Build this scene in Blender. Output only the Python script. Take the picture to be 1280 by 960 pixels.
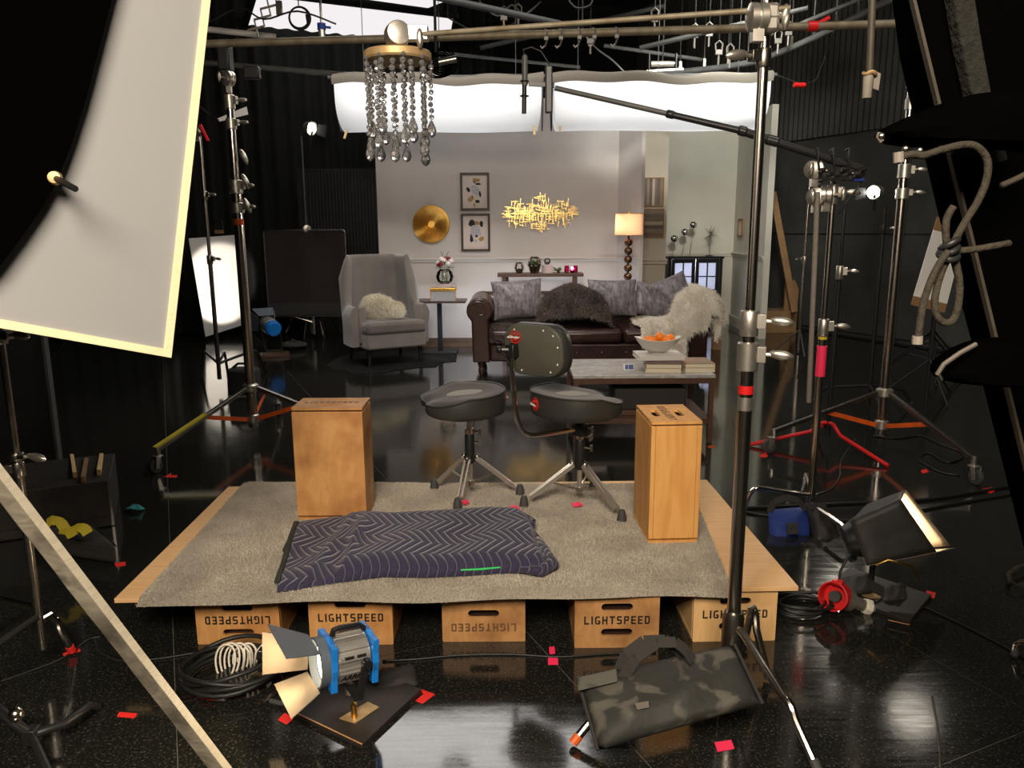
import bpy, bmesh, math, random
import numpy as np
from mathutils import Vector, Matrix, Euler
random.seed(7)
rng = np.random.default_rng(7)
PI = math.pi
SC = bpy.context.scene
COL = SC.collection
for _o in list(bpy.data.objects):
    bpy.data.objects.remove(_o)

# ------------------------------------------------------------------ camera
F_PX, PITCH, ROLL, CAM_H = 970.3, 0.19703, 0.0063, 1.492
_f = Vector((0, math.cos(PITCH), -math.sin(PITCH)))
_r = Vector((1, 0, 0))
_d = _f.cross(_r)
CR = _r * math.cos(ROLL) + _d * math.sin(ROLL)
CD = -_r * math.sin(ROLL) + _d * math.cos(ROLL)
CF = _f
CAM = Vector((0, 0, CAM_H))
cam_data = bpy.data.cameras.new('camera')
cam_data.sensor_width = 36.0
cam_data.lens = F_PX / 1280 * 36.0
cam_data.clip_start = 0.05
cam = bpy.data.objects.new('camera', cam_data)
COL.objects.link(cam)
cam.matrix_world = Matrix(((CR.x, -CD.x, -CF.x, 0), (CR.y, -CD.y, -CF.y, 0), (CR.z, -CD.z, -CF.z, CAM_H), (0, 0, 0, 1)))
SC.camera = cam

# ------------------------------------------------------------------ world, exposure
wd = bpy.data.worlds.new('stage_dark')
SC.world = wd
wd.use_nodes = True
wd.node_tree.nodes['Background'].inputs[0].default_value = (0.8, 0.85, 1.0, 1)
wd.node_tree.nodes['Background'].inputs[1].default_value = 0.004
SC.view_settings.view_transform = 'Standard'
SC.view_settings.look = 'None'
SC.view_settings.gamma = 1
SC.view_settings.use_curve_mapping = False
SC.view_settings.exposure = 0.0
SC.cycles.max_bounces = 8
SC.cycles.transparent_max_bounces = 16
SC.cycles.sample_clamp_indirect = 4.0
SC.cycles.caustics_reflective = False
SC.cycles.caustics_refractive = False
SC.cycles.blur_glossy = 0.5


def lamp(name, kind, loc, target, power, color=(1, 1, 1), size=1.0, size_y=None, spot=60, blend=0.3, soft=0.05):
    L = bpy.data.lights.new(name, kind)
    L.energy = power
    L.color = color
    if kind == 'AREA':
        L.shape = 'RECTANGLE'
        L.size = size
        L.size_y = size_y or size
    elif kind == 'SPOT':
        L.spot_size = math.radians(spot)
        L.spot_blend = blend
        L.shadow_soft_size = soft
    else:
        L.shadow_soft_size = soft
    o = bpy.data.objects.new(name, L)
    COL.objects.link(o)
    o.location = loc
    if target is not None:
        o.rotation_euler = (Vector(target) - Vector(loc)).to_track_quat('-Z', 'Y').to_euler()
    return o


WARM = (1.0, 0.80, 0.58)
NEUT = (1.0, 0.93, 0.85)
COOL = (0.80, 0.86, 1.0)
# soft key behind and above the camera
lamp('softbox_key', 'AREA', (-0.35, -1.1, 3.1), (0.0, 3.2, 0.2), 270, (1.0, 0.86, 0.70), 1.7, 1.1)
# grid lamps over the set
lamp('grid_spot_set', 'SPOT', (-0.5, 5.2, 4.3), (-0.3, 9.9, 1.4), 470, NEUT, spot=70, blend=0.8, soft=0.35)
lamp('grid_spot_hall', 'SPOT', (2.0, 6.2, 4.3), (2.7, 12.4, 1.5), 700, (1.0, 1.0, 0.92), spot=50, blend=0.8, soft=0.3)
lamp('grid_spot_sofa', 'SPOT', (2.6, 8.6, 4.3), (0.2, 8.0, 0.6), 300, NEUT, spot=70, blend=0.7, soft=0.2)
lamp('grid_spot_chair', 'SPOT', (-4.4, 9.6, 3.4), (-1.3, 8.6, 0.6), 90, NEUT, spot=40, blend=0.6, soft=0.1)
# spot that lights the big bounce frame at the left
lamp('bounce_spot', 'SPOT', (0.9, 0.2, 2.9), (-1.35, 1.95, 2.0), 3, NEUT, spot=62, blend=0.6, soft=0.25)
# stage work light, high up on the right
lamp('work_light', 'AREA', (2.2, 3.0, 5.0), (4.6, 9.5, 1.5), 60, (1.0, 0.95, 0.85), 0.8, 0.8)


# ------------------------------------------------------------------ pixel helpers (1280 x 960 photograph)
def ray(px, py):
    return (CR * ((px - 640) / F_PX) + CD * ((py - 480) / F_PX) + CF)


def fl(px, py, z=0.0):
    d = ray(px, py)
    return CAM + d * ((z - CAM_H) / d.z)


def at(px, py, y):
    d = ray(px, py)
    return CAM + d * (y / d.y)


def V(*a):
    return Vector(a)


# ------------------------------------------------------------------ mesh builder
def basis(d):
    d = Vector(d).normalized()
    up = Vector((0, 0, 1)) if abs(d.z) < 0.95 else Vector((1, 0, 0))
    u = up.cross(d).normalized()
    return u, d.cross(u).normalized(), d


class MB:
    def __init__(self):
        self.v = []
        self.f = []

    def add(self, vs, fs):
        n = len(self.v)
        self.v += [tuple(x) for x in vs]
        self.f += [tuple(i + n for i in f) for f in fs]
        return self

    def box(self, c, s, rot=None):
        c = Vector(c)
        hx, hy, hz = s[0] / 2, s[1] / 2, s[2] / 2
        vs = [Vector((x, y, z)) for z in (-hz, hz) for y in (-hy, hy) for x in (-hx, hx)]
        if rot is not None:
            if isinstance(rot, (int, float)):
                rot = Matrix.Rotation(rot, 3, 'Z')
            vs = [rot @ q for q in vs]
        return self.add([c + q for q in vs], [(0, 2, 3, 1), (4, 5, 7, 6), (0, 1, 5, 4), (2, 6, 7, 3), (0, 4, 6, 2), (1, 3, 7, 5)])

    def bar(self, a, b, w, h, up=None):
        a, b = Vector(a), Vector(b)
        d = (b - a).normalized()
        up = Vector(up) if up is not None else (Vector((0, 0, 1)) if abs(d.z) < 0.9 else Vector((0, 1, 0)))
        s = d.cross(up).normalized()
        u = s.cross(d).normalized()
        q = [(-1, -1), (1, -1), (1, 1), (-1, 1)]
        vs = [p + s * (i * w / 2) + u * (j * h / 2) for p in (a, b) for i, j in q]
        return self.add(vs, [(0, 3, 2, 1), (4, 5, 6, 7), (0, 1, 5, 4), (1, 2, 6, 5), (2, 3, 7, 6), (3, 0, 4, 7)])

    def cyl(self, a, b, r0, r1=None, n=14, caps=True):
        a, b = Vector(a), Vector(b)
        r1 = r0 if r1 is None else r1
        u, w, d = basis(b - a)
        vs = []
        for p, r in ((a, r0), (b, r1)):
            for k in range(n):
                t = 2 * PI * k / n
                vs.append(p + u * (r * math.cos(t)) + w * (r * math.sin(t)))
        fs = [(k, (k + 1) % n, n + (k + 1) % n, n + k) for k in range(n)]
        if caps:
            fs += [tuple(range(n))[::-1], tuple(range(n, 2 * n))]
        return self.add(vs, fs)

    def tube(self, pts, r, n=8, closed=False, caps=True):
        P = [Vector(p) for p in pts]
        m = len(P)
        rs = r if isinstance(r, (list, tuple)) else [r] * m
        vs = []
        prev = None
        for i in range(m):
            if closed:
                d = P[(i + 1) % m] - P[i - 1]
            else:
                d = P[min(i + 1, m - 1)] - P[max(i - 1, 0)]
            d.normalize()
            if prev is None:
                u, w, _ = basis(d)
            else:
                u = (prev - d * prev.dot(d))
                if u.length < 1e-6:
                    u, w, _ = basis(d)
                u.normalize()
                w = d.cross(u)
            prev = u
            for k in range(n):
                t = 2 * PI * k / n
                vs.append(P[i] + u * (rs[i] * math.cos(t)) + w * (rs[i] * math.sin(t)))
        fs = []
        for i in range(m if closed else m - 1):
            j = (i + 1) % m
            for k in range(n):
                fs.append((i * n + k, i * n + (k + 1) % n, j * n + (k + 1) % n, j * n + k))
        if caps and not closed:
            fs += [tuple(range(n))[::-1], tuple(range((m - 1) * n, m * n))]
        return self.add(vs, fs)

    def lathe(self, prof, c=(0, 0, 0), axis=(0, 0, 1), n=20):
        c = Vector(c)
        u, w, d = basis(axis)
        vs = []
        for r, z in prof:
            for k in range(n):
                t = 2 * PI * k / n
                vs.append(c + d * z + u * (r * math.cos(t)) + w * (r * math.sin(t)))
        m = len(prof)
        fs = [(i * n + k, i * n + (k + 1) % n, (i + 1) * n + (k + 1) % n, (i + 1) * n + k) for i in range(m - 1) for k in range(n)]
        if prof[0][0] > 1e-5:
            fs.append(tuple(range(n))[::-1])
        if prof[-1][0] > 1e-5:
            fs.append(tuple(range((m - 1) * n, m * n)))
        return self.add(vs, fs)

    def ball(self, c, r, nu=14, nv=8, rot=None):
        r = (r, r, r) if isinstance(r, (int, float)) else r
        c = Vector(c)
        vs = []
        for i in range(nv + 1):
            th = PI * i / nv
            for k in range(nu):
                ph = 2 * PI * k / nu
                q = Vector((r[0] * math.sin(th) * math.cos(ph), r[1] * math.sin(th) * math.sin(ph), -r[2] * math.cos(th)))
                if rot is not None:
                    q = rot @ q
                vs.append(c + q)
        fs = [(i * nu + k, i * nu + (k + 1) % nu, (i + 1) * nu + (k + 1) % nu, (i + 1) * nu + k) for i in range(nv) for k in range(nu)]
        return self.add(vs, fs)

    def grid(self, fn, nu, nv, closed_u=False):
        vs = [fn(i / (nu if closed_u else nu - 1), j / (nv - 1)) for j in range(nv) for i in range(nu)]
        fs = []
        for j in range(nv - 1):
            for i in range(nu if closed_u else nu - 1):
                k = (i + 1) % nu
                fs.append((j * nu + i, j * nu + k, (j + 1) * nu + k, (j + 1) * nu + i))
        return self.add(vs, fs)

    def prism(self, poly, off):
        """planar polygon (list of points) extruded by the vector off"""
        P = [Vector(p) for p in poly]
        off = Vector(off)
        n = len(P)
        return self.add(P + [p + off for p in P], [tuple(range(n))[::-1], tuple(range(n, 2 * n))] + [(k, (k + 1) % n, n + (k + 1) % n, n + k) for k in range(n)])

    def build(self, name, mat, parent=None, world=True, smooth=35, bevel=0.0, subsurf=0, kind=None, label=None, seg=2):
        me = bpy.data.meshes.new(name)
        vs = self.v
        o = bpy.data.objects.new(name, me)
        if parent is not None:
            o.parent = parent
            if world:
                b = root_loc(parent)
                vs = [(x - b[0], y - b[1], z - b[2]) for x, y, z in vs]
        else:
            a = np.array(vs)
            lo, hi = a.min(0), a.max(0)
            b = ((lo[0] + hi[0]) / 2, (lo[1] + hi[1]) / 2, lo[2])
            o.location = b
            vs = [(x - b[0], y - b[1], z - b[2]) for x, y, z in vs]
        me.from_pydata([tuple(q) for q in vs], [], self.f)
        bm = bmesh.new()
        bm.from_mesh(me)
        bmesh.ops.remove_doubles(bm, verts=bm.verts, dist=1e-6)
        bmesh.ops.recalc_face_normals(bm, faces=bm.faces)
        bm.to_mesh(me)
        bm.free()
        if smooth and len(me.polygons):
            me.polygons.foreach_set('use_smooth', [True] * len(me.polygons))
            me.set_sharp_from_angle(angle=math.radians(smooth))
        me.materials.append(mat)
        COL.objects.link(o)
        if bevel:
            m = o.modifiers.new('bevel', 'BEVEL')
            m.width = bevel
            m.segments = seg
            m.limit_method = 'ANGLE'
            m.angle_limit = math.radians(40)
        if subsurf:
            m = o.modifiers.new('subsurf', 'SUBSURF')
            m.levels = m.render_levels = subsurf
        if kind:
            o['kind'] = kind
        if label:
            o['label'] = label
        return o


_ROOTS = {}


def root_loc(o):
    while o.parent is not None:
        o = o.parent
    return o.location


def thing(name, label, cat, loc=(0, 0, 0), rotz=0.0, group=None):
    o = bpy.data.objects.new(name, None)
    o.empty_display_size = 0.05
    COL.objects.link(o)
    o.location = loc
    o.rotation_euler = (0, 0, rotz)
    o['label'] = label
    o['category'] = cat
    if group:
        o['group'] = group
    return o


def tag(o, label, cat, group=None):
    o['label'] = label
    o['category'] = cat
    if group:
        o['group'] = group
    return o


def struct(o):
    o['kind'] = 'structure'
    return o


def dup(root, loc, rotz=None, label=None, scale=None):
    r = root.copy()
    COL.objects.link(r)
    r.location = loc
    if rotz is not None:
        r.rotation_euler = (0, 0, rotz)
    if scale:
        r.scale = (scale,) * 3
    if label:
        r['label'] = label
    for ch in list(root.children):
        c = ch.copy()
        COL.objects.link(c)
        c.parent = r
        for g in list(ch.children):
            d = g.copy()
            COL.objects.link(d)
            d.parent = c
    return r


def curve_mesh(outer, holes, depth, bevel=0.0):
    """flat panel in XY with holes, extruded symmetrically along Z -> mesh datablock"""
    cu = bpy.data.curves.new('panel_curve', 'CURVE')
    cu.dimensions = '2D'
    cu.fill_mode = 'BOTH'
    cu.extrude = depth / 2
    cu.bevel_depth = bevel
    for loop in [outer] + holes:
        sp = cu.splines.new('POLY')
        sp.points.add(len(loop) - 1)
        for p, q in zip(sp.points, loop):
            p.co = (q[0], q[1], 0, 1)
        sp.use_cyclic_u = True
    ob = bpy.data.objects.new('panel_tmp', cu)
    COL.objects.link(ob)
    bpy.context.view_layer.update()
    dg = bpy.context.evaluated_depsgraph_get()
    me = bpy.data.meshes.new_from_object(ob.evaluated_get(dg))
    bpy.data.objects.remove(ob)
    bpy.data.curves.remove(cu)
    return me


def text_mesh(s, size, depth=0.0005, shear=0.0, bold=0.0):
    cu = bpy.data.curves.new('text_curve', 'FONT')
    cu.body = s
    cu.size = size
    cu.extrude = depth
    cu.shear = shear
    cu.offset = bold
    cu.align_x = 'CENTER'
    cu.align_y = 'CENTER'
    cu.resolution_u = 3
    ob = bpy.data.objects.new('text_tmp', cu)
    COL.objects.link(ob)
    bpy.context.view_layer.update()
    dg = bpy.context.evaluated_depsgraph_get()
    me = bpy.data.meshes.new_from_object(ob.evaluated_get(dg))
    bpy.data.objects.remove(ob)
    bpy.data.curves.remove(cu)
    return me


def mesh_obj(name, me, mat, parent, mtx):
    """links a local mesh under parent, vertices moved by mtx (parent's local space)"""
    me = me.copy()
    me.transform(mtx)
    me.materials.clear()
    me.materials.append(mat)
    o = bpy.data.objects.new(name, me)
    COL.objects.link(o)
    o.parent = parent
    return o


def rrect(w, h, r, n=5, cx=0, cy=0):
    pts = []
    for sx, sy, a0 in ((1, 1, 0), (-1, 1, 90), (-1, -1, 180), (1, -1, 270)):
        for k in range(n + 1):
            a = math.radians(a0 + 90 * k / n)
            pts.append((cx + sx * (w / 2 - r) + r * math.cos(a), cy + sy * (h / 2 - r) + r * math.sin(a)))
    return pts


# ------------------------------------------------------------------ fibres (fur, carpet pile)
def fibres(name, tris, n, length, mat, parent, width=0.003, droop=0.35, jitter=0.6, lay=(0, 0, 0), kind='stuff', world=True, seed=1, levels=2, ctr=None):
    g = np.random.default_rng(seed)
    T = np.array(tris, dtype=float)
    a, b, c = T[:, 0], T[:, 1], T[:, 2]
    nr = np.cross(b - a, c - a)
    ar = np.linalg.norm(nr, axis=1)
    ok = ar > 1e-10
    a, b, c, nr, ar = a[ok], b[ok], c[ok], nr[ok], ar[ok]
    nr = nr / ar[:, None]
    idx = g.choice(len(ar), n, p=ar / ar.sum())
    u, w = g.random(n), g.random(n)
    fl_ = u + w > 1
    u[fl_], w[fl_] = 1 - u[fl_], 1 - w[fl_]
    p = a[idx] + (b - a)[idx] * u[:, None] + (c - a)[idx] * w[:, None]
    N = nr[idx]
    if ctr is not None:
        sg = np.sign(((p - np.array(ctr)) * N).sum(1))
        sg[sg == 0] = 1
        N = N * sg[:, None]
    d = N + g.normal(0, jitter, (n, 3)) * 0.6 + np.array(lay)
    d /= np.linalg.norm(d, axis=1)[:, None]
    L = length * g.uniform(0.55, 1.15, n)
    side = np.cross(d, g.normal(0, 1, (n, 3)))
    side /= np.linalg.norm(side, axis=1)[:, None] + 1e-9
    W = width * g.uniform(0.7, 1.3, n)
    down = np.array((0, 0, -1.0))
    if levels == 1:
        v = np.stack([p - side * W[:, None] / 2, p + side * W[:, None] / 2, p + d * L[:, None]], 1).reshape(-1, 3)
        f = np.arange(3 * n).reshape(-1, 3)
        nl = 3
        faces = f
    else:
        m = p + d * (L * 0.55)[:, None] + down * (L * droop * 0.2)[:, None]
        t = p + d * (L * 0.95)[:, None] + (down * droop + g.normal(0, 0.25, (n, 3)))* L[:, None]
        v = np.stack([p - side * W[:, None] / 2, p + side * W[:, None] / 2, m + side * W[:, None] * 0.4, m - side * W[:, None] * 0.4, t], 1).reshape(-1, 3)
        k = np.arange(n) * 5
        q = np.stack([k, k + 1, k + 2, k, k + 2, k + 3, k + 3, k + 2, k + 4], 1).reshape(-1, 3)
        faces = q
    o = bpy.data.objects.new(name, bpy.data.meshes.new(name))
    me = o.data
    if parent is not None:
        o.parent = parent
        if world:
            v = v - np.array(root_loc(parent))
    me.vertices.add(len(v))
    me.vertices.foreach_set('co', v.astype(np.float32).ravel())
    me.loops.add(faces.size)
    me.loops.foreach_set('vertex_index', faces.astype(np.int32).ravel())
    me.polygons.add(len(faces))
    me.polygons.foreach_set('loop_start', np.arange(0, faces.size, 3, dtype=np.int32))
    me.update(calc_edges=True)
    me.materials.append(mat)
    COL.objects.link(o)
    o['kind'] = kind
    return o


def tris_of(mb):
    T = []
    for f in mb.f:
        for k in range(1, len(f) - 1):
            T.append((mb.v[f[0]], mb.v[f[k]], mb.v[f[k + 1]]))
    return T


# ================================================================== materials
def srgb(r, g, b):
    def c(x):
        x = x / 255
        return x / 12.92 if x <= 0.04045 else ((x + 0.055) / 1.055) ** 2.4
    return (c(r), c(g), c(b), 1)


class NT:
    def __init__(self, name):
        self.m = bpy.data.materials.new(name)
        self.m.use_nodes = True
        self.t = self.m.node_tree
        self.b = self.t.nodes['Principled BSDF']
        self.out = self.t.nodes['Material Output']

    def n(self, kind, **kw):
        x = self.t.nodes.new(kind)
        for k, v in kw.items():
            if k.startswith('i_'):
                x.inputs[k[2:].replace('_', ' ')].default_value = v
            else:
                setattr(x, k, v)
        return x

    def l(self, a, b):
        self.t.links.new(a, b)

    def coord(self, kind='Object', scale=(1, 1, 1), rot=(0, 0, 0)):
        c = self.n('ShaderNodeTexCoord')
        m = self.n('ShaderNodeMapping')
        m.inputs['Scale'].default_value = scale
        m.inputs['Rotation'].default_value = rot
        self.l(c.outputs[kind], m.inputs['Vector'])
        return m.outputs[0]

    def ramp(self, fac, stops):
        r = self.n('ShaderNodeValToRGB')
        e = r.color_ramp.elements
        e[0].position, e[0].color = stops[0]
        e[1].position, e[1].color = stops[-1]
        for p, c in stops[1:-1]:
            k = e.new(p)
            k.color = c
        self.l(fac, r.inputs[0])
        return r.outputs[0]

    def bump(self, h, strength, dist=0.01):
        b = self.n('ShaderNodeBump')
        b.inputs['Strength'].default_value = strength
        b.inputs['Distance'].default_value = dist
        self.l(h, b.inputs['Height'])
        self.l(b.outputs[0], self.b.inputs['Normal'])
        return b


def pm(name, col, rough=0.5, metal=0.0, var=0.0, scale=20, stretch=(1, 1, 1), bump=0.0, bscale=None, spec=0.5, coat=0.0, emit=None, estr=0.0, alpha=None, trans=0.0, sheen=0.0, ior=1.45, col2=None):
    N = NT(name)
    b = N.b
    b.inputs['Base Color'].default_value = col
    b.inputs['Roughness'].default_value = rough
    b.inputs['Metallic'].default_value = metal
    b.inputs['Specular IOR Level'].default_value = spec
    b.inputs['Coat Weight'].default_value = coat
    b.inputs['Transmission Weight'].default_value = trans
    b.inputs['Sheen Weight'].default_value = sheen
    b.inputs['IOR'].default_value = ior
    if emit:
        b.inputs['Emission Color'].default_value = emit
        b.inputs['Emission Strength'].default_value = estr
    if var or col2:
        x = N.n('ShaderNodeTexNoise')
        x.inputs['Scale'].default_value = scale
        x.inputs['Detail'].default_value = 5
        N.l(N.coord('Object', stretch), x.inputs['Vector'])
        c2 = col2 or tuple(max(0, q * (1 - var)) for q in col[:3]) + (1,)
        c1 = col if col2 else tuple(min(1, q * (1 + var)) for q in col[:3]) + (1,)
        N.l(N.ramp(x.outputs[0], [(0.3, c2), (0.7, c1)]), b.inputs['Base Color'])
    if bump:
        y = N.n('ShaderNodeTexNoise')
        y.inputs['Scale'].default_value = bscale or scale
        y.inputs['Detail'].default_value = 4
        N.l(N.coord('Object', stretch), y.inputs['Vector'])
        N.bump(y.outputs[0], bump)
    return N.m


def m_floor():
    N = NT('black_gloss_floor')
    co = N.coord('Object')
    big = N.n('ShaderNodeTexNoise', i_Scale=1.3, i_Detail=4.0)
    N.l(co, big.inputs['Vector'])
    fleck = N.n('ShaderNodeTexNoise', i_Scale=130.0, i_Detail=4.0)
    N.l(co, fleck.inputs['Vector'])
    c = N.ramp(fleck.outputs[0], [(0.0, (0.007, 0.007, 0.006, 1)), (0.55, (0.011, 0.011, 0.009, 1)), (0.64, (0.042, 0.040, 0.033, 1)), (1.0, (0.12, 0.11, 0.09, 1))])
    N.l(c, N.b.inputs['Base Color'])
    # scratches and scuffs
    scr = N.n('ShaderNodeTexNoise', i_Scale=6.0, i_Detail=8.0)
    N.l(N.coord('Object', (1, 14, 1), (0, 0, 0.5)), scr.inputs['Vector'])
    rr = N.n('ShaderNodeMapRange')
    rr.inputs['From Min'].default_value = 0.3
    rr.inputs['From Max'].default_value = 0.75
    rr.inputs['To Min'].default_value = 0.045
    rr.inputs['To Max'].default_value = 0.17
    mx = N.n('ShaderNodeMath', operation='MULTIPLY_ADD')
    N.l(scr.outputs[0], mx.inputs[0])
    mx.inputs[1].default_value = 0.6
    mm = N.n('ShaderNodeMath', operation='MULTIPLY')
    N.l(big.outputs[0], mm.inputs[0])
    mm.inputs[1].default_value = 0.4
    N.l(mm.outputs[0], mx.inputs[2])
    N.l(mx.outputs[0], rr.inputs['Value'])
    N.l(rr.outputs[0], N.b.inputs['Roughness'])
    wav = N.n('ShaderNodeTexNoise', i_Scale=9.0, i_Detail=5.0)
    N.l(co, wav.inputs['Vector'])
    N.bump(wav.outputs[0], 0.06, 0.004)
    N.b.inputs['Specular IOR Level'].default_value = 0.8
    return N.m


def m_wood(name, c1, c2, scale=6, stretch=(1, 1, 8), rough=0.55, bump=0.1, dirt=None):
    N = NT(name)
    x = N.n('ShaderNodeTexNoise', i_Scale=scale, i_Detail=6.0, i_Distortion=1.2)
    N.l(N.coord('Object', stretch), x.inputs['Vector'])
    c = N.ramp(x.outputs[0], [(0.25, c2), (0.5, c1), (0.62, tuple(0.5 * (a + b) for a, b in zip(c1, c2))), (0.8, c1)])
    if dirt:
        y = N.n('ShaderNodeTexNoise', i_Scale=7.0, i_Detail=5.0)
        N.l(N.coord('Object'), y.inputs['Vector'])
        k = N.ramp(y.outputs[0], [(0.42, (0, 0, 0, 1)), (0.72, (1, 1, 1, 1))])
        mx = N.n('ShaderNodeMix', data_type='RGBA')
        N.l(k, mx.inputs[0])
        N.l(c, mx.inputs[6])
        mx.inputs[7].default_value = dirt
        c = mx.outputs[2]
    N.l(c, N.b.inputs['Base Color'])
    N.b.inputs['Roughness'].default_value = rough
    N.bump(x.outputs[0], bump, 0.003)
    return N.m


def m_blanket():
    N = NT('navy_quilted_blanket')
    tc = N.n('ShaderNodeTexCoord')
    sp = N.n('ShaderNodeSeparateXYZ')
    N.l(tc.outputs['Object'], sp.inputs[0])

    def mth(op, a, b=None):
        q = N.n('ShaderNodeMath', operation=op)
        for i, z in enumerate((a, b)):
            if z is None:
                continue
            if isinstance(z, (int, float)):
                q.inputs[i].default_value = z
            else:
                N.l(z, q.inputs[i])
        return q.outputs[0]
    run = mth('SUBTRACT', sp.outputs[1], sp.outputs[2])
    zig = mth('MULTIPLY', mth('ABSOLUTE', mth('SUBTRACT', mth('FRACT', mth('MULTIPLY', run, 5.0)), 0.5)), 3.7)
    ph = mth('FRACT', mth('ADD', mth('MULTIPLY', sp.outputs[0], 28.0), zig))
    tri = mth('MULTIPLY', mth('ABSOLUTE', mth('SUBTRACT', ph, 0.5)), 2.0)
    ln = mth('GREATER_THAN', tri, 0.90)
    nz = N.n('ShaderNodeTexNoise', i_Scale=260.0, i_Detail=2.0)
    N.l(tc.outputs['Object'], nz.inputs['Vector'])
    base = N.ramp(nz.outputs[0], [(0.3, srgb(29, 26, 48)), (0.7, srgb(54, 48, 78))])
    mx = N.n('ShaderNodeMix', data_type='RGBA')
    N.l(ln, mx.inputs[0])
    N.l(base, mx.inputs[6])
    mx.inputs[7].default_value = srgb(104, 98, 116)
    N.l(mx.outputs[2], N.b.inputs['Base Color'])
    N.b.inputs['Roughness'].default_value = 0.85
    N.b.inputs['Sheen Weight'].default_value = 0.2
    inv = mth('SUBTRACT', 1.0, mth('POWER', tri, 4.0))
    N.bump(inv, 0.7, 0.012)
    return N.m


def m_marble():
    N = NT('grey_white_marble')
    x = N.n('ShaderNodeTexNoise', i_Scale=5.0, i_Detail=8.0, i_Distortion=1.6)
    N.l(N.coord('Object', (1, 3, 1), (0, 0, 0.4)), x.inputs['Vector'])
    N.l(N.ramp(x.outputs[0], [(0.35, srgb(180, 178, 174)), (0.5, srgb(150, 148, 145)), (0.57, srgb(182, 180, 176)), (0.8, srgb(166, 164, 160))]), N.b.inputs['Base Color'])
    N.b.inputs['Roughness'].default_value = 0.2
    return N.m


def m_camo():
    N = NT('worn_black_canvas')
    x = N.n('ShaderNodeTexNoise', i_Scale=11.0, i_Detail=2.5, i_Distortion=0.6)
    N.l(N.coord('Object', (1, 1, 1)), x.inputs['Vector'])
    N.l(N.ramp(x.outputs[0], [(0.0, srgb(38, 38, 34)), (0.52, srgb(44, 43, 38)), (0.6, srgb(82, 79, 70)), (1.0, srgb(92, 88, 80))]), N.b.inputs['Base Color'])
    N.b.inputs['Roughness'].default_value = 0.7
    y = N.n('ShaderNodeTexNoise', i_Scale=40.0, i_Detail=3.0)
    N.l(N.coord('Object'), y.inputs['Vector'])
    N.bump(y.outputs[0], 0.25, 0.01)
    return N.m


def m_cloth_lit(name, col, transl=0.6):
    """thin cloth that lets lamp light through"""
    N = NT(name)
    d = N.n('ShaderNodeBsdfDiffuse')
    d.inputs[0].default_value = col
    t = N.n('ShaderNodeBsdfTranslucent')
    t.inputs[0].default_value = col
    mx = N.n('ShaderNodeMixShader')
    mx.inputs[0].default_value = transl
    N.l(d.outputs[0], mx.inputs[1])
    N.l(t.outputs[0], mx.inputs[2])
    N.l(mx.outputs[0], N.out.inputs[0])
    return N.m


def m_glass(name, col=(1, 1, 1, 1), rough=0.0):
    N = NT(name)
    g = N.n('ShaderNodeBsdfGlass')
    g.inputs[0].default_value = col
    g.inputs['Roughness'].default_value = rough
    g.inputs['IOR'].default_value = 1.5
    N.l(g.outputs[0], N.out.inputs[0])
    return N.m


def m_thin_glass(name, col=(1, 1, 1, 1)):
    N = NT(name)
    g = N.n('ShaderNodeBsdfGlossy')
    g.inputs['Roughness'].default_value = 0.03
    t = N.n('ShaderNodeBsdfTransparent')
    t.inputs[0].default_value = col
    f = N.n('ShaderNodeFresnel')
    f.inputs[0].default_value = 1.6
    mx = N.n('ShaderNodeMixShader')
    N.l(f.outputs[0], mx.inputs[0])
    N.l(t.outputs[0], mx.inputs[1])
    N.l(g.outputs[0], mx.inputs[2])
    N.l(mx.outputs[0], N.out.inputs[0])
    return N.m


def m_emit(name, col, strength):
    N = NT(name)
    e = N.n('ShaderNodeEmission')
    e.inputs[0].default_value = col
    e.inputs[1].default_value = strength
    N.l(e.outputs[0], N.out.inputs[0])
    return N.m


def m_curtain():
    N = NT('black_duvetyne')
    x = N.n('ShaderNodeTexNoise', i_Scale=60.0, i_Detail=3.0)
    N.l(N.coord('Object'), x.inputs['Vector'])
    N.l(N.ramp(x.outputs[0], [(0.2, (0.010, 0.011, 0.010, 1)), (0.8, (0.020, 0.021, 0.019, 1))]), N.b.inputs['Base Color'])
    N.b.inputs['Roughness'].default_value = 0.9
    N.b.inputs['Specular IOR Level'].default_value = 0.15
    return N.m


def m_fur(name, dark, light, scale=7.0):
    N = NT(name)
    x = N.n('ShaderNodeTexNoise', i_Scale=scale, i_Detail=3.0)
    N.l(N.coord('Object'), x.inputs['Vector'])
    N.l(N.ramp(x.outputs[0], [(0.3, dark), (0.7, light)]), N.b.inputs['Base Color'])
    N.b.inputs['Roughness'].default_value = 0.6
    N.b.inputs['Specular IOR Level'].default_value = 0.25
    N.b.inputs['Sheen Weight'].default_value = 0.15
    return N.m


def m_crystal():
    N = NT('cut_crystal')
    g = N.n('ShaderNodeBsdfGlossy')
    g.inputs['Roughness'].default_value = 0.06
    d = N.n('ShaderNodeBsdfGlass')
    d.inputs['IOR'].default_value = 1.35
    mx = N.n('ShaderNodeMixShader')
    mx.inputs[0].default_value = 0.45
    N.l(d.outputs[0], mx.inputs[1])
    N.l(g.outputs[0], mx.inputs[2])
    df = N.n('ShaderNodeBsdfDiffuse')
    m2 = N.n('ShaderNodeMixShader')
    m2.inputs[0].default_value = 0.12
    N.l(mx.outputs[0], m2.inputs[1])
    N.l(df.outputs[0], m2.inputs[2])
    N.l(m2.outputs[0], N.out.inputs[0])
    return N.m


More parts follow.
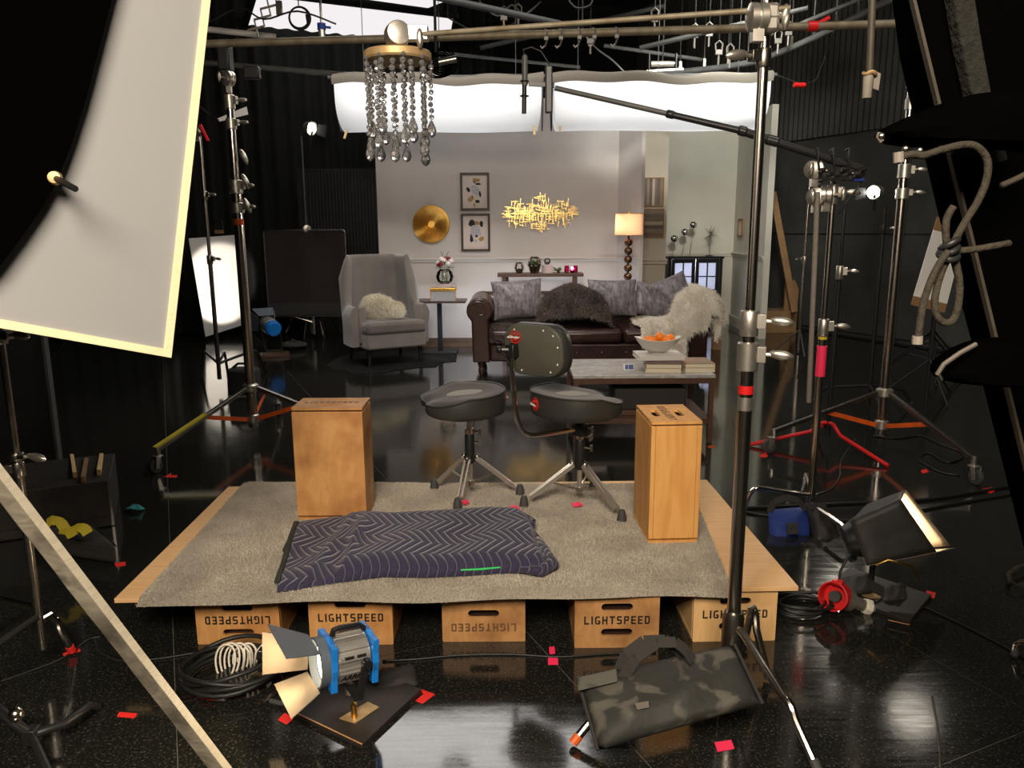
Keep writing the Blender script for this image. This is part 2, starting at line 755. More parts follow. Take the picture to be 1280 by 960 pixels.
M = {}
M['hide'] = pm('black_cow_hide', (0.006, 0.006, 0.006, 1), 0.75, spec=0.2, bump=0.3, bscale=50)
M['velvet_black'] = pm('black_light_trap_velvet', (0.0010, 0.0010, 0.0009, 1), 1.0, spec=0.0)
M['floor'] = m_floor()
M['curtain'] = m_curtain()
M['stage_wall'] = pm('dark_grey_stage_wall', srgb(66, 66, 62), 0.8, var=0.3, scale=2, bump=0.05)
M['black_flat'] = pm('black_painted_panel', (0.011, 0.0115, 0.011, 1), 0.7, var=0.3, scale=6, bump=0.03)
M['ceiling'] = pm('black_ceiling', (0.010, 0.010, 0.010, 1), 0.9)
M['wall_cream'] = pm('pale_grey_set_wall', srgb(206, 198, 192), 0.75, var=0.03, scale=3)
M['wall_tan'] = pm('dim_tan_hall_wall', srgb(196, 184, 166), 0.75, var=0.03, scale=3)  # tan, made darker to stand for the weaker light on this wall
M['wall_sage'] = pm('pale_sage_set_wall', srgb(208, 204, 190), 0.75, var=0.03, scale=3)
M['trim'] = pm('painted_trim', srgb(205, 200, 196), 0.5)
M['base_brown'] = pm('brown_baseboard', srgb(92, 70, 52), 0.4, var=0.2, scale=8)
M['chrome'] = pm('chrome_steel', srgb(232, 224, 212), 0.19, 1.0, var=0.05, scale=30)
M['chrome_bright'] = pm('satin_chrome', srgb(226, 220, 210), 0.33, 0.9)
M['hook_steel'] = pm('dull_hook_steel', srgb(118, 114, 108), 0.5, 0.4)
M['chrome_dull'] = pm('worn_steel', srgb(150, 145, 136), 0.32, 1.0, var=0.15, scale=40)
M['cast'] = pm('cast_aluminium', srgb(196, 190, 178), 0.38, 0.9, var=0.1, scale=50)
M['pipe'] = pm('rusty_steel_pipe', srgb(134, 126, 108), 0.6, 0.35, col2=srgb(106, 92, 70), scale=5, stretch=(3, 1, 1))
M['pole_dark'] = pm('dark_brown_pole', srgb(58, 52, 42), 0.6, var=0.2, scale=30)
M['worn'] = pm('worn_grey_edge', srgb(92, 85, 76), 0.7)
M['pipe_grey'] = pm('grey_painted_pipe', srgb(88, 88, 86), 0.5, 0.2, var=0.2, scale=9)
M['black_metal'] = pm('black_powder_coat', (0.016, 0.016, 0.016, 1), 0.42, 0.2)
M['black_plastic'] = pm('black_plastic', (0.012, 0.012, 0.012, 1), 0.38)
M['rubber'] = pm('dark_grey_rubber', srgb(62, 62, 60), 0.7)
M['black_fabric'] = pm('black_fabric', (0.032, 0.029, 0.026, 1), 0.85, bump=0.3, bscale=60)
M['cable'] = pm('black_cable_rubber', (0.013, 0.013, 0.012, 1), 0.45)
M['ply_edge'] = m_wood('plywood_edge', srgb(214, 160, 104), srgb(150, 98, 54), 40, (1, 1, 12), 0.6, 0.05)
M['ply'] = m_wood('birch_plywood', srgb(232, 188, 134), srgb(218, 168, 112), 3, (1, 9, 1), 0.5, 0.02)
M['apple'] = m_wood('worn_apple_box_ply', srgb(206, 154, 94), srgb(184, 128, 70), 5, (2, 2, 0.6), 0.5, 0.06, dirt=srgb(160, 106, 58))
M['apple_pale'] = m_wood('new_apple_box_ply', srgb(222, 180, 124), srgb(206, 160, 102), 5, (2, 2, 0.6), 0.5, 0.04)
M['apple_dark'] = m_wood('old_apple_box_ply', srgb(188, 140, 88), srgb(160, 112, 64), 6, (2, 2, 0.7), 0.55, 0.08, dirt=srgb(134, 92, 52))
M['apple_fir'] = m_wood('fir_apple_box_ply', srgb(224, 168, 96), srgb(196, 128, 62), 2.4, (3.2, 3.2, 0.5), 0.45, 0.05)
M['ink'] = pm('black_stencil_ink', (0.012, 0.010, 0.008, 1), 0.6)
M['ink_faded'] = pm('faded_stencil_ink', srgb(104, 76, 48), 0.6, var=0.35, scale=60)
M['rug'] = pm('grey_rug_backing', srgb(150, 142, 128), 0.95, var=0.15, scale=6, sheen=0.3)
M['rug_pile'] = m_fur('grey_beige_rug_pile', srgb(158, 148, 132), srgb(196, 186, 170), 5.0)
M['blanket'] = m_blanket()
M['blanket_hem'] = pm('dark_green_hem_tape', srgb(52, 54, 46), 0.8, var=0.2, scale=40)
M['green_tape'] = pm('green_edge_tape', srgb(40, 190, 90), 0.6)
M['vinyl'] = pm('black_vinyl', srgb(50, 49, 45), 0.42, bump=0.04, bscale=300)
M['suede'] = pm('brown_black_cord_top', srgb(48, 42, 40), 0.9, bump=0.1, bscale=200, sheen=0.2)
M['vinyl_grey'] = pm('dark_olive_vinyl_back', srgb(78, 78, 68), 0.5, var=0.1, scale=5)
M['patch'] = pm('light_grey_mesh_patch', srgb(152, 148, 140), 0.8, var=0.06, scale=200)
M['logo_red'] = pm('logo_red', srgb(190, 36, 26), 0.5)
M['logo_white'] = pm('logo_white', srgb(230, 224, 214), 0.5)
M['leather'] = pm('dark_brown_leather', srgb(50, 32, 27), 0.30, var=0.3, scale=5, bump=0.25, bscale=22)
M['leather_roll'] = pm('worn_brown_leather', srgb(64, 46, 38), 0.28, var=0.3, scale=5, bump=0.2, bscale=22)
M['dark_wood'] = m_wood('dark_walnut', srgb(64, 44, 34), srgb(40, 26, 20), 6, (8, 1, 1), 0.35, 0.05)
M['brown_wood'] = m_wood('brown_walnut', srgb(86, 60, 46), srgb(62, 42, 32), 6, (8, 1, 1), 0.4, 0.05)
M['marble'] = m_marble()
M['linen_grey'] = pm('grey_velvet', srgb(108, 101, 96), 0.75, var=0.12, scale=5, sheen=0.5, bump=0.05, bscale=120)
M['linen_dark'] = pm('grey_velvet_seat', srgb(92, 84, 80), 0.75, var=0.12, scale=5, sheen=0.4)
M['fur_white'] = m_fur('white_sheepskin', srgb(228, 218, 200), srgb(250, 244, 230))
M['fur_cream'] = m_fur('cream_fur', srgb(206, 196, 172), srgb(240, 234, 214))
M['fur_brown'] = m_fur('brown_fur', srgb(42, 33, 30), srgb(98, 84, 75), 5.0)
M['crushed'] = pm('grey_crushed_velvet', srgb(126, 118, 121), 0.45, col2=srgb(60, 54, 58), scale=24, stretch=(1.4, 1.4, 0.7), sheen=0.5, bump=0.3, bscale=40)
M['brass'] = pm('brushed_brass', srgb(222, 176, 92), 0.30, 1.0, var=0.12, scale=30)
M['gold'] = pm('bright_gold', srgb(246, 208, 128), 0.3, 1.0)
M['gold_old'] = pm('aged_gold_plate', srgb(186, 156, 110), 0.5, 0.5, var=0.2, scale=30)
M['paper'] = pm('pale_pink_paper', srgb(222, 206, 196), 0.8)
M['frame'] = pm('dark_brown_frame', srgb(48, 34, 30), 0.45)
M['pa_black'] = pm('black_paint', srgb(30, 27, 30), 0.7)
M['pa_gold'] = pm('ochre_paint', srgb(170, 136, 70), 0.6, var=0.3, scale=30)
M['pa_grey'] = pm('pale_grey_paint', srgb(186, 182, 190), 0.7, var=0.1, scale=30)
M['shade'] = m_cloth_lit('peach_lamp_shade', srgb(240, 204, 172), 0.45)
M['turned'] = pm('bronze_turned_balls', srgb(104, 74, 52), 0.25, 0.6)
M['mirror'] = pm('pale_mirror', (0.62, 0.62, 0.66, 1), 0.18, 0.35)
M['silver'] = pm('polished_silver', (0.85, 0.83, 0.8, 1), 0.08, 1.0)
M['glass'] = m_thin_glass('clear_glass')
M['glass_pink'] = m_thin_glass('pink_glass', srgb(236, 70, 150))
M['crystal'] = m_crystal()
M['leaf'] = pm('succulent_green', srgb(92, 108, 74), 0.6, var=0.3, scale=40)
M['moss'] = pm('moss_and_soil', srgb(72, 60, 40), 0.9, var=0.4, scale=50)
M['petal'] = pm('white_petals', srgb(240, 230, 224), 0.7, var=0.06, scale=30)
M['petal_red'] = pm('burgundy_petals', srgb(120, 30, 52), 0.7)
M['stone'] = pm('pale_pink_ceramic', srgb(206, 186, 184), 0.6)
M['flame'] = m_emit('candle_flame', (1.0, 0.80, 0.85, 1), 14)
M['cab_black'] = pm('black_cabinet_paint', (0.014, 0.013, 0.014, 1), 0.35)
M['pane'] = m_cloth_lit('frosted_white_pane', (0.88, 0.9, 0.98, 1), 0.7)
M['orange'] = pm('orange_peel', srgb(240, 128, 24), 0.42, bump=0.12, bscale=160, var=0.08, scale=8)
M['bowl'] = pm('white_glazed_bowl', srgb(206, 202, 192), 0.3)
M['page'] = pm('cream_pages', srgb(214, 202, 174), 0.8, var=0.05, scale=4, stretch=(1, 1, 60))
M['edge_lit'] = m_wood('lit_cream_edge', srgb(206, 196, 172), srgb(176, 166, 144), 8, (1, 1, 6), 0.55, 0.05)  # paler wood tone standing for lamplight on the batten's edge
M['seam'] = pm('worn_grey_floor_seam', srgb(104, 102, 94), 0.6)
M['cover_white'] = pm('white_book_cover', srgb(212, 206, 198), 0.5)
M['cover_grey'] = pm('grey_green_book_cover', srgb(120, 116, 100), 0.5, col2=srgb(168, 122, 96), scale=6)
M['cover_photo'] = pm('blue_grey_book_spine', srgb(92, 92, 100), 0.5, col2=srgb(128, 98, 84), scale=14)
M['card_blue'] = pm('blue_print', srgb(66, 84, 136), 0.6)
M['muslin'] = m_cloth_lit('bleached_muslin', (0.86, 0.88, 0.90, 1), 0.5)
M['muslin_top'] = pm('dim_muslin_fold', srgb(116, 110, 100), 0.9)  # same cloth as the muslin, greyed so the fold looks dim
M['bounce'] = pm('white_bounce_fabric', srgb(158, 158, 157), 0.8, var=0.02, scale=2)
M['frame_cream'] = m_wood('cream_painted_batten', srgb(252, 240, 196), srgb(244, 228, 180), 8, (1, 1, 6), 0.5, 0.03)
M['batten'] = m_wood('weathered_white_batten', srgb(150, 142, 124), srgb(86, 80, 70), 5, (2, 2, 3), 0.7, 0.35, dirt=srgb(70, 64, 54))  # real grime, made darker so the face stays dim under the key
M['foamcore'] = pm('white_foamcore', srgb(236, 232, 226), 0.7)
M['card_brown'] = pm('brown_card', srgb(146, 112, 76), 0.8, var=0.15, scale=10)
M['tape_red'] = pm('red_tape', srgb(226, 40, 34), 0.6)
M['tape_pink'] = pm('pink_tape', srgb(255, 52, 96), 0.6)
M['red_paint'] = pm('red_enamel', srgb(206, 30, 30), 0.4)
M['orange_paint'] = pm('orange_enamel', srgb(214, 92, 30), 0.45, var=0.15, scale=14)
M['yellow'] = pm('yellow_webbing', srgb(206, 186, 50), 0.7, bump=0.2, bscale=90)
M['blue'] = pm('blue_enamel', srgb(30, 120, 204), 0.35)
M['blue_bag'] = pm('navy_blue_nylon', srgb(30, 54, 124), 0.7, bump=0.2, bscale=30)
M['silver_body'] = pm('silver_lamp_body', srgb(190, 186, 178), 0.38, 0.8, var=0.06, scale=20)
M['barn_black'] = pm('blue_black_barn_door', srgb(88, 96, 104), 0.5, 0.0)
M['barn_lit'] = pm('lamp_lit_barn_door', srgb(150, 134, 112), 0.6, var=0.1, scale=12)  # lighter copy of the barn door; lamplight on it put into the colour
M['canvas'] = m_camo()
M['foil'] = pm('crumpled_black_foil', srgb(60, 58, 54), 0.55, 0.2, var=0.25, scale=14)
M['teal'] = pm('teal_tape', srgb(60, 150, 150), 0.6)
M['white_cord'] = pm('white_cord', srgb(228, 220, 202), 0.5)
M['rope'] = pm('tan_rope', srgb(48, 42, 31), 0.85, var=0.2, scale=60, stretch=(1, 1, 1), bump=0.5, bscale=120)
M['white_tape'] = pm('white_cloth_tape', srgb(128, 120, 110), 0.7, var=0.1, scale=40)
M['clothespin'] = pm('pale_wood_pin', srgb(230, 196, 134), 0.6)
M['black_wood'] = pm('black_painted_plywood', srgb(44, 39, 34), 0.55, var=0.4, scale=9, bump=0.1)
M['velour'] = pm('fuzzy_beige_tape', srgb(24, 23, 17), 0.95, var=0.3, scale=60, bump=0.8, bscale=90)
M['bulb_cool'] = m_emit('cool_bulb', (0.8, 0.87, 1, 1), 20)
M['lens_warm'] = m_emit('hot_lens', (1.0, 0.80, 0.52, 1), 10)
M['bulb_white'] = m_emit('hot_filament', (1.0, 0.95, 0.88, 1), 60)
M['wine'] = pm('dark_wine_fabric', srgb(45, 34, 34), 0.9, var=0.2, scale=4)
M['ceil_panel'] = m_emit('backlit_ceiling_silk', (1.0, 0.95, 0.96, 1), 0.92)
M['softbox'] = m_emit('overhead_softbox_silk', (1.0, 0.95, 0.90, 1), 5.0)
M['lamp_glow'] = m_emit('grid_lamp_lens', (1.0, 0.9, 0.76, 1), 6)

# ================================================================== stage shell (turned 24 degrees to the camera)
ST = math.radians(24)
A_ = Vector((-math.sin(ST), math.cos(ST), 0))     # stage depth axis
B_ = Vector((math.cos(ST), math.sin(ST), 0))      # stage width axis


def stg(b, a, z=0.0):
    return B_ * b + A_ * a + Vector((0, 0, z))


B0, B1, A0, A1, CEIL = -7.4, 8.75, -3.6, 13.6, 5.6
rotS = Matrix.Rotation(ST, 3, 'Z')
mid = stg((B0 + B1) / 2, (A0 + A1) / 2)
floor = MB().box(mid + V(0, 0, -0.0512), (B1 - B0 + 0.4, A1 - A0 + 0.4, 0.1), rotS).build('floor', M['seam'], smooth=0)
struct(floor)
# black hardboard sheets laid over the stage floor
pa, pb = 2.44, 1.22
rowk = 0
b = B0
while b < B1 - 0.01:
    b2 = min(b + pb, B1)
    a = A0 - (0.0 if rowk % 2 else 1.22)
    while a < A1 - 0.01:
        lo, hi = max(a, A0), min(a + pa, A1)
        if hi - lo > 0.05:
            g = 0.0013
            q = [stg(b + g, lo + g, -0.006), stg(b2 - g, lo + g, -0.006), stg(b2 - g, hi - g, -0.006), stg(b + g, hi - g, -0.006)]
            MB().prism(q, (0, 0, 0.006)).build('floor_panel', M['floor'], floor, smooth=0)
        a += pa
    b += pb
    rowk += 1

struct(MB().box(mid + V(0, 0, CEIL + 0.05), (B1 - B0, A1 - A0, 0.1), rotS).build('ceiling', M['ceiling'], smooth=0))
wl = MB().box(stg(B0 - 0.1, (A0 + A1) / 2, CEIL / 2), (0.2, A1 - A0, CEIL), rotS).build('wall_left', M['ceiling'], smooth=0)
struct(wl)
wb = MB().box(stg((B0 + B1) / 2, A1 + 0.1, CEIL / 2), (B1 - B0, 0.2, CEIL), rotS).build('wall_back', M['ceiling'], smooth=0)
struct(wb)
wf = MB().box(stg((B0 + B1) / 2, A0 - 0.1, CEIL / 2), (B1 - B0, 0.2, CEIL), rotS).build('wall_front', M['ceiling'], smooth=0)
struct(wf)
wr = MB().box(stg(B1 + 0.1, (A0 + A1) / 2, CEIL / 2), (0.2, A1 - A0, CEIL), rotS).build('wall_right', M['stage_wall'], smooth=0)
struct(wr)
# ribbed sound panels on the upper right wall, plain panels with seams below
for a0, a1 in ((9.6, 12.0), (7.2, 9.6), (4.8, 7.2), (2.4, 4.8)):
    nb = 48

    def rib(u, v, a0=a0, a1=a1):
        return stg(B1 - 0.05 - 0.012 * (1 if int(u * nb) % 2 else -1), a0 + 0.02 + (a1 - a0 - 0.04) * u, 2.75 + (CEIL - 2.9) * v)
    MB().grid(rib, nb + 1, 2).build('ribbed_panel', M['stage_wall'], wr, smooth=0)
    for z0, z1 in ((0.05, 1.38), (1.40, 2.7)):
        MB().box(stg(B1 - 0.02, (a0 + a1) / 2, (z0 + z1) / 2), (0.04, a1 - a0 - 0.015, z1 - z0), rotS).build('wall_panel', M['stage_wall'], wr, smooth=0, bevel=0.004)


# ------------------------------------------------------------------ black curtains and tall dark flats
def curtain(name, label, p0, p1, z0, z1, pleats, depth=0.06, seed=1):
    p0, p1 = Vector(p0), Vector(p1)
    g = random.Random(seed)
    n = (p1 - p0).normalized().cross(Vector((0, 0, 1)))
    off = [g.uniform(0.6, 1.3) for _ in range(pleats + 2)]

    def fn(u, v):
        ph = u * pleats
        return p0.lerp(p1, u) + n * (depth * off[int(ph)] * math.sin(2 * PI * ph) * (0.7 + 0.3 * v)) + V(0, 0, z0 + (z1 - z0) * v)
    o = MB().grid(fn, pleats * 8 + 1, 5).build(name, M['curtain'], smooth=180)
    return tag(o, label, 'curtain')


curtain('stage_curtain', 'long pleated black curtain along the back of the stage, left of the set wall', stg(-7.1, 12.3), stg(5.2, 12.3), 0.02, 5.0, 52, seed=3)
curtain('stage_curtain', 'black curtain hung along the far left side of the stage behind the bounce frame', stg(-7.0, -2.0), stg(-7.0, 12.0), 0.02, 5.0, 40, seed=5)

# stage flat right of the pleats, corrugated dark panel behind the wind-screen flag
tp = at(360, 208, 11.0)
fp = thing('dark_flat', 'dark charcoal corrugated flat standing behind the black framed flag, left of the set wall', 'panel', (tp.x + 0.6, 11.4, 0))
for k in range(6):
    x0 = tp.x + 0.02 + k * 0.235
    for j in range(5):
        MB().box(V(x0 + 0.024 + j * 0.047, 11.40, tp.z / 2), (0.034, 0.03, tp.z - 0.04)).build('rib', M['black_flat'], fp, smooth=0)
MB().box(V(tp.x + 0.7, 11.44, tp.z / 2), (1.42, 0.03, tp.z)).build('backing_board', M['black_flat'], fp, smooth=0)

# ================================================================== the set: painted flats
SETH = 3.05
WY = 9.95


def px_x(px, y, z=1.0):
    """world x of an upright line seen at pixel column px, at depth y"""
    lo, hi = at(px, 300, y), at(px, 340, y)
    return (lo + hi).x / 2


xa0, xa1 = px_x(474, WY), px_x(771, WY)
xp1, yp1 = px_x(799, 9.62), 9.62
YC = 10.5
xc0, xc1 = px_x(797, YC) - 0.25, px_x(832, YC)
YB = 12.2
xb0, xb1 = px_x(815, YB), px_x(916, YB)
YD = 10.5
xd1 = px_x(955, YD)


def flat(name, p0, p1, mat, thick=0.1, h=SETH, back=None):
    """upright set flat whose face runs from p0 to p1; back = side the timber is on"""
    p0, p1 = Vector((p0[0], p0[1], 0)), Vector((p1[0], p1[1], 0))
    d = (p1 - p0).normalized()
    n = Vector((-d.y, d.x, 0)) if back is None else Vector((back[0], back[1], 0))
    o = MB().prism([p0, p1, p1 + n * thick, p0 + n * thick], (0, 0, h)).build(name, mat, smooth=0)
    return struct(o)


flat('wall_set', (xa0, WY), (xa1, WY), M['wall_cream'])
flat('wall_pier', (xa1, WY), (xp1, yp1), M['wall_cream'], 0.06)
flat('wall_hall', (xc0, YC), (xc1, YC), M['wall_tan'])
flat('wall_far', (xb0, YB), (xb1, YB), M['wall_sage'])
flat('wall_side', (xb1, YB), (xd1, YD), M['wall_sage'], 0.09, back=(1, 0.2))
RAIL = 1.135


def rail(name, p0, p1, z, mat, face, h=0.05, t=0.03):
    p0, p1 = Vector((p0[0], p0[1], 0)), Vector((p1[0], p1[1], 0))
    f = Vector((face[0], face[1], 0)).normalized()
    mb = MB()
    mb.prism([p0, p1, p1 + f * t, p0 + f * t], (0, 0, h * 0.45))
    mb2 = MB()
    for (q, tt, hh, zz) in (((p0, p1), t, h * 0.4, z + h * 0.6), ((p0, p1), t * 0.6, h * 0.6, z)):
        a, b = q
        mb2.prism([a + V(0, 0, zz), b + V(0, 0, zz), b + f * tt + V(0, 0, zz), a + f * tt + V(0, 0, zz)], (0, 0, hh))
    o = mb2.build(name, mat, smooth=0, bevel=0.003)
    return struct(o)


rail('trim_1', (xa0, WY), (xa1, WY), RAIL - 0.05, M['trim'], (0, -1))
rail('trim_2', (xa1, WY), (xp1, yp1), RAIL - 0.05, M['trim'], (-0.8, -1))
rail('trim_3', (xc0, YC), (xc1 + 0.02, YC), 1.02, M['wall_tan'], (0, -1), 0.07, 0.04)
rail('trim_4', (xb0, YB), (xb1, YB), 1.06, M['wall_sage'], (0, -1))
rail('trim_5', (xb1, YB), (xd1, YD), 1.06, M['wall_sage'], (-1, -0.1), 0.06, 0.035)
rail('baseboard_set', (xa0, WY), (xa1, WY), 0.0, M['base_brown'], (0, -1), 0.12, 0.03)
rail('baseboard_hall', (xc0, YC), (xc1, YC), 0.0, M['wall_tan'], (0, -1), 0.14, 0.02)
rail('baseboard_far', (xb0, YB), (xb1, YB), 0.0, M['wall_sage'], (0, -1), 0.14, 0.02)
rail('baseboard_side', (xb1, YB), (xd1, YD), 0.0, M['wall_sage'], (-1, -0.1), 0.16, 0.025)

# timber brace and brown boxes behind the side flat
bt, bb = at(966, 240, 11.2), at(993, 390, 11.0)
tag(MB().bar(bt, bb, 0.09, 0.03, up=(0, 1, 0)).build('stage_brace', M['card_brown'], smooth=0, bevel=0.003), 'long tan wooden brace leaning behind the right end of the set wall', 'brace')
c = V(at(972, 402, 11.0).x, 11.0, 0)
cb = thing('carton', 'brown cardboard carton on the floor behind the right end of the set wall', 'box', (c.x, c.y + 0.3, 0))
MB().box(c + V(0, 0.3, 0.16), (0.46, 0.4, 0.32)).build('carton_body', M['card_brown'], cb, smooth=0, bevel=0.004)
MB().box(c + V(0, 0.3, 0.322), (0.07, 0.41, 0.004)).build('packing_tape', M['cover_grey'], cb, smooth=0)
for sx in (-1, 1):
    MB().bar(c + V(sx * 0.23, 0.1, 0.32), c + V(sx * 0.23, 0.5, 0.32), 0.01, 0.06).build('flap', M['card_brown'], cb, smooth=0)
c = at(985, 400, 11.3)
tag(MB().prism([V(c.x - 0.1, 11.2, 0), V(c.x + 0.09, 11.2, 0), V(c.x + 0.09, 11.2, 0.62), V(c.x + 0.03, 11.2, 0.75), V(c.x - 0.1, 11.2, 0.7)], (0, 0.05, 0)).build('plywood_offcut', M['card_brown'], smooth=0), 'brown plywood offcut standing beside the carton behind the set wall', 'board')

# ================================================================== things on the set walls
# round gold dish
gc = at(539, 280, WY - 0.03)
dish = thing('wall_dish', 'round brushed gold dish hung on the grey set wall left of the two framed prints', 'wall decor', (gc.x, WY - 0.001, gc.z))
prof = [(0.0, 0.012), (0.03, 0.012)]
for k in range(1, 14):
    r = 0.03 + 0.2 * k / 13
    prof += [(r - 0.006, 0.012 + 0.03 * (k / 13) ** 2), (r, 0.018 + 0.03 * (k / 13) ** 2)]
prof += [(0.232, 0.040), (0.232, 0.03), (0.1, 0.0), (0.0, 0.0)]
MB().lathe(prof, (gc.x, WY - 0.001, gc.z), (0.0, -1, 0), 48).build('dish', M['brass'], dish, smooth=25)
MB().lathe([(0.0, 0.016), (0.012, 0.014), (0.016, 0.01)], (gc.x, WY - 0.001, gc.z), (0, -1, 0), 12).build('boss', M['brass'], dish)


def framed(px0, py0, px1, py1, y, label, patches):
    a, b = at(px0, py0, y), at(px1, py1, y)
    cx, cz, w, h = (a.x + b.x) / 2, (a.z + b.z) / 2, b.x - a.x, a.z - b.z
    t = thing('framed_print', label, 'picture', (cx, y, cz - h / 2), group='framed abstract prints')
    mb = MB()
    fw = 0.028
    mb.box(V(cx, y - 0.015, cz + h / 2 - fw / 2), (w, 0.03, fw)).box(V(cx, y - 0.015, cz - h / 2 + fw / 2), (w, 0.03, fw))
    mb.box(V(cx - w / 2 + fw / 2, y - 0.015, cz), (fw, 0.03, h - 2 * fw)).box(V(cx + w / 2 - fw / 2, y - 0.015, cz), (fw, 0.03, h - 2 * fw))
    mb.build('frame', M['frame'], t, smooth=0)
    MB().box(V(cx, y - 0.006, cz), (w - fw, 0.008, h - fw)).build('paper', M['paper'], t, smooth=0)
    for u, v, ru, rv, ang, m in patches:
        g = random.Random(int(u * 1000 + v * 77))
        n = 9
        poly = []
        for k in range(n):
            th = 2 * PI * k / n
            rr = g.uniform(0.65, 1.15)
            x, z = ru * w * rr * math.cos(th), rv * h * rr * math.sin(th)
            ca, sa = math.cos(ang), math.sin(ang)
            poly.append(V(cx + (u - 0.5) * w + ca * x - sa * z, y - 0.0102 - g.random() * 0.0006, cz + (0.5 - v) * h + sa * x + ca * z))
        for q in poly:
            q.y = poly[0].y
        MB().prism(poly, (0, -0.0004, 0)).build('paint_patch', M[m], t, smooth=0)
    return t


framed(575, 216, 612, 263, WY, 'upper of the two dark-framed abstract prints on the grey set wall',
       [(0.5, 0.48, 0.16, 0.17, 0.3, 'pa_grey'), (0.56, 0.2, 0.15, 0.06, -0.1, 'pa_gold'), (0.5, 0.24, 0.06, 0.05, 0.5, 'pa_black'), (0.62, 0.3, 0.11, 0.035, -0.2, 'pa_black'),
        (0.28, 0.45, 0.08, 0.09, 0.2, 'pa_black'), (0.68, 0.57, 0.045, 0.1, 0.1, 'pa_black'), (0.36, 0.7, 0.12, 0.07, 0.5, 'pa_gold'), (0.42, 0.66, 0.05, 0.06, 0.1, 'pa_black'), (0.58, 0.76, 0.09, 0.05, -0.5, 'pa_black'), (0.47, 0.86, 0.04, 0.07, 0, 'pa_gold')])
framed(576, 267, 613, 314, WY, 'lower of the two dark-framed abstract prints on the grey set wall',
       [(0.5, 0.45, 0.2, 0.2, 0.8, 'pa_grey'), (0.38, 0.26, 0.14, 0.09, -0.7, 'pa_black'), (0.54, 0.25, 0.1, 0.06, -0.3, 'pa_gold'), (0.7, 0.28, 0.09, 0.08, 0.3, 'pa_black'),
        (0.4, 0.37, 0.07, 0.07, 0.4, 'pa_gold'), (0.36, 0.66, 0.07, 0.12, 0.15, 'pa_black'), (0.53, 0.6, 0.05, 0.04, 0, 'pa_black'), (0.7, 0.67, 0.09, 0.07, 0.3, 'pa_gold'), (0.5, 0.72, 0.07, 0.05, 0, 'pa_grey')])

# gold wall sculpture of crossed bars
g0, g1 = at(629, 268, WY - 0.04), at(720, 268, WY - 0.04)
gw = g1.x - g0.x
gcx, gcz = (g0.x + g1.x) / 2, at(675, 267, WY - 0.04).z
gs = thing('wall_sculpture', 'wide gold wall sculpture of short crossed metal bars above the sofa', 'wall decor', (gcx, WY, gcz))
gr = random.Random(11)
lobes = [(-0.28, 0.0, 0.17, 0.15, 75), (0.02, 0.0, 0.18, 0.22, 95), (0.31, 0.0, 0.15, 0.16, 70), (0.0, -0.01, 0.4, 0.07, 45)]
mbars, k = [MB() for _ in range(4)], 0
for li, (lx, lz, rx, rz, n) in enumerate(lobes):
    for _ in range(n):
        th, rr = gr.uniform(0, 2 * PI), math.sqrt(gr.random())
        x, z = gcx + (lx + rx * rr * math.cos(th)) * gw / 0.93, gcz + lz + rz * rr * math.sin(th)
        L = gr.uniform(0.035, 0.10)
        yy = WY - gr.uniform(0.015, 0.05)
        if gr.random() < 0.55:
            mbars[li].box(V(x, yy, z), (0.0065, 0.006, L))
        else:
            mbars[li].box(V(x, yy, z), (L, 0.006, 0.0065))
for mb in mbars:
    mb.build('crossed_bars', M['gold'], gs, smooth=0, kind='stuff')
mb = MB()
for x in (-0.3, 0.02, 0.3):
    mb.box(V(gcx + x, WY - 0.012, gcz), (0.25, 0.008, 0.008)).box(V(gcx + x, WY - 0.006, gcz), (0.012, 0.012, 0.05))
mb.box(V(gcx, WY - 0.016, gcz), (gw * 0.95, 0.008, 0.008))
mb.build('mounting_rail', M['gold'], gs, smooth=0)


# reclaimed-plank pictures in the hallway
def plank_art(px0, py0, px1, py1, label, vertical):
    a, b = at(px0, py0, YC), at(px1, py1, YC)
    cx, cz, w, h = (a.x + b.x) / 2, (a.z + b.z) / 2, b.x - a.x, a.z - b.z
    t = thing('plank_picture', label, 'picture', (cx, YC, cz - h / 2), group='plank pictures in the hallway')
    n = 7
    tones = [srgb(128, 108, 92), srgb(150, 134, 116), srgb(108, 96, 88), srgb(198, 182, 160), srgb(136, 118, 100), srgb(116, 102, 92), srgb(146, 128, 108)]
    for k in range(n):
        key = 'plank_%d' % k
        if key not in M:
            M[key] = m_wood('reclaimed_wood_tone', tones[k], tuple(q * 0.6 for q in tones[k][:3]) + (1,), 8, (2, 2, 10) if vertical else (10, 2, 2), 0.7, 0.1)
        u = (k + 0.5) / n - 0.5
        if vertical:
            MB().box(V(cx + u * (w - 0.03), YC - 0.012 - 0.002 * (k % 2), cz), ((w - 0.03) / n - 0.003, 0.016, h - 0.03)).build('plank', M[key], t, smooth=0)
        else:
            MB().box(V(cx, YC - 0.012 - 0.002 * (k % 2), cz + u * (h - 0.03)), (w - 0.03, 0.016, (h - 0.03) / n - 0.003)).build('plank', M[key], t, smooth=0)
    mb = MB()
    for s in (-1, 1):
        mb.box(V(cx + s * (w / 2 - 0.008), YC - 0.014, cz), (0.016, 0.028, h))
        mb.box(V(cx, YC - 0.014, cz + s * (h / 2 - 0.008)), (w - 0.032, 0.028, 0.016))
    mb.build('frame', M['card_brown'], t, smooth=0)


plank_art(804, 222, 829, 258, 'upper plank picture with upright boards on the tan hall wall beside the lamp', True)
plank_art(804, 261, 829, 297, 'lower plank picture with level boards on the tan hall wall behind the lamp shade', False)

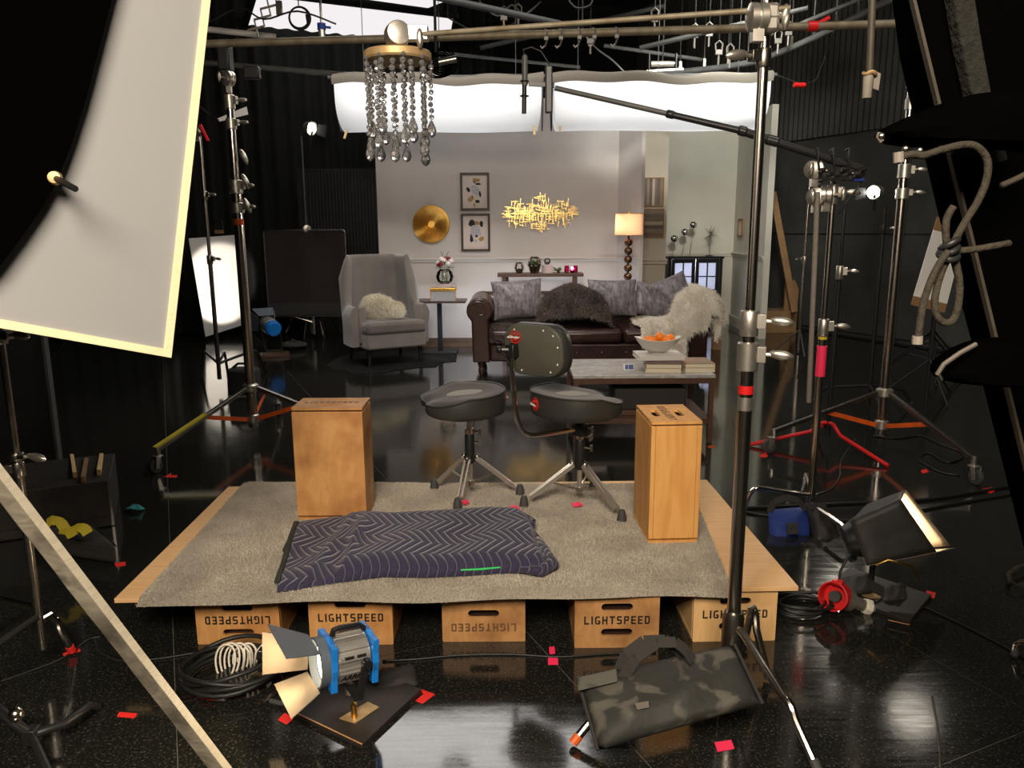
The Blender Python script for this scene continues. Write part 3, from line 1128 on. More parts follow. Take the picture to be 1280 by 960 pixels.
# small frame on the side flat
p = at(926, 285, 11.75)
sx = xb1 + (xd1 - xb1) * (YB - 11.75) / (YB - YD)
sf = thing('small_picture', 'small brown-framed picture on the side wall at the right end of the set', 'picture', (sx, 11.75, p.z - 0.13))
for dz in (-0.12, 0.12):
    MB().box(V(sx - 0.012, 11.75, p.z + dz), (0.03, 0.24, 0.03)).build('frame_rail', M['card_brown'], sf, smooth=0)
for dy in (-0.11, 0.11):
    MB().box(V(sx - 0.012, 11.75 + dy, p.z), (0.03, 0.03, 0.22)).build('frame_rail', M['card_brown'], sf, smooth=0)
MB().box(V(sx - 0.008, 11.75, p.z), (0.012, 0.2, 0.22)).build('picture_paper', M['paper'], sf, smooth=0)

# ================================================================== far cabinet with lit panes
CYF = 11.8
ca, cb_ = at(836, 321, CYF), at(904, 321, CYF)
cx0, cx1, ctop = ca.x, cb_.x, ca.z
ccx, cw = (cx0 + cx1) / 2, cx1 - cx0
cab = thing('glazed_cabinet', 'black cabinet with two white-paned doors against the pale far wall', 'cabinet', (ccx, CYF + 0.18, 0))
MB().box(V(ccx, CYF + 0.16, ctop - 0.015), (cw + 0.03, 0.37, 0.03)).build('top', M['cab_black'], cab, bevel=0.004)
for s in (-1, 1):
    MB().box(V(ccx + s * (cw / 2 - 0.0225), CYF + 0.17, ctop / 2 - 0.015), (0.045, 0.32, ctop - 0.03)).build('side_panel', M['cab_black'], cab, smooth=0)
MB().box(V(ccx, CYF + 0.325, ctop / 2 - 0.015), (cw - 0.09, 0.015, ctop - 0.03)).build('back_panel', M['wall_cream'], cab, smooth=0)
MB().box(V(ccx, CYF + 0.17, 0.05), (cw - 0.09, 0.30, 0.1)).build('plinth', M['cab_black'], cab, smooth=0)
dw = (cw - 0.09) / 2
dz0, dz1 = 0.105, ctop - 0.035
for s in (-1, 1):
    dc = ccx + s * dw / 2
    d = MB()
    for t in (-1, 1):
        d.box(V(dc + t * (dw / 2 - 0.029), CYF + 0.02, (dz0 + dz1) / 2), (0.05, 0.028, dz1 - dz0))
    for z in (dz0 + 0.03, dz1 - 0.03):
        d.box(V(dc, CYF + 0.02, z), (dw - 0.108, 0.028, 0.06))
    do = d.build('door', M['cab_black'], cab, smooth=0)
    nrow = 4
    zz0, zz1 = dz0 + 0.06, dz1 - 0.06
    MB().box(V(dc, CYF + 0.016, (zz0 + zz1) / 2), (0.018, 0.02, zz1 - zz0)).build('glazing_bar', M['cab_black'], do, smooth=0)
    for k in range(1, nrow):
        MB().box(V(dc, CYF + 0.016, zz0 + (zz1 - zz0) * k / nrow), (dw - 0.108, 0.02, 0.016)).build('glazing_bar', M['cab_black'], do, smooth=0)
    pw = (dw - 0.108 - 0.018) / 2
    for t in (-1, 1):
        for k in range(nrow):
            MB().box(V(dc + t * (0.009 + pw / 2), CYF + 0.030, zz0 + (zz1 - zz0) * (k + 0.5) / nrow), (pw + 0.004, 0.003, (zz1 - zz0) / nrow + 0.004)).build('pane', M['pane'], do, smooth=0)
    MB().ball(V(dc - s * (dw / 2 - 0.03), CYF - 0.008, (dz0 + dz1) / 2 + 0.08), 0.012, 8, 6).build('knob', M['silver'], do)
lamp('cabinet_fill', 'AREA', (ccx, CYF + 0.27, ctop - 0.07), (ccx, CYF + 0.05, 0.4), 15.0, (0.80, 0.85, 1.0), cw - 0.2, 0.05)  # cool light added inside the cabinet to brighten its panes

# three mirrored balls on stalks, and the wire starburst, on the cabinet
for i, (px, py, lab) in enumerate(((843, 298, 'lowest'), (856, 290, 'middle'), (866.5, 281, 'highest'))):
    p = at(px, py, CYF + 0.14)
    t = thing('ball_ornament', '%s of the three mirrored silver balls on stalks on the black cabinet' % lab, 'ornament', (p.x, p.y, ctop), group='silver ball ornaments')
    bx = V(p.x - 0.02 - 0.01 * i, p.y, ctop)
    MB().ball(p, 0.058, 20, 12).build('ball', M['silver'], t)
    MB().tube([bx + V(0, 0, 0.01), bx + (p - bx) * 0.4 + V(0.01, 0, 0), p - V(0, 0, 0.055)], 0.004, 6).build('stalk', M['silver'], t)
    MB().lathe([(0.05, 0.0), (0.05, 0.008), (0.015, 0.016), (0, 0.016)], bx, n=16).build('foot', M['silver'], t)
p = at(888, 293, CYF + 0.14)
t = thing('wire_starburst', 'grey wire starburst ornament standing on the right end of the black cabinet', 'ornament', (p.x, p.y, ctop))
mb = MB()
g = random.Random(4)
for k in range(46):
    d = Vector((g.gauss(0, 1), g.gauss(0, 1), g.gauss(0, 1))).normalized()
    mb.cyl(p, p + d * g.uniform(0.10, 0.17), 0.003, 0.0012, 5)
mb.ball(p, 0.02, 8, 6)
mb.build('spikes', M['chrome_dull'], t, kind='stuff')
MB().cyl(V(p.x, p.y, ctop), p, 0.004, n=6).build('stalk', M['chrome_dull'], t)
MB().lathe([(0.06, 0), (0.06, 0.012), (0.01, 0.02), (0, 0.02)], V(p.x, p.y, ctop), n=16).build('foot', M['cab_black'], t)

# ================================================================== floor lamp of turned balls
LY = 9.35
s0, s1 = at(768.5, 294, LY), at(804, 267, LY)
lx, lr = (s0.x + s1.x) / 2, (s1.x - s0.x) / 2
fl_lamp = thing('floor_lamp', 'floor lamp with peach drum shade on a column of bronze balls, behind the sofa', 'lamp', (lx, LY, 0))
mb = MB()
mb.lathe([(lr, s0.z), (lr - 0.006, s1.z)], (lx, LY, 0), n=40)
mb.build('lamp_shade', M['shade'], fl_lamp, smooth=60)
rim = MB()
for z in (s0.z, s1.z):
    rim.tube([V(lx + lr * math.cos(2 * PI * k / 32), LY + lr * math.sin(2 * PI * k / 32), z) for k in range(32)], 0.004, 5, closed=True)
for k in range(3):
    a = 2 * PI * k / 3
    rim.cyl(V(lx, LY, s1.z - 0.02), V(lx + lr * math.cos(a), LY + lr * math.sin(a), s1.z), 0.002, n=5)
rim.build('shade_ring', M['brass'], fl_lamp)
zb = at(786, 303, LY).z
z = zb
nb = 0
st = MB()
while z > 0.09:
    MB().ball(V(lx, LY, z), (0.05, 0.05, 0.046), 16, 10).build('turned_ball', M['turned'], fl_lamp)
    z -= 0.1
    nb += 1
MB().cyl(V(lx, LY, 0.03), V(lx, LY, s0.z + 0.08), 0.012, n=8).build('stem', M['turned'], fl_lamp)
MB().lathe([(0.15, 0), (0.15, 0.018), (0.06, 0.035), (0.03, 0.05), (0, 0.05)], (lx, LY, 0), n=28).build('base', M['turned'], fl_lamp)
MB().lathe([(0, 0.0), (0.012, 0.005), (0.014, 0.02), (0.006, 0.03), (0, 0.032)], (lx, LY, s1.z + 0.0), n=10).build('finial', M['brass'], fl_lamp)
MB().ball(V(lx, LY, s0.z + 0.13), (0.03, 0.03, 0.04), 12, 8).build('bulb', m_emit('lamp_bulb', (1, 0.72, 0.45, 1), 2), fl_lamp)
lamp('floor_lamp_bulb', 'POINT', (lx - 0.045, LY, s0.z + 0.13), None, 3.4, (1.0, 0.80, 0.56), soft=0.03)

# ================================================================== console behind the sofa and what stands on it
KY = 9.62
k0, k1 = at(622, 343, KY), at(728, 343, KY)
kz = at(675, 341, KY).z
kx = (k0.x + k1.x) / 2
con = thing('console_table', 'narrow dark wood console table against the grey set wall, behind the sofa', 'table', (kx, KY, 0))
MB().box(V(kx, KY, kz - 0.02), (k1.x - k0.x, 0.34, 0.04)).build('tabletop', M['brown_wood'], con, bevel=0.004)
for px in (630, 717):
    for dy in (-0.13, 0.13):
        x = at(px, 343, KY).x + (0.03 if dy > 0 else 0)
        MB().box(V(x, KY + dy, (kz - 0.04) / 2), (0.05, 0.05, kz - 0.04)).build('leg', M['brown_wood'], con, smooth=0)
MB().box(V(kx, KY, 0.2), (k1.x - k0.x - 0.2, 0.26, 0.025)).build('lower_shelf', M['brown_wood'], con, smooth=0)


def kpos(px):
    return V(at(px, 340, KY).x, KY - 0.02, kz)


def facet_bowl(name, label, px, r, hgt, moss=True, plants=0, seed=1):
    c = kpos(px)
    t = thing(name, label, 'terrarium', c)
    MB().lathe([(r * 0.55, 0.0), (r, hgt * 0.45), (r * 0.8, hgt * 0.85), (r * 0.5, hgt)], c, n=7).build('glass_body', M['glass'], t, smooth=0)
    wires = MB()
    for k in range(7):
        a = 2 * PI * k / 7
        u = V(math.cos(a), math.sin(a), 0)
        wires.tube([c + u * (r * 0.55), c + u * r + V(0, 0, hgt * 0.45), c + u * (r * 0.8) + V(0, 0, hgt * 0.85), c + u * (r * 0.5) + V(0, 0, hgt)], 0.0012, 4)
    wires.build('wire_edge', M['brass'], t)
    if moss:
        MB().lathe([(r * 0.54, 0.003), (r * 0.78, hgt * 0.3), (r * 0.3, hgt * 0.42), (0, hgt * 0.44)], c, n=12).build('moss', M['moss'], t)
    if plants:
        g = random.Random(seed)
        mb = MB()
        for k in range(plants):
            a, el = g.uniform(0, 2 * PI), g.uniform(0.3, 1.3)
            d = V(math.cos(a) * math.cos(el), math.sin(a) * math.cos(el), math.sin(el))
            mb.ball(c + V(0, 0, hgt * 0.42) + d * r * 0.55, (0.012, 0.012, 0.03), 6, 5, rot=d.to_track_quat('Z', 'Y').to_matrix())
        mb.build('succulent', M['leaf'], t, kind='stuff')
    return t


facet_bowl('terrarium', 'small faceted glass terrarium with dark moss, leftmost on the console behind the sofa', 649, 0.062, 0.13)
facet_bowl('terrarium', 'largest round glass terrarium full of pale succulents on the console behind the sofa', 668, 0.088, 0.2, plants=26, seed=3)
c = kpos(684)
t = thing('stone_pedestal', 'pale pink ceramic pedestal on the console behind the sofa', 'pedestal', c)
MB().lathe([(0.065, 0), (0.07, 0.006), (0.066, 0.095), (0.06, 0.1), (0, 0.1)], c, n=24).build('pedestal_body', M['stone'], t)
MB().lathe([(0.07, 0.0), (0.07, 0.007), (0.066, 0.009)], c, n=24).build('foot_ring', M['stone'], t)
c2 = c + V(0, 0, 0.1)
t = thing('glass_globe', 'small clear glass globe with a plant, on top of the pale pink pedestal', 'globe', c2)
MB().lathe([(0.02, 0.0), (0.036, 0.02), (0.04, 0.04), (0.033, 0.065), (0.018, 0.078)], c2, n=18).build('globe_glass', M['glass'], t)
MB().ball(c2 + V(0, 0, 0.022), (0.025, 0.025, 0.018), 8, 6).build('plant', M['leaf'], t)
c = kpos(698)
t = thing('air_plant', 'spiky green air plant lying on the console behind the sofa', 'plant', c)
mb = MB()
g = random.Random(9)
for k in range(22):
    a, L = g.uniform(0, 2 * PI), g.uniform(0.06, 0.11)
    e = g.uniform(0.15, 1.1)
    d = V(math.cos(a) * math.cos(e), math.sin(a) * math.cos(e), math.sin(e))
    mb.tube([c + V(0, 0, 0.02), c + V(0, 0, 0.02) + d * L * 0.6, c + V(0, 0, 0.02) + d * L + V(0, 0, -0.012)], [0.006, 0.005, 0.001], 5)
mb.build('leaves', M['leaf'], t, kind='stuff')
MB().ball(c + V(0, 0, 0.014), (0.022, 0.022, 0.014), 8, 6).build('root', M['moss'], t)
for px, dy, lab in ((708.5, 0.05, 'left of three pink glass candle holders on the console behind the sofa'), (714.5, -0.05, 'middle, front and dark-footed pink candle holder with a bright flame on the console'), (719.5, 0.05, 'right of three pink glass candle holders on the console behind the sofa')):
    c = kpos(px) + V(0, dy, 0)
    t = thing('candle_holder', lab, 'candle holder', c, group='pink candle holders')
    front = dy < 0
    MB().lathe([(0.02, 0.0), (0.028, 0.01), (0.03, 0.05), (0.027, 0.085 if not front else 0.06)], c, n=14).build('glass_cup', M['glass_pink'], t)
    MB().lathe([(0.0, 0.008), (0.024, 0.008), (0.024, 0.03), (0, 0.03)], c, n=12).build('candle', M['black_metal'] if front else M['petal'], t)
    if front:
        MB().ball(c + V(0, 0, 0.05), (0.02, 0.02, 0.02), 10, 8).build('flame', M['flame'], t)
lamp('cool_wash', 'AREA', (0.15, 9.2, 0.25), (0.1, 9.95, 0.75), 9, COOL, 2.3, 0.12)

# ================================================================== side table with box, vase, flowers
TY = 9.5
t0, t1 = at(520, 375, TY), at(583, 375, TY)
tz = t0.z
tx = at(549, 375, TY).x
sd = thing('side_table', 'thin black pedestal side table between the grey armchair and the sofa', 'table', (tx, TY, 0))
MB().box(V((t0.x + t1.x) / 2, TY, tz - 0.012), (t1.x - t0.x, 0.42, 0.024)).build('tabletop', M['dark_wood'], sd, bevel=0.003)
MB().box(V(tx, TY, tz / 2), (0.055, 0.055, tz - 0.03)).build('post', M['hide'], sd, smooth=0)
MB().box(V(tx, TY, 0.012), (0.42, 0.36, 0.024)).build('foot', M['black_flat'], sd, bevel=0.003)
p0, p1 = at(539, 372, TY - 0.05), at(570, 358, TY - 0.05)
bx, bw, bh = (p0.x + p1.x) / 2, p1.x - p0.x, 0.155
jb = thing('mirrored_box', 'mirrored jewellery box with brass lid on the black side table', 'box', (bx, TY - 0.05, tz))
MB().box(V(bx, TY - 0.05, tz + 0.058), (bw - 0.01, 0.2, 0.116)).build('box_body', M['mirror'], jb, smooth=0, bevel=0.003)
MB().box(V(bx, TY - 0.05, tz + 0.135), (bw + 0.01, 0.22, 0.036)).build('lid', M['brass'], jb, smooth=0, bevel=0.004)
for sx in (-1, 1):
    MB().box(V(bx + sx * (bw / 2 - 0.004), TY - 0.152, tz + 0.058), (0.008, 0.006, 0.116)).build('corner_trim', M['brass'], jb, smooth=0)
vz = tz + 0.153
vx = at(556, 350, TY - 0.05).x
vc = V(vx, TY - 0.05, vz)
vs = thing('bubble_vase', 'round clear glass bubble vase on a pale plinth, on the brass-lidded box', 'vase', vc)
MB().box(vc + V(0, 0, 0.022), (0.17, 0.15, 0.044)).build('plinth', M['stone'], vs, smooth=0, bevel=0.005)
MB().lathe([(0.045, 0.044), (0.09, 0.075), (0.108, 0.13), (0.09, 0.19), (0.06, 0.215)], vc, n=28).build('glass_bowl', M['glass'], vs)
for k in range(7):
    a = 2 * PI * k / 7
    MB().tube([vc + V(0.03 * math.cos(a), 0.03 * math.sin(a), 0.06), vc + V(0.035 * math.cos(a + 0.8), 0.035 * math.sin(a + 0.8), 0.21)], 0.004, 5).build('flower_stem', M['leaf'], vs)
MB().lathe([(0.06, 0.213), (0.064, 0.219), (0.06, 0.222)], vc, n=28).build('rim', M['glass'], vs)
fc = vc + V(0, 0, 0.27)
fw = thing('bouquet', 'bouquet of white and burgundy flowers in the round glass vase', 'flowers', vc + V(0, 0, 0.2))
g = random.Random(5)
for k in range(20):
    a, e = g.uniform(0, 2 * PI), g.uniform(-0.1, 1.4)
    d = V(math.cos(a) * math.cos(e), math.sin(a) * math.cos(e), math.sin(e) * 0.85)
    c = fc + d * g.uniform(0.06, 0.1)
    red = k in (1, 5, 8, 12)
    mb = MB()
    for j in range(9):
        aa, ee = 2 * PI * j / 9 + k, (0.25 if j % 2 else 0.85)
        dd = V(math.cos(aa) * math.cos(ee), math.sin(aa) * math.cos(ee), math.sin(ee))
        mb.ball(c + dd * 0.023, (0.022, 0.022, 0.009), 6, 4, rot=dd.to_track_quat('Z', 'Y').to_matrix())
    mb.ball(c, 0.018, 7, 5)
    mb.build('blossom', M['petal_red'] if red else M['petal'], fw)
for k in range(6):
    a = 2 * PI * k / 6
    d = V(math.cos(a), math.sin(a), 0.0)
    MB().ball(fc + d * 0.1 + V(0, 0, -0.03), (0.016, 0.028, 0.005), 6, 4, rot=Matrix.Rotation(a, 3, 'Z')).build('leaf', M['leaf'], fw)
for dx in (-0.02, 0.03):
    MB().tube([fc, fc + V(dx, 0, 0.12), fc + V(dx * 1.8, 0, 0.16)], 0.004, 5).build('sprig', M['leaf'], fw)

# ================================================================== chesterfield sofa
SY = 7.85
sl, sr = at(583, 400, SY).x, at(893, 400, SY).x
sw = sr - sl
sxc = (sl + sr) / 2
sofa = thing('chesterfield_sofa', 'dark brown leather chesterfield sofa with rolled arms in the middle of the set', 'sofa', (sxc, SY, 0))
AR, AZ = 0.135, 0.68
SD = 0.92
for s in (-1, 1):
    ax = sxc + s * (sw / 2 - AR)
    mb = MB()
    # rolled arm: cylinder plus inner and outer leather panels
    n = 24
    prof = []
    for k in range(n + 1):
        a = math.radians(-50 + 280 * k / n)
        prof.append((s * AR * math.cos(a), AZ + AR * math.sin(a)))
    prof = prof + [(-s * 0.10, 0.15), (s * 0.075, 0.15)]
    mb.prism([V(ax + x, SY + 0.03, z) for x, z in prof], (0, SD - 0.05, 0))
    mb.build('arm', M['leather_roll'], sofa, smooth=40, bevel=0.006)
    # scroll facing on the arm front
    fc_ = MB()
    fprof = [(x * 0.93, AZ + (z - AZ) * 0.93) if z > 0.3 else (x, z) for x, z in prof]
    fc_.prism([V(ax + x, SY + 0.005, z) for x, z in fprof], (0, 0.035, 0))
    fo = fc_.build('arm_facing', M['leather'], sofa, smooth=40, bevel=0.012)
    sp = MB()
    sp.tube([V(ax + s * (AR * 0.86 - 0.016 * t_) * math.cos(t_ * s if s > 0 else t_), SY + 0.003, AZ + (AR * 0.86 - 0.016 * t_) * math.sin(t_)) for t_ in [q * 0.3 - 0.9 for q in range(28)]], 0.006, 6)
    sp.build('scroll_piping', M['leather_roll'], fo)
    for yy in (SY + 0.07, SY + SD - 0.08):
        MB().lathe([(0.02, 0), (0.03, 0.02), (0.036, 0.06), (0.028, 0.09), (0.04, 0.12), (0.04, 0.15), (0, 0.15)], V(ax - s * 0.01, yy, 0), n=14).build('foot', M['dark_wood'], sofa)
inw = sw - 4 * AR + 0.07
MB().box(V(sxc, SY + 0.40, 0.24), (inw, 0.70, 0.18)).build('base_frame', M['leather'], sofa, bevel=0.02)
for k in range(8):
    MB().ball(V(sxc - inw / 2 + inw * (k + 0.5) / 8, SY + 0.048, 0.235), (0.016, 0.008, 0.016), 10, 6).build('button', M['leather_roll'], sofa)
for k in range(3):
    w3 = inw / 3
    MB().box(V(sxc - inw / 2 + w3 * (k + 0.5), SY + 0.36, 0.405), (w3 - 0.008, 0.66, 0.15)).build('seat_cushion', M['leather'], sofa, bevel=0.05, seg=4)
bk = []
for k in range(19):
    a = math.radians(200 - 250 * k / 18)
    bk.append((0.10 * math.cos(a), 0.72 + 0.10 * math.sin(a)))
bk = [(-0.06, 0.15)] + bk + [(0.11, 0.15)]
MB().prism([V(sl + AR, SY + SD - 0.16 + y, z) for y, z in bk], (sw - 2 * AR, 0, 0)).build('back', M['leather_roll'], sofa, smooth=40)
for r_ in range(2):
    for k in range(9):
        MB().ball(V(sxc - inw / 2 + inw * (k + (0.5 if r_ else 0.25)) / 9, SY + SD - 0.225, 0.60 + 0.09 * r_), (0.014, 0.008, 0.014), 8, 5).build('button', M['leather'], sofa)


# ---------------------------------------------------------------- cushions
def pillow_mb(c, w, h, th, rot, pinch=0.08, n=15):
    mb = MB()
    for s in (-1, 1):
        def fn(u, v, s=s):
            x, y = 2 * u - 1, 2 * v - 1
            e = max(0.0, (1 - x * x)) ** 0.6 * max(0.0, (1 - y * y)) ** 0.6
            px = x * w / 2 * (1 - pinch * (1 - y * y))
            py = y * h / 2 * (1 - pinch * (1 - x * x))
            return Vector(c) + rot @ V(px, s * th / 2 * e + 0.012 * math.sin(9 * x + 4 * y) * e, py)
        mb.grid(fn, n, n)
    return mb


def cushion(name, label, px, py, y, w, h, th, tilt, lean, yaw, mat):
    rot = Matrix.Rotation(yaw, 3, 'Z') @ Matrix.Rotation(lean, 3, 'X') @ Matrix.Rotation(tilt, 3, 'Y')
    c = at(px, py, y)
    o = pillow_mb(c, w, h, th, rot).build(name, mat, smooth=80, subsurf=1)
    return tag(o, label, 'cushion')


cushion('velvet_cushion', 'grey crushed velvet square cushion at the left end of the brown sofa', 647, 374, SY + 0.40, 0.58, 0.44, 0.16, -0.06, -0.22, 0.1, M['crushed'])
cushion('velvet_cushion', 'grey velvet cushion behind the brown fur throw, centre right of the sofa', 765, 372, SY + 0.47, 0.56, 0.42, 0.15, 0.0, -0.2, 0.0, M['crushed'])
cushion('velvet_cushion', 'grey velvet cushion lying flat against the sofa back, second from the right', 815, 375, SY + 0.50, 0.42, 0.38, 0.14, 0.15, -0.3, -0.2, M['crushed'])
cushion('velvet_cushion', 'pointed grey velvet cushion tipped on its corner against the white sheepskin', 838, 368, SY + 0.40, 0.46, 0.40, 0.16, -0.42, -0.2, -0.3, M['crushed'])

# brown fur throw heaped on the sofa
tc0, tc1 = at(676, 380, SY + 0.3).x, at(757, 380, SY + 0.3).x
tm, tw = (tc0 + tc1) / 2, (tc1 - tc0)


def throw_fn(u, v):
    # u across, v from behind the back, over the heap, to the seat front
    x = tm + (u - 0.5) * tw * (1.02 + 0.08 * v)
    e = math.sin(PI * min(1, max(0, u))) ** 0.32
    y = SY + 0.62 - 0.52 * v
    prof = 0.50 + 0.40 * math.sin(PI * (0.30 + 0.62 * v)) ** 1.0
    z = 0.49 + (prof - 0.49) * e + 0.012 * math.sin(13 * u + 6 * v)
    return V(x, y - 0.10 * e * math.sin(PI * v), max(z, 0.485))


mb = MB().grid(throw_fn, 17, 13)
thr = mb.build('fur_throw', M['fur_brown'], smooth=180)
tag(thr, 'dark brown long-haired fur throw heaped in the middle of the sofa', 'throw')
fibres('fur', tris_of(mb), 20000, 0.06, M['fur_brown'], thr, width=0.0042, droop=0.6, jitter=0.5, seed=21, ctr=(tm, SY + 0.5, 0.2))
# fur strip lying on the left part of the seat
fa, fb = at(612, 398, SY + 0.1).x, at(686, 398, SY + 0.1).x


def strip_fn(u, v):
    x = fa + (fb - fa) * u
    y = SY + 0.45 - 0.44 * v
    z = 0.488 + 0.02 * math.sin(7 * u) * math.sin(PI * v)
    if v > 0.85:
        z -= (v - 0.85) * 0.9
        y = SY + 0.45 - 0.44 * 0.85 - (v - 0.85) * 0.25
    return V(x, y, z)


mb = MB().grid(strip_fn, 11, 11)
th2 = mb.build('fur_pelt', M['fur_brown'], smooth=180)
tag(th2, 'flat grey-brown fur pelt on the seat below the left velvet cushion', 'throw')
fibres('fur', tris_of(mb), 9000, 0.045, M['fur_brown'], th2, width=0.004, droop=0.5, jitter=0.5, seed=22, ctr=(0, SY, -5))

# white sheepskin over the right arm
ax = sxc + (sw / 2 - AR)


def skin_fn(u, v):
    # cross-section from the seat, up and over the rolled arm, down its outside
    t = u
    if t < 0.42:
        k = t / 0.42
        x, z = ax - 0.62 + 0.50 * k, 0.50 + 0.03 * math.sin(PI * k) + 0.10 * k ** 3
    else:
        k = (t - 0.42) / 0.58
        a = math.radians(185 - 235 * k)
        x, z = ax + (AR + 0.06) * math.cos(a), AZ + (AR + 0.06) * math.sin(a)
        if k < 0.15:
            z -= (0.15 - k) * 0.5
    y = SY + 0.72 - 0.80 * v
    if v > 0.86:
        q = (v - 0.86) / 0.14
        y = SY + 0.72 - 0.80 * 0.86 - 0.07 * min(1, q * 2)
        drop = q * (0.40 if 0.16 < t < 0.72 else 0.18)
        z -= drop
    return V(x + 0.015 * math.sin(9 * v), y, z)


mb = MB().grid(skin_fn, 27, 25)
sk = mb.build('sheepskin', M['fur_white'], smooth=180)
tag(sk, 'white long-haired sheepskin draped over the right arm of the brown sofa', 'sheepskin')
fibres('fur', tris_of(mb), 30000, 0.065, M['fur_white'], sk, width=0.004, droop=0.6, jitter=0.5, seed=23, ctr=(ax - 0.1, SY + 0.4, 0.3))

# pale wooden block on the floor at the sofa's right end
c = at(898, 387, 8.6)
bkc = fl(897, 398)
tag(MB().box(V(at(897, 392, 9.6).x, 9.6, 0.31), (0.10, 0.1, 0.62)).build('wooden_post', M['card_brown'], smooth=0, bevel=0.004), 'short tan wooden post standing behind the right arm of the sofa', 'post')

# ================================================================== armchair
acf = fl(463, 460)
ac_loc = V(acf.x + 0.103, acf.y + 0.441, 0)
RZ = math.radians(30)
ac = thing('wing_armchair', 'grey velvet wing armchair with dark legs at the left of the set', 'chair', ac_loc, RZ)


def smooth01(x):
    x = max(0, min(1, x))
    return x * x * (3 - 2 * x)


def plan(s, off):
    """U-shaped plan from left arm front (s=0) round the back to right arm front (s=1)"""
    pts = [(-0.37, -0.20), (-0.375, -0.04), (-0.36, 0.14), (-0.30, 0.31), (-0.15, 0.37), (0, 0.38), (0.15, 0.37), (0.30, 0.31), (0.36, 0.14), (0.375, -0.04), (0.37, -0.20)]
    q = s * (len(pts) - 1)
    i = min(int(q), len(pts) - 2)
    f = q - i
    p = Vector(pts[i]).lerp(Vector(pts[i + 1]), f)
    a, b = Vector(pts[max(0, i - 0)]), Vector(pts[min(len(pts) - 1, i + 1)])
    i2 = min(i + 1, len(pts) - 2)
    d = (b - a).normalized().lerp((Vector(pts[i2 + 1]) - Vector(pts[i2])).normalized(), f).normalized()
    n = Vector((d.y, -d.x))
    return p + n * off


def top_h(s):
    t = min(s, 1 - s)
    return 0.66 + 0.54 * smooth01((t - 0.14) / 0.06) + 0.015 * math.sin(PI * s)


TH = 0.085


def shell(u, v):
    s = u
    h = top_h(s)
    flare = 0.05 * max(0, (h - 0.66) / 0.54)
    ring = [(0.0, 0.22), (0.0, 0.5), (-flare * 0.6, h - 0.12), (-flare, h - 0.04), (TH * 0.3 - flare, h), (TH * 0.7 - flare, h), (TH - flare, h - 0.04), (TH + 0.02, h - 0.25 if h > 0.8 else h - 0.1), (TH, 0.42), (TH, 0.22)]
    k = int(round(v * (len(ring) - 1)))
    o, z = ring[k]
    p = plan(s, -o)
    return V(p.x, p.y, z)


mb = MB().grid(shell, 81, 10)
n = 81
mb.f.append(tuple(j * n for j in range(10)))
mb.f.append(tuple(j * n + n - 1 for j in range(10))[::-1])
mb.build('wing_back', M['linen_grey'], ac, world=False, smooth=60)
MB().box(V(0, -0.06, 0.29), (0.70, 0.64, 0.18)).build('seat_base', M['linen_grey'], ac, world=False, bevel=0.02)
MB().box(V(0, -0.30, 0.43), (0.71, 0.20, 0.14)).box(V(0, -0.02, 0.43), (0.585, 0.40, 0.139)).build('seat_cushion', M['linen_dark'], ac, world=False, bevel=0.045, seg=4)
for sx in (-1, 1):
    MB().box(V(sx * 0.33, -0.205, 0.46), (0.085, 0.02, 0.40)).build('arm_facing', M['linen_grey'], ac, world=False, bevel=0.01)
    nh = MB()
    for k in range(15):
        nh.ball(V(sx * 0.374, -0.205, 0.24 + 0.028 * k), 0.006, 6, 4)
    nh.build('nailhead_trim', M['brass'], ac, world=False, kind='stuff')
    for sy, lean in ((-0.29, -0.02), (0.27, 0.06)):
        MB().cyl(V(sx * 0.30, sy, 0.22), V(sx * 0.31, sy + lean, 0.0), 0.028, 0.017, 12).build('leg', M['cab_black'], ac, world=False)

c = at(474, 384, ac_loc.y - 0.05)
mb = MB().ball(c, (0.19, 0.085, 0.125), 18, 12, rot=Matrix.Rotation(0.25, 3, 'Y'))
mb.ball(c + V(0.19, -0.03, -0.02), (0.085, 0.06, 0.07), 12, 8)
fp_ = mb.build('fur_cushion', M['fur_cream'], smooth=180)
tag(fp_, 'cream fluffy fur cushion on the seat of the grey armchair', 'cushion')
fibres('fur', tris_of(mb), 10000, 0.05, M['fur_cream'], fp_, width=0.004, droop=0.35, jitter=0.6, seed=31, ctr=tuple(c))

# black hide rug under the armchair
poly = [(408, 457), (425, 446), (450, 440), (520, 436), (548, 437), (571, 446), (570, 452), (550, 454), (545, 459), (520, 460), (480, 466), (440, 468), (432, 463), (420, 464)]
P = [fl(x, y) for x, y in poly]
mb = MB().prism(P, (0, 0, 0.006))
tag(mb.build('hide_rug', M['hide'], smooth=0), 'black hide rug under the grey armchair', 'rug')

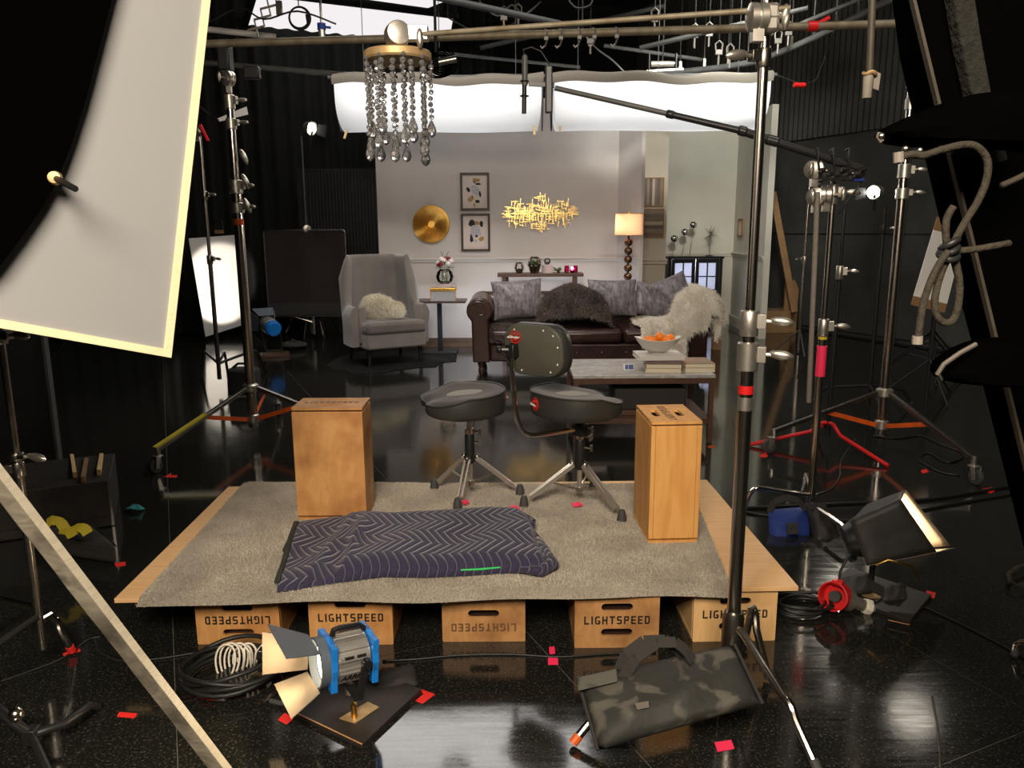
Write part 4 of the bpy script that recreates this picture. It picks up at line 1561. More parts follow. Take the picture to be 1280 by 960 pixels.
# ================================================================== coffee table
TF = 5.30
ctz = at(800, 469, TF).z
tl, tr = at(716.5, 469, TF).x, at(895, 466, TF).x
TB = TF + 0.70
ct = thing('coffee_table', 'low coffee table with grey marble top and brown frame in front of the sofa', 'table', ((tl + tr) / 2, TF, 0))
tcx, tcy = (tl + tr) / 2, (TF + TB) / 2
MB().box(V(tcx, tcy, ctz - 0.012), (tr - tl, TB - TF, 0.024)).build('marble_top', M['marble'], ct, bevel=0.003)
fr = MB()
for yy in (TF + 0.02, TB - 0.02):
    fr.box(V(tcx, yy, ctz - 0.044), (tr - tl - 0.02, 0.03, 0.038))
for xx in (tl + 0.025, tr - 0.025):
    fr.box(V(xx, tcy, ctz - 0.044), (0.03, TB - TF - 0.075, 0.038))
fr.build('frame', M['brown_wood'], ct, smooth=0)
for xx in (tl + 0.022, tr - 0.022):
    for yy in (TF + 0.022, TB - 0.022):
        MB().box(V(xx, yy, (ctz - 0.024) / 2), (0.032, 0.032, ctz - 0.026)).build('leg', M['brown_wood'], ct, smooth=0)
MB().box(V(tcx, tcy, 0.155), (tr - tl - 0.03, TB - TF - 0.03, 0.035)).build('lower_shelf', M['brown_wood'], ct, bevel=0.002)
# black case and tray on the lower shelf
bc = thing('black_case', 'flat black case with a brown base on the lower shelf of the coffee table', 'case', (tcx + 0.07, tcy, 0.173))
MB().box(V(tcx + 0.07, tcy - 0.02, 0.193), (0.52, 0.42, 0.036)).build('case_base', M['brown_wood'], bc, smooth=0, bevel=0.003)
MB().box(V(tcx + 0.07, tcy - 0.02, 0.29), (0.51, 0.41, 0.155)).build('case_lid', M['black_fabric'], bc, smooth=0, bevel=0.012)


def book(name, label, c, w, d, h, rz, cover, spine_front=None, group=None):
    t = thing(name, label, 'book', c, rz, group)
    MB().box(V(0, 0, h / 2), (w - 0.006, d - 0.006, h - 0.005)).build('pages', M['page'], t, world=False, smooth=0)
    mb = MB()
    mb.box(V(0, 0, 0.00125), (w, d, 0.0025)).box(V(0, 0, h - 0.00125), (w, d, 0.0025))
    if spine_front:
        mb.box(V(0, -d / 2 + 0.0015, h / 2), (w, 0.003, h - 0.005))
    else:
        mb.box(V(0, d / 2 - 0.0015, h / 2), (w, 0.003, h - 0.005))
    mb.build('cover', cover, t, world=False, smooth=0)
    return t


B1Y = TF + 0.22
bc_ = V((at(811, 458, B1Y).x + at(849, 458, B1Y).x) / 2 - 0.015, B1Y, ctz)
z = ctz
for h, lab, cov, w, d, rz, spf in ((0.028, 'cream-edged book at the bottom of the left stack on the coffee table', M['cover_white'], 0.25, 0.24, -0.10, False),
                                   (0.03, 'cream-edged book second from the bottom of the left stack on the coffee table', M['cover_grey'], 0.25, 0.24, -0.08, False),
                                   (0.028, 'book with a grey and brown spine, third in the left stack on the coffee table', M['cover_photo'], 0.25, 0.24, -0.10, True),
                                   (0.032, 'large white book on top of the left stack, under the orange bowl', M['cover_white'], 0.325, 0.26, 0.03, True)):
    book('stacked_book', lab, (bc_.x - (0.03 if h == 0.032 else 0), bc_.y + 0.0, z), w, d, h, rz, cov, spf, group='books stacked under the bowl')
    z += h + 0.0005
btop = z
B2 = V((at(850, 460, B1Y).x + at(888, 460, B1Y).x) / 2 + 0.005, B1Y + 0.02, ctz)
z = ctz
for h, lab, cov in ((0.03, 'cream-edged lower book of the short right stack on the coffee table', M['cover_white']), (0.03, 'grey-green book with a coppery picture, top of the short right stack', M['cover_grey'])):
    book('stacked_book', lab, (B2.x, B2.y, z), 0.215, 0.28, h, 0.02, cov, False, group='books in the right stack')
    z += h + 0.0005
# blue printed card
cc = at(786, 456, TF + 0.20)
cd = thing('printed_card', 'small blue and white printed card on the marble top left of the books', 'card', (cc.x, TF + 0.20, ctz))
rot = Matrix.Rotation(-0.5, 3, 'X')
MB().box(V(cc.x, TF + 0.20, ctz + 0.022), (0.075, 0.003, 0.050), rot).build('card_sheet', M['cover_white'], cd, smooth=0)
off = rot @ V(0, -0.002, 0)
MB().box(V(cc.x - 0.015, TF + 0.20, ctz + 0.022) + off, (0.022, 0.001, 0.036), rot).build('printed_block', M['card_blue'], cd, smooth=0)
MB().box(V(cc.x + 0.016, TF + 0.20, ctz + 0.022) + off, (0.034, 0.001, 0.036), rot).build('printed_block', M['card_blue'], cd, smooth=0)
# bowl of oranges
bwc = V(at(822, 430, B1Y).x, B1Y, btop)
bowl = thing('fruit_bowl', 'white boat-shaped bowl on the stack of books, holding oranges', 'bowl', bwc)


def bowl_fn(u, v):
    a = 2 * PI * u
    ring = [(0.0, 0.004), (0.35, 0.004), (0.62, 0.035), (0.85, 0.068), (1.0, 0.098), (0.96, 0.100), (0.80, 0.066), (0.55, 0.032), (0.3, 0.014), (0.0, 0.012)]
    k = min(int(round(v * 9)), 9)
    r, z = ring[k]
    lift = 1 + 0.22 * (abs(math.cos(a)) ** 2) * r
    return bwc + V(0.168 * r * math.cos(a), 0.105 * r * math.sin(a), z * lift)


MB().grid(bowl_fn, 32, 10, closed_u=True).build('bowl_shell', M['bowl'], bowl, smooth=60)
MB().lathe([(0.045, 0), (0.055, 0.0), (0.055, 0.006), (0.0, 0.006)], bwc, n=20).build('foot_ring', M['bowl'], bowl)
og = [(-0.085, -0.005, 0.082, 'orange at the far left end of the bowl'), (-0.04, -0.035, 0.088, 'front orange left of centre in the bowl'), (-0.005, 0.035, 0.083, 'orange at the back of the bowl'), (0.012, -0.012, 0.118, 'topmost orange in the middle of the bowl'),
      (0.05, -0.04, 0.086, 'front orange right of centre in the bowl'), (0.09, 0.01, 0.103, 'orange at the right end of the bowl'), (-0.055, 0.03, 0.09, 'orange at the back left of the bowl')]
for x, y, z, lab in og:
    c = bwc + V(x, y, z)
    t = thing('orange', lab, 'orange', c, group='oranges in the white bowl')
    MB().ball(c, (0.036, 0.036, 0.034), 18, 12).build('peel', M['orange'], t)
    MB().lathe([(0.004, 0), (0.003, 0.003), (0, 0.003)], c + V(0, 0, 0.033), n=6).build('stem_end', M['leaf'], t)

# ================================================================== platform: plywood on apple boxes
PX, PY, PT = -1.40988, 2.54031, 0.02505
PZ = 0.222


def plat(u, v, z=0.0):
    c, s = math.cos(PT), math.sin(PT)
    return V(PX + c * u - s * v, PY + s * u + c * v, z)


pc = plat(1.22, 0.61, 0.203)
ply = thing('plywood_sheet', 'large pale plywood sheet lying on the row of apple boxes', 'platform', pc)
MB().box(V(pc.x, pc.y, 0.2125), (2.44, 1.22, 0.017), PT).build('sheet', M['ply'], ply, smooth=0, bevel=0.0015)

STENCIL = {
    'L': (.92, [(0, 0, .24, 1.6), (.31, 0, .92, .26)]),
    'I': (.26, [(0, 0, .26, 1.6)]),
    'G': (.95, [(0, .2, .24, 1.4), (.2, 1.36, .85, 1.6), (.2, 0, .85, .24), (.70, .1, .95, .75), (.5, .58, .72, .78)]),
    'H': (.95, [(0, 0, .24, 1.6), (.71, 0, .95, 1.6), (.30, .68, .65, .94)]),
    'T': (.95, [(0, 1.34, .95, 1.6), (.36, 0, .60, 1.26)]),
    'S': (.92, [(.1, 1.36, .88, 1.6), (0, .9, .24, 1.4), (.06, .68, .86, .92), (.68, .2, .92, .72), (.04, 0, .82, .24)]),
    'P': (.92, [(0, 0, .24, 1.6), (.31, 1.36, .82, 1.6), (.68, .88, .92, 1.48), (.31, .66, .82, .9)]),
    'E': (.86, [(0, 0, .24, 1.6), (.31, 1.36, .86, 1.6), (.31, .68, .78, .92), (.31, 0, .86, .24)]),
    'D': (.92, [(0, 0, .24, 1.6), (.31, 1.36, .76, 1.6), (.31, 0, .76, .24), (.68, .16, .92, 1.44)]),
}


def stencil_mb(word, width):
    gap = 0.44
    tot = sum(STENCIL[c][0] for c in word) + gap * (len(word) - 1)
    k = width / tot
    rects = []
    x = -tot / 2
    for ch in word:
        w, rs = STENCIL[ch]
        for a, b, c, d in rs:
            e = 0.03
            rects.append(((x + a - e) * k, (b - 0.8 - e) * k, (x + c + e) * k, (d - 0.8 + e) * k))
        x += w + gap
    return rects


SLOT_M = {}


def apple_box(label, loc, rotz, mat, ink, flip=False, slots=(0.060, 0.158), text_z=0.108, stand=None, group=None):
    """full apple box 0.305 x 0.508 x 0.203; stand = 'wide' or 'narrow' puts it on end"""
    W, D, H = 0.305, 0.508, 0.203
    t = thing('apple_box', label, 'box', loc, rotz, group)
    if stand == 'wide':        # end panel up, wide side to the front
        T = Matrix.Translation((0, 0, D / 2)) @ Matrix.Rotation(-PI / 2, 4, 'X') @ Matrix.Translation((0, 0, -H / 2))
        T = T @ Matrix.Identity(4)
    elif stand == 'narrow':
        T = Matrix.Translation((0, 0, D / 2)) @ Matrix.Rotation(PI / 2, 4, 'Z') @ Matrix.Rotation(-PI / 2, 4, 'X') @ Matrix.Translation((0, 0, -H / 2))
    else:
        T = Matrix.Identity(4)
    if flip:
        T = T @ Matrix.Translation((0, 0, H)) @ Matrix.Rotation(PI, 4, 'Y')

    def bx(name, c, s):
        mb = MB().box(c, s)
        mb.v = [tuple(T @ Vector(q)) for q in mb.v]
        return mb.build(name, mat, t, world=False, smooth=0, bevel=0.0025)
    th = 0.018
    for e in (-1, 1):
        key = tuple(slots)
        if key not in SLOT_M:
            SLOT_M[key] = curve_mesh(rrect(W, H, 0.004, 2), [rrect(0.114, 0.029, 0.0144, 5, 0, s_ - H / 2) for s_ in slots], 0.011, 0.0)
        R = Matrix.Translation((0, e * (D / 2 - 0.0055), H / 2)) @ Matrix.Rotation(PI / 2, 4, 'X')
        ep = mesh_obj('end_panel', SLOT_M[key], mat, t, T @ R)
        if e == -1 and ink is not None:
            mb = MB()
            for x0, z0, x1, z1 in stencil_mb('LIGHTSPEED', 0.236):
                mb.box(V((x0 + x1) / 2, -D / 2 - 0.0003, text_z + (z0 + z1) / 2), (x1 - x0, 0.0008, z1 - z0))
            mb.v = [tuple(T @ Vector(q)) for q in mb.v]
            mb.build('lettering', ink, ep, world=False, smooth=0)
    for e in (-1, 1):
        mb = MB().box(V(0, e * (D / 2 - th - 0.035), H / 2), (W - 2 * th - 0.002, 0.012, H - 2 * th - 0.002))
        mb.v = [tuple(T @ Vector(q)) for q in mb.v]
        mb.build('slot_shade_board', M['dark_wood'], t, world=False, smooth=0)  # dark board added behind the slots so they look shaded inside
    dd = D - 2 * th - 0.001
    bx('top_panel', V(0, 0, H - th / 2), (W, dd, th))
    bx('bottom_panel', V(0, 0, th / 2), (W, dd, th))
    for s in (-1, 1):
        bx('side_panel', V(s * (W / 2 - th / 2), 0, H / 2), (th, dd, H - 2 * th - 0.001))
    return t


GRP = 'apple boxes under the plywood'


def under(pxl, pyl, pxr, pyr, **kw):
    a, b = fl(pxl, pyl), fl(pxr, pyr)
    m = (a + b) / 2
    ang = kw.pop('ang', PT)
    loc = V(m.x - math.sin(ang) * 0.254, m.y + math.cos(ang) * 0.254, 0)
    return apple_box(loc=loc, rotz=ang, group=GRP, **kw)


under(252, 805, 347, 805, label='apple box with upside-down lettering, leftmost under the front of the plywood', mat=M['apple'], ink=M['ink'], flip=True, ang=0.01)
under(390, 806, 490, 806, label='apple box with upright thin lettering, second from the left, right behind the blue lamp', mat=M['apple'], ink=M['ink'], ang=0.0)
under(554, 802, 656, 802, label='apple box with one slot and faded upside-down lettering, middle of the five under the plywood', mat=M['apple_dark'], ink=M['ink_faded'], flip=True, slots=(0.092,), text_z=0.146, ang=0.0)
under(719, 810, 822, 809, label='dark stained apple box with bold upright lettering, second from the right under the plywood', mat=M['apple_dark'], ink=M['ink'], ang=0.01)
under(866, 802, 968, 801, label='pale clean apple box with upright lettering behind the chrome pole, rightmost under the plywood', mat=M['apple_pale'], ink=M['ink'], ang=0.02)
for k, (u, lab) in enumerate(((0.28, 'left'), (1.22, 'middle'), (2.14, 'right'))):
    q = plat(u, 0.92)
    apple_box('%s of three apple boxes in the shade at the back under the plywood' % lab, (q.x, q.y, 0), PT, M['apple_dark'], None, group='apple boxes at the back under the plywood')

# boxes standing on end on the rug
RZT = PZ + 0.014
a = fl(372.5, 650, RZT)
ang = 0.0
apple_box('upright apple box on the rug beside the folded navy blanket, its lettering on top', (a.x + 0.1525, a.y + 0.1015, RZT), ang, M['apple'], M['ink_faded'], stand='wide')
a = fl(810, 679, RZT)
ang = 0.045
apple_box('upright orange-grained apple box at the right edge of the rug, two slots in its top', (a.x + 0.1015 * math.cos(ang) - 0.1525 * math.sin(ang), a.y + 0.1525, RZT), ang, M['apple_fir'], M['ink_faded'], stand='narrow')

# ------------------------------------------------------------------ shaggy rug
RC = [fl(171, 747, PZ + 0.012), fl(916, 735, PZ + 0.012), fl(862, 604, PZ + 0.012), fl(305, 602, PZ + 0.012)]
rr_ = random.Random(2)


def rug_pt(u, v):
    p = (RC[0] * (1 - u) + RC[1] * u) * (1 - v) + (RC[3] * (1 - u) + RC[2] * u) * v
    e = min(u, 1 - u, v * 0.6, (1 - v) * 0.6)
    z = PZ + 0.002 + 0.012 * smooth01(e / 0.012) + 0.0016 * math.sin(31 * u + 11 * v) * math.sin(17 * v - 9 * u)
    z += 0.001 * math.sin(70 * u) * math.sin(40 * v)
    wob = 0.006 * math.sin(23 * u) if v < 0.02 or v > 0.98 else 0
    return V(p.x, p.y + wob, z)


def rug_fn(u, v):
    if v < 0.02:      # the front edge hangs over the plywood
        q = rug_pt(u, 0.0)
        return V(q.x, q.y - 0.012 - 0.004 * math.sin(19 * u), PZ - 0.014 - 0.004 * math.sin(13 * u + 1))
    return rug_pt(u, (v - 0.02) / 0.98)


mb = MB().grid(rug_fn, 70, 52)
rug = mb.build('shag_rug', M['rug'], smooth=180)
tag(rug, 'light grey shag rug covering the plywood platform', 'rug')
fibres('pile', tris_of(mb), 170000, 0.010, M['rug_pile'], rug, width=0.0030, jitter=0.7, seed=41, ctr=(0, 3, -6), levels=1)

# ------------------------------------------------------------------ folded moving blanket
BZ = PZ + 0.02


def poly_at(pts, s):
    xs = [q[0] for q in pts]
    s = s * (len(pts) - 1)
    i = min(int(s), len(pts) - 2)
    f = s - i
    return (pts[i][0] * (1 - f) + pts[i + 1][0] * f, pts[i][1] * (1 - f) + pts[i + 1][1] * f)


BK = [(372, 652), (400, 648), (428, 645), (452, 638), (490, 640), (530, 638), (570, 636), (610, 633), (645, 634), (668, 648)]
FRN = [(346, 737), (378, 733), (415, 727), (448, 719), (478, 715), (530, 716), (580, 714), (625, 711), (662, 710), (691, 708)]


def bl_h(s):
    h = 0.022 + 0.038 * smooth01((s - 0.20) / 0.14)
    return h


def blanket_fn(u, v):
    s = u
    h = bl_h(s)
    e = smooth01((1 - s) / 0.06) if s > 0.94 else 1.0
    b, f = poly_at(BK, s), poly_at(FRN, s)
    top_b, top_f = fl(b[0], b[1], BZ + h), fl(f[0], f[1], BZ + h * 0.35)
    if v < 0.08:
        q = top_b.copy()
        q.y += 0.014 * (1 - v / 0.08)
        q.z = BZ + h * (v / 0.08) ** 0.5
        return q
    w = (v - 0.08) / 0.92
    p = top_b.lerp(top_f, min(1, w))
    if s > 0.27:
        p.x -= 0.0
    fold = 0.008 * math.sin(21 * s + 6 * w) * math.sin(PI * w)
    fold += 0.016 * math.exp(-((s - 0.31 + 0.10 * (w - 0.5)) / 0.025) ** 2) * smooth01(w * 3)
    fold += 0.010 * math.exp(-((s - 0.20 + 0.16 * (w - 0.5)) / 0.03) ** 2)
    z = BZ + h * (1 - 0.10 * w) + fold
    if w > 0.80:
        k = (w - 0.80) / 0.20
        z = BZ + (h * 0.9 + fold) * math.sqrt(max(0, 1 - k * k)) + 0.002
    return V(p.x, p.y, BZ + (z - BZ) * (0.25 + 0.75 * e))


mb = MB().grid(blanket_fn, 90, 40)
bl = mb.build('moving_blanket', M['blanket'], smooth=180)
tag(bl, 'navy quilted moving blanket with zigzag stitching folded on the rug', 'blanket')
m = bl.modifiers.new('thick', 'SOLIDIFY')
m.thickness = 0.012
m.offset = -1
# lower fold peeking out on the left, hem tape, green edge
P = [fl(370, 654, BZ), fl(353, 690, BZ), fl(372, 697, BZ), fl(390, 660, BZ)]
MB().prism(P, (0, 0, 0.012)).build('lower_fold', M['blanket_hem'], bl, smooth=0, bevel=0.004)
hp = [blanket_fn(0.0, 0.10 + 0.85 * k / 14) + V(-0.004, 0, 0.004) for k in range(15)]
hm = MB()
for k in range(14):
    a, b = hp[k], hp[k + 1]
    hm.bar(a, b, 0.018, 0.008)
hm.build('hem_tape', M['blanket_hem'], bl, smooth=60)
gp = [fl(x, y, BZ + 0.02) + V(0, -0.004, 0) for x, y in ((576, 712), (600, 711), (622, 709), (641, 707))]
MB().tube(gp, 0.0045, 6).build('edge_tape', M['green_tape'], bl)
# rolled tail at the right end
tp_ = [fl(x, y, BZ + 0.022) for x, y in ((668, 668), (680, 688), (690, 706), (676, 714), (650, 712))]
MB().tube(tp_, [0.012, 0.022, 0.026, 0.022, 0.010], 12).build('rolled_tail', M['blanket'], bl, smooth=180)


# ================================================================== drum thrones
def throne(label, feet, z0, rear_deg, seat_z, seat_c, backrest=None):
    c = sum(feet, Vector()) / 3
    c.z = z0
    t = thing('drum_throne', label, 'stool', c)
    ca, sa = math.cos(rear_deg), math.sin(rear_deg)       # direction of the seat front

    def W(x, y, z):
        return V(seat_c.x + ca * x - sa * y, seat_c.y + sa * x + ca * y, z)

    def rad(a):
        r = 0.212 * (1 - 0.035 * math.cos(2 * a))
        d = math.atan2(math.sin(a), math.cos(a))
        return r * (1 - 0.20 * math.exp(-(d / 0.36) ** 2))

    def topz(x, y):
        rear = max(0, -x / 0.2)
        fr_ = max(0, x / 0.2)
        return seat_z + 0.085 + 0.028 * rear ** 2 - 0.012 * fr_ - 0.030 * fr_ ** 2 * math.exp(-(y / 0.07) ** 2) + 0.018 * abs(y / 0.2) ** 2 * (1 - fr_) - 0.02 * (y / 0.2) ** 2 * fr_

    side = MB()

    def side_fn(u, v):
        a = 2 * PI * u
        k = int(round(v * 5))
        rr, f = [(0.0, 0.0), (0.9, 0.0), (0.985, 0.08), (1.0, 0.3), (1.0, 0.75), (0.985, 1.0)][k]
        r = rad(a) * rr
        x, y = r * math.cos(a), r * math.sin(a)
        tz = topz(x, y) - 0.006
        fr_ = max(0, math.cos(a)) ** 4
        bz = seat_z + 0.03 * fr_ * rr
        return W(x, y, bz + (tz - bz) * f)
    side.grid(side_fn, 48, 6, closed_u=True)
    so = side.build('seat_side', M['vinyl'], t, smooth=60)
    top = MB()

    def top_fn(u, v):
        a = 2 * PI * u
        r = rad(a) * v
        x, y = r * math.cos(a), r * math.sin(a)
        return W(x, y, topz(x, y) - (0.0 if v < 0.97 else 0.007) + 0.004 * (1 - v ** 4))
    top.grid(lambda u, v: top_fn(u, v * 0.985), 48, 9, closed_u=True)
    top.build('seat_top', M['suede'], t, smooth=80)
    pp = [W(rad(a) * 0.99 * math.cos(a), rad(a) * 0.99 * math.sin(a), topz(rad(a) * math.cos(a), rad(a) * math.sin(a)) - 0.005) for a in [2 * PI * k / 48 for k in range(48)]]
    MB().tube(pp, 0.0045, 6, closed=True).build('piping', M['vinyl'], t)
    pt = MB()

    def pfn(u, v):
        a = 2 * PI * u
        x, y = -0.015 + 0.085 * v * math.cos(a), 0.058 * v * math.sin(a)
        return W(x, y, topz(x, y) + 0.0055)
    pt.grid(pfn, 28, 4, closed_u=True)
    pt.build('seat_patch', M['patch'], t, smooth=80)
    # round brand badge on the rear of the seat
    X = Vector((-ca, -sa, 0))
    S = Vector((sa, -ca, 0))      # reading direction when seen from behind

    def badge(o, parent):
        nb = MB()
        nb.tube([o + S * (0.026 * math.cos(a)) + V(0, 0, 0.028 * math.sin(a)) for a in [2 * PI * k / 24 for k in range(24)]], 0.003, 5, closed=True)
        nb.ball(o + V(0, 0, -0.012), (0.012, 0.012, 0.008), 10, 6)
        nb.ball(o + S * -0.006 + V(0, 0, 0.012), (0.006, 0.006, 0.008), 8, 6)
        nb.ball(o + S * 0.009 + V(0, 0, 0.012), (0.004, 0.004, 0.009), 8, 6)
        bo = nb.build('badge', M['logo_red'], parent)
        m4 = Matrix((S, V(0, 0, 1), X)).transposed().to_4x4()
        m4.translation = o + X * 0.012 - root_loc(parent)
        mesh_obj('badge_lettering', TXT, M['logo_white'], bo, m4)
    badge(W(-rad(PI) - 0.001, 0, seat_z + 0.06), t)
    hz = z0 + 0.20
    cc = V(c.x, c.y, 0)
    MB().cyl(cc + V(0, 0, seat_z - 0.03), cc + V(0, 0, seat_z + 0.005), 0.05, 0.055, 18).build('seat_mount', M['black_metal'], t)
    MB().cyl(cc + V(0, 0, hz + 0.02), cc + V(0, 0, seat_z - 0.02), 0.0125, n=14).build('height_rod', M['chrome_bright'], t)
    MB().lathe([(0.018, hz - 0.03), (0.023, hz - 0.025), (0.023, hz + 0.10), (0.019, hz + 0.115), (0.0, hz + 0.115)], cc, n=18).build('housing', M['black_plastic'], t)
    mb = MB()
    mb.lathe([(0.021, hz + 0.115), (0.021, hz + 0.14), (0.0, hz + 0.14)], cc, n=16)
    for dz, dx in ((0.128, 1), (0.075, 1)):
        mb.cyl(cc + V(0.02, -0.01, hz + dz), cc + V(0.045, -0.02, hz + dz), 0.005, n=8)
        mb.box(cc + V(0.05, -0.022, hz + dz), (0.012, 0.006, 0.03))
    mb.build('clamp_bolt', M['chrome'], t)
    MB().cyl(cc + V(0, 0, z0 + 0.06), cc + V(0, 0, hz), 0.0115, n=12).build('lower_rod', M['chrome_bright'], t)
    for f in feet:
        d = (f - c)
        d.z = 0
        R = d.length
        d.normalize()
        sd_ = V(-d.y, d.x, 0)
        lg = MB()
        for s in (-1, 1):
            lg.bar(cc + d * 0.03 + sd_ * (s * 0.011) + V(0, 0, hz - 0.005), cc + d * (R - 0.03) + sd_ * (s * 0.009) + V(0, 0, z0 + 0.045), 0.009, 0.020)
        lo = lg.build('leg', M['chrome_bright'], t, smooth=0, bevel=0.001)
        MB().lathe([(0.022, 0.0), (0.021, 0.012), (0.016, 0.040), (0.012, 0.05), (0, 0.05)], V(f.x, f.y, z0), (-d + V(0, 0, 1.6)).normalized() if False else (0, 0, 1), n=12).build('rubber_foot', M['rubber'], lo)
        br = MB()
        br.bar(cc + d * 0.012 + V(0, 0, z0 + 0.075), cc + d * (R * 0.55) + V(0, 0, z0 + 0.115), 0.004, 0.010)
        br.build('brace', M['chrome'], t, smooth=0)
        MB().ball(cc + d * 0.035 + V(0, 0, hz + 0.0), (0.014, 0.014, 0.014), 8, 6).build('hinge', M['chrome_dull'], t)
    MB().lathe([(0.018, z0 + 0.06), (0.018, z0 + 0.085), (0.0, z0 + 0.085)], cc, n=12).build('spider', M['chrome'], t)
    if backrest:
        bc_, byaw = backrest
        cb, sb = math.cos(byaw), math.sin(byaw)
        X = V(-cb, -sb, 0)
        S = V(sb, -cb, 0)
        U = (V(0, 0, 1) - X * -0.10).normalized()
        outl = rrect(0.30, 0.225, 0.085, 7)
        pad = MB()

        def pad_fn(u, v):
            k = int(round(v * 6))
            sc, off = [(0.0, -0.03), (0.9, -0.03), (1.03, -0.018), (1.05, 0.02), (1.0, 0.05), (0.8, 0.065), (0.0, 0.07)][k]
            n = len(outl)
            p = outl[int(round(u * n)) % n]
            curve = 0.18 * (p[0] * sc) ** 2 * 6
            return bc_ + S * (p[0] * sc) + U * (p[1] * sc) - X * (off - curve * 0.3)
        pad.grid(pad_fn, len(outl), 7, closed_u=True)
        pad.build('backrest_pad', M['vinyl'], t, smooth=60)
        brd = MB()

        def brd_fn(u, v):
            k = int(round(v * 3))
            sc, off = [(1.0, -0.026), (1.0, -0.036), (0.96, -0.040), (0.0, -0.040)][k]
            n = len(outl)
            p = outl[int(round(u * n)) % n]
            return bc_ + S * (p[0] * sc) + U * (p[1] * sc) - X * off
        brd.grid(brd_fn, len(outl), 4, closed_u=True)
        bo = brd.build('back_board', M['vinyl_grey'], t, smooth=60)
        ol = rrect(0.26, 0.185, 0.068, 4)
        tot = len(ol)
        for k in range(0, tot, 2):
            p = ol[k]
            MB().ball(bc_ + S * p[0] + U * p[1] + X * 0.041, 0.0042, 8, 5).build('rivet', M['logo_white'], bo)
        badge(bc_ + S * -0.085 + U * 0.055 + X * 0.041, t)
        # curved chrome arm that carries the backrest
        e0 = bc_ + S * -0.095 - U * 0.005 + X * 0.065
        hc = cc + V(0, 0, hz + 0.16)
        pts = [e0 + V(0, 0, 0.03), e0, e0 + V(0.005, 0, -0.12), e0 + V(0.015, 0.0, -0.24)]
        e1 = pts[-1]
        for k in range(1, 7):
            a = k / 6 * PI / 2
            tgt = hc - e1
            tgt.z = 0
            tl_ = tgt.length
            dirn = tgt.normalized()
            drop = e1.z - (hc.z - 0.01)
            pts.append(e1 + dirn * (0.09 * (1 - math.cos(a))) + V(0, 0, -drop * math.sin(a)))
        pts.append(hc - (hc - pts[-1]).normalized() * 0.03)
        MB().tube(pts, 0.0115, 10).build('back_arm', M['chrome'], t)
        MB().box(e0 + X * -0.012, (0.055, 0.045, 0.06), byaw).build('arm_clamp', M['black_plastic'], t, bevel=0.006)
        mb = MB()
        mb.cyl(e0 + V(-0.05, 0, 0.005), e0 + V(0.0, 0, 0.005), 0.012, n=10)
        mb.ball(e0 + V(-0.05, 0, 0.005), 0.016, 10, 6)
        mb.build('clamp_knob', M['black_plastic'], t)
        MB().box(hc, (0.06, 0.06, 0.06), byaw).build('arm_bracket', M['black_plastic'], t, bevel=0.008)
        mb = MB()
        for dx, dz in ((0.05, 0.01), (0.04, -0.03), (-0.05, 0.03)):
            mb.cyl(hc + V(dx * 0.4, -0.02, dz), hc + V(dx, -0.05, dz), 0.004, n=6)
            mb.box(hc + V(dx, -0.052, dz), (0.01, 0.008, 0.028))
        mb.build('wing_bolt', M['chrome'], t)
    return t


TXT = text_mesh('Gibraltar', 0.0155, 0.0006, 0.3, 0.0004)
TF_ = PZ + 0.014
ft = [fl(543, 611, TF_), fl(650, 618, TF_), fl(572, 636, TF_)]
cL = sum(ft, Vector()) / 3
throne('black drum throne without a backrest, left of the two on the rug', ft, TF_, PI + 0.25, 0.655, V(cL.x - 0.035, cL.y, 0))
ft = [fl(655, 633, TF_), fl(777, 651, TF_), fl(742, 609, TF_)]
cR = sum(ft, Vector()) / 3
bcen = at(672, 437, cR.y - 0.10)
throne('black drum throne with a padded backrest on a curved chrome arm, right of the two', ft, TF_, 0.42, 0.672, V(cR.x - 0.02, cR.y, 0), (bcen, 0.95))


# ================================================================== grip hardware builders
def grip_head(parent, p, axis=(1, 0, 0), r=0.032, knob=True, m='cast'):
    a = Vector(axis).normalized()
    mb = MB()
    mb.lathe([(r * 0.45, -0.03), (r, -0.022), (r, -0.004), (r * 0.9, 0), (r, 0.004), (r, 0.022), (r * 0.5, 0.03)], p, a, 18)
    mb.box(Vector(p) + V(0, 0, -r * 1.0), (0.03, 0.03, r * 1.5))
    o = mb.build('grip_head', M[m], parent)
    if knob:
        k = MB()
        e = Vector(p) + a * 0.032
        k.cyl(e, e + a * 0.035, 0.006, n=8)
        u, w, d = basis(a)
        k.ball(e + a * 0.042, (0.012, 0.012, 0.034), 10, 6)
        k.build('tee_handle', M['cast'], o)
    return o


def collar(parent, p, r, h, knobdir=(1, -0.2, 0), m='cast', flip=False):
    p = Vector(p)
    mb = MB()
    mb.lathe([(r, 0), (r * 1.08, 0.003), (r * 1.08, h - 0.003), (r, h)], p, n=18)
    d = Vector(knobdir).normalized()
    mb.box(p + d * (r + 0.008) + V(0, 0, h * 0.6), (0.03, 0.028, h * 0.55), math.atan2(d.y, d.x))
    o = mb.build('collar', M[m], parent, bevel=0.001)
    k = MB()
    e = p + d * (r + 0.02) + V(0, 0, h * 0.6)
    k.cyl(e, e + d * 0.025, 0.006, n=8)
    k.ball(e + d * 0.045, (0.036, 0.011, 0.014), 12, 8, rot=Matrix.Rotation(math.atan2(d.y, d.x), 3, 'Z') @ Matrix.Rotation(0.12, 3, 'Y'))
    k.build('tee_handle', M['cast'], o)
    return o


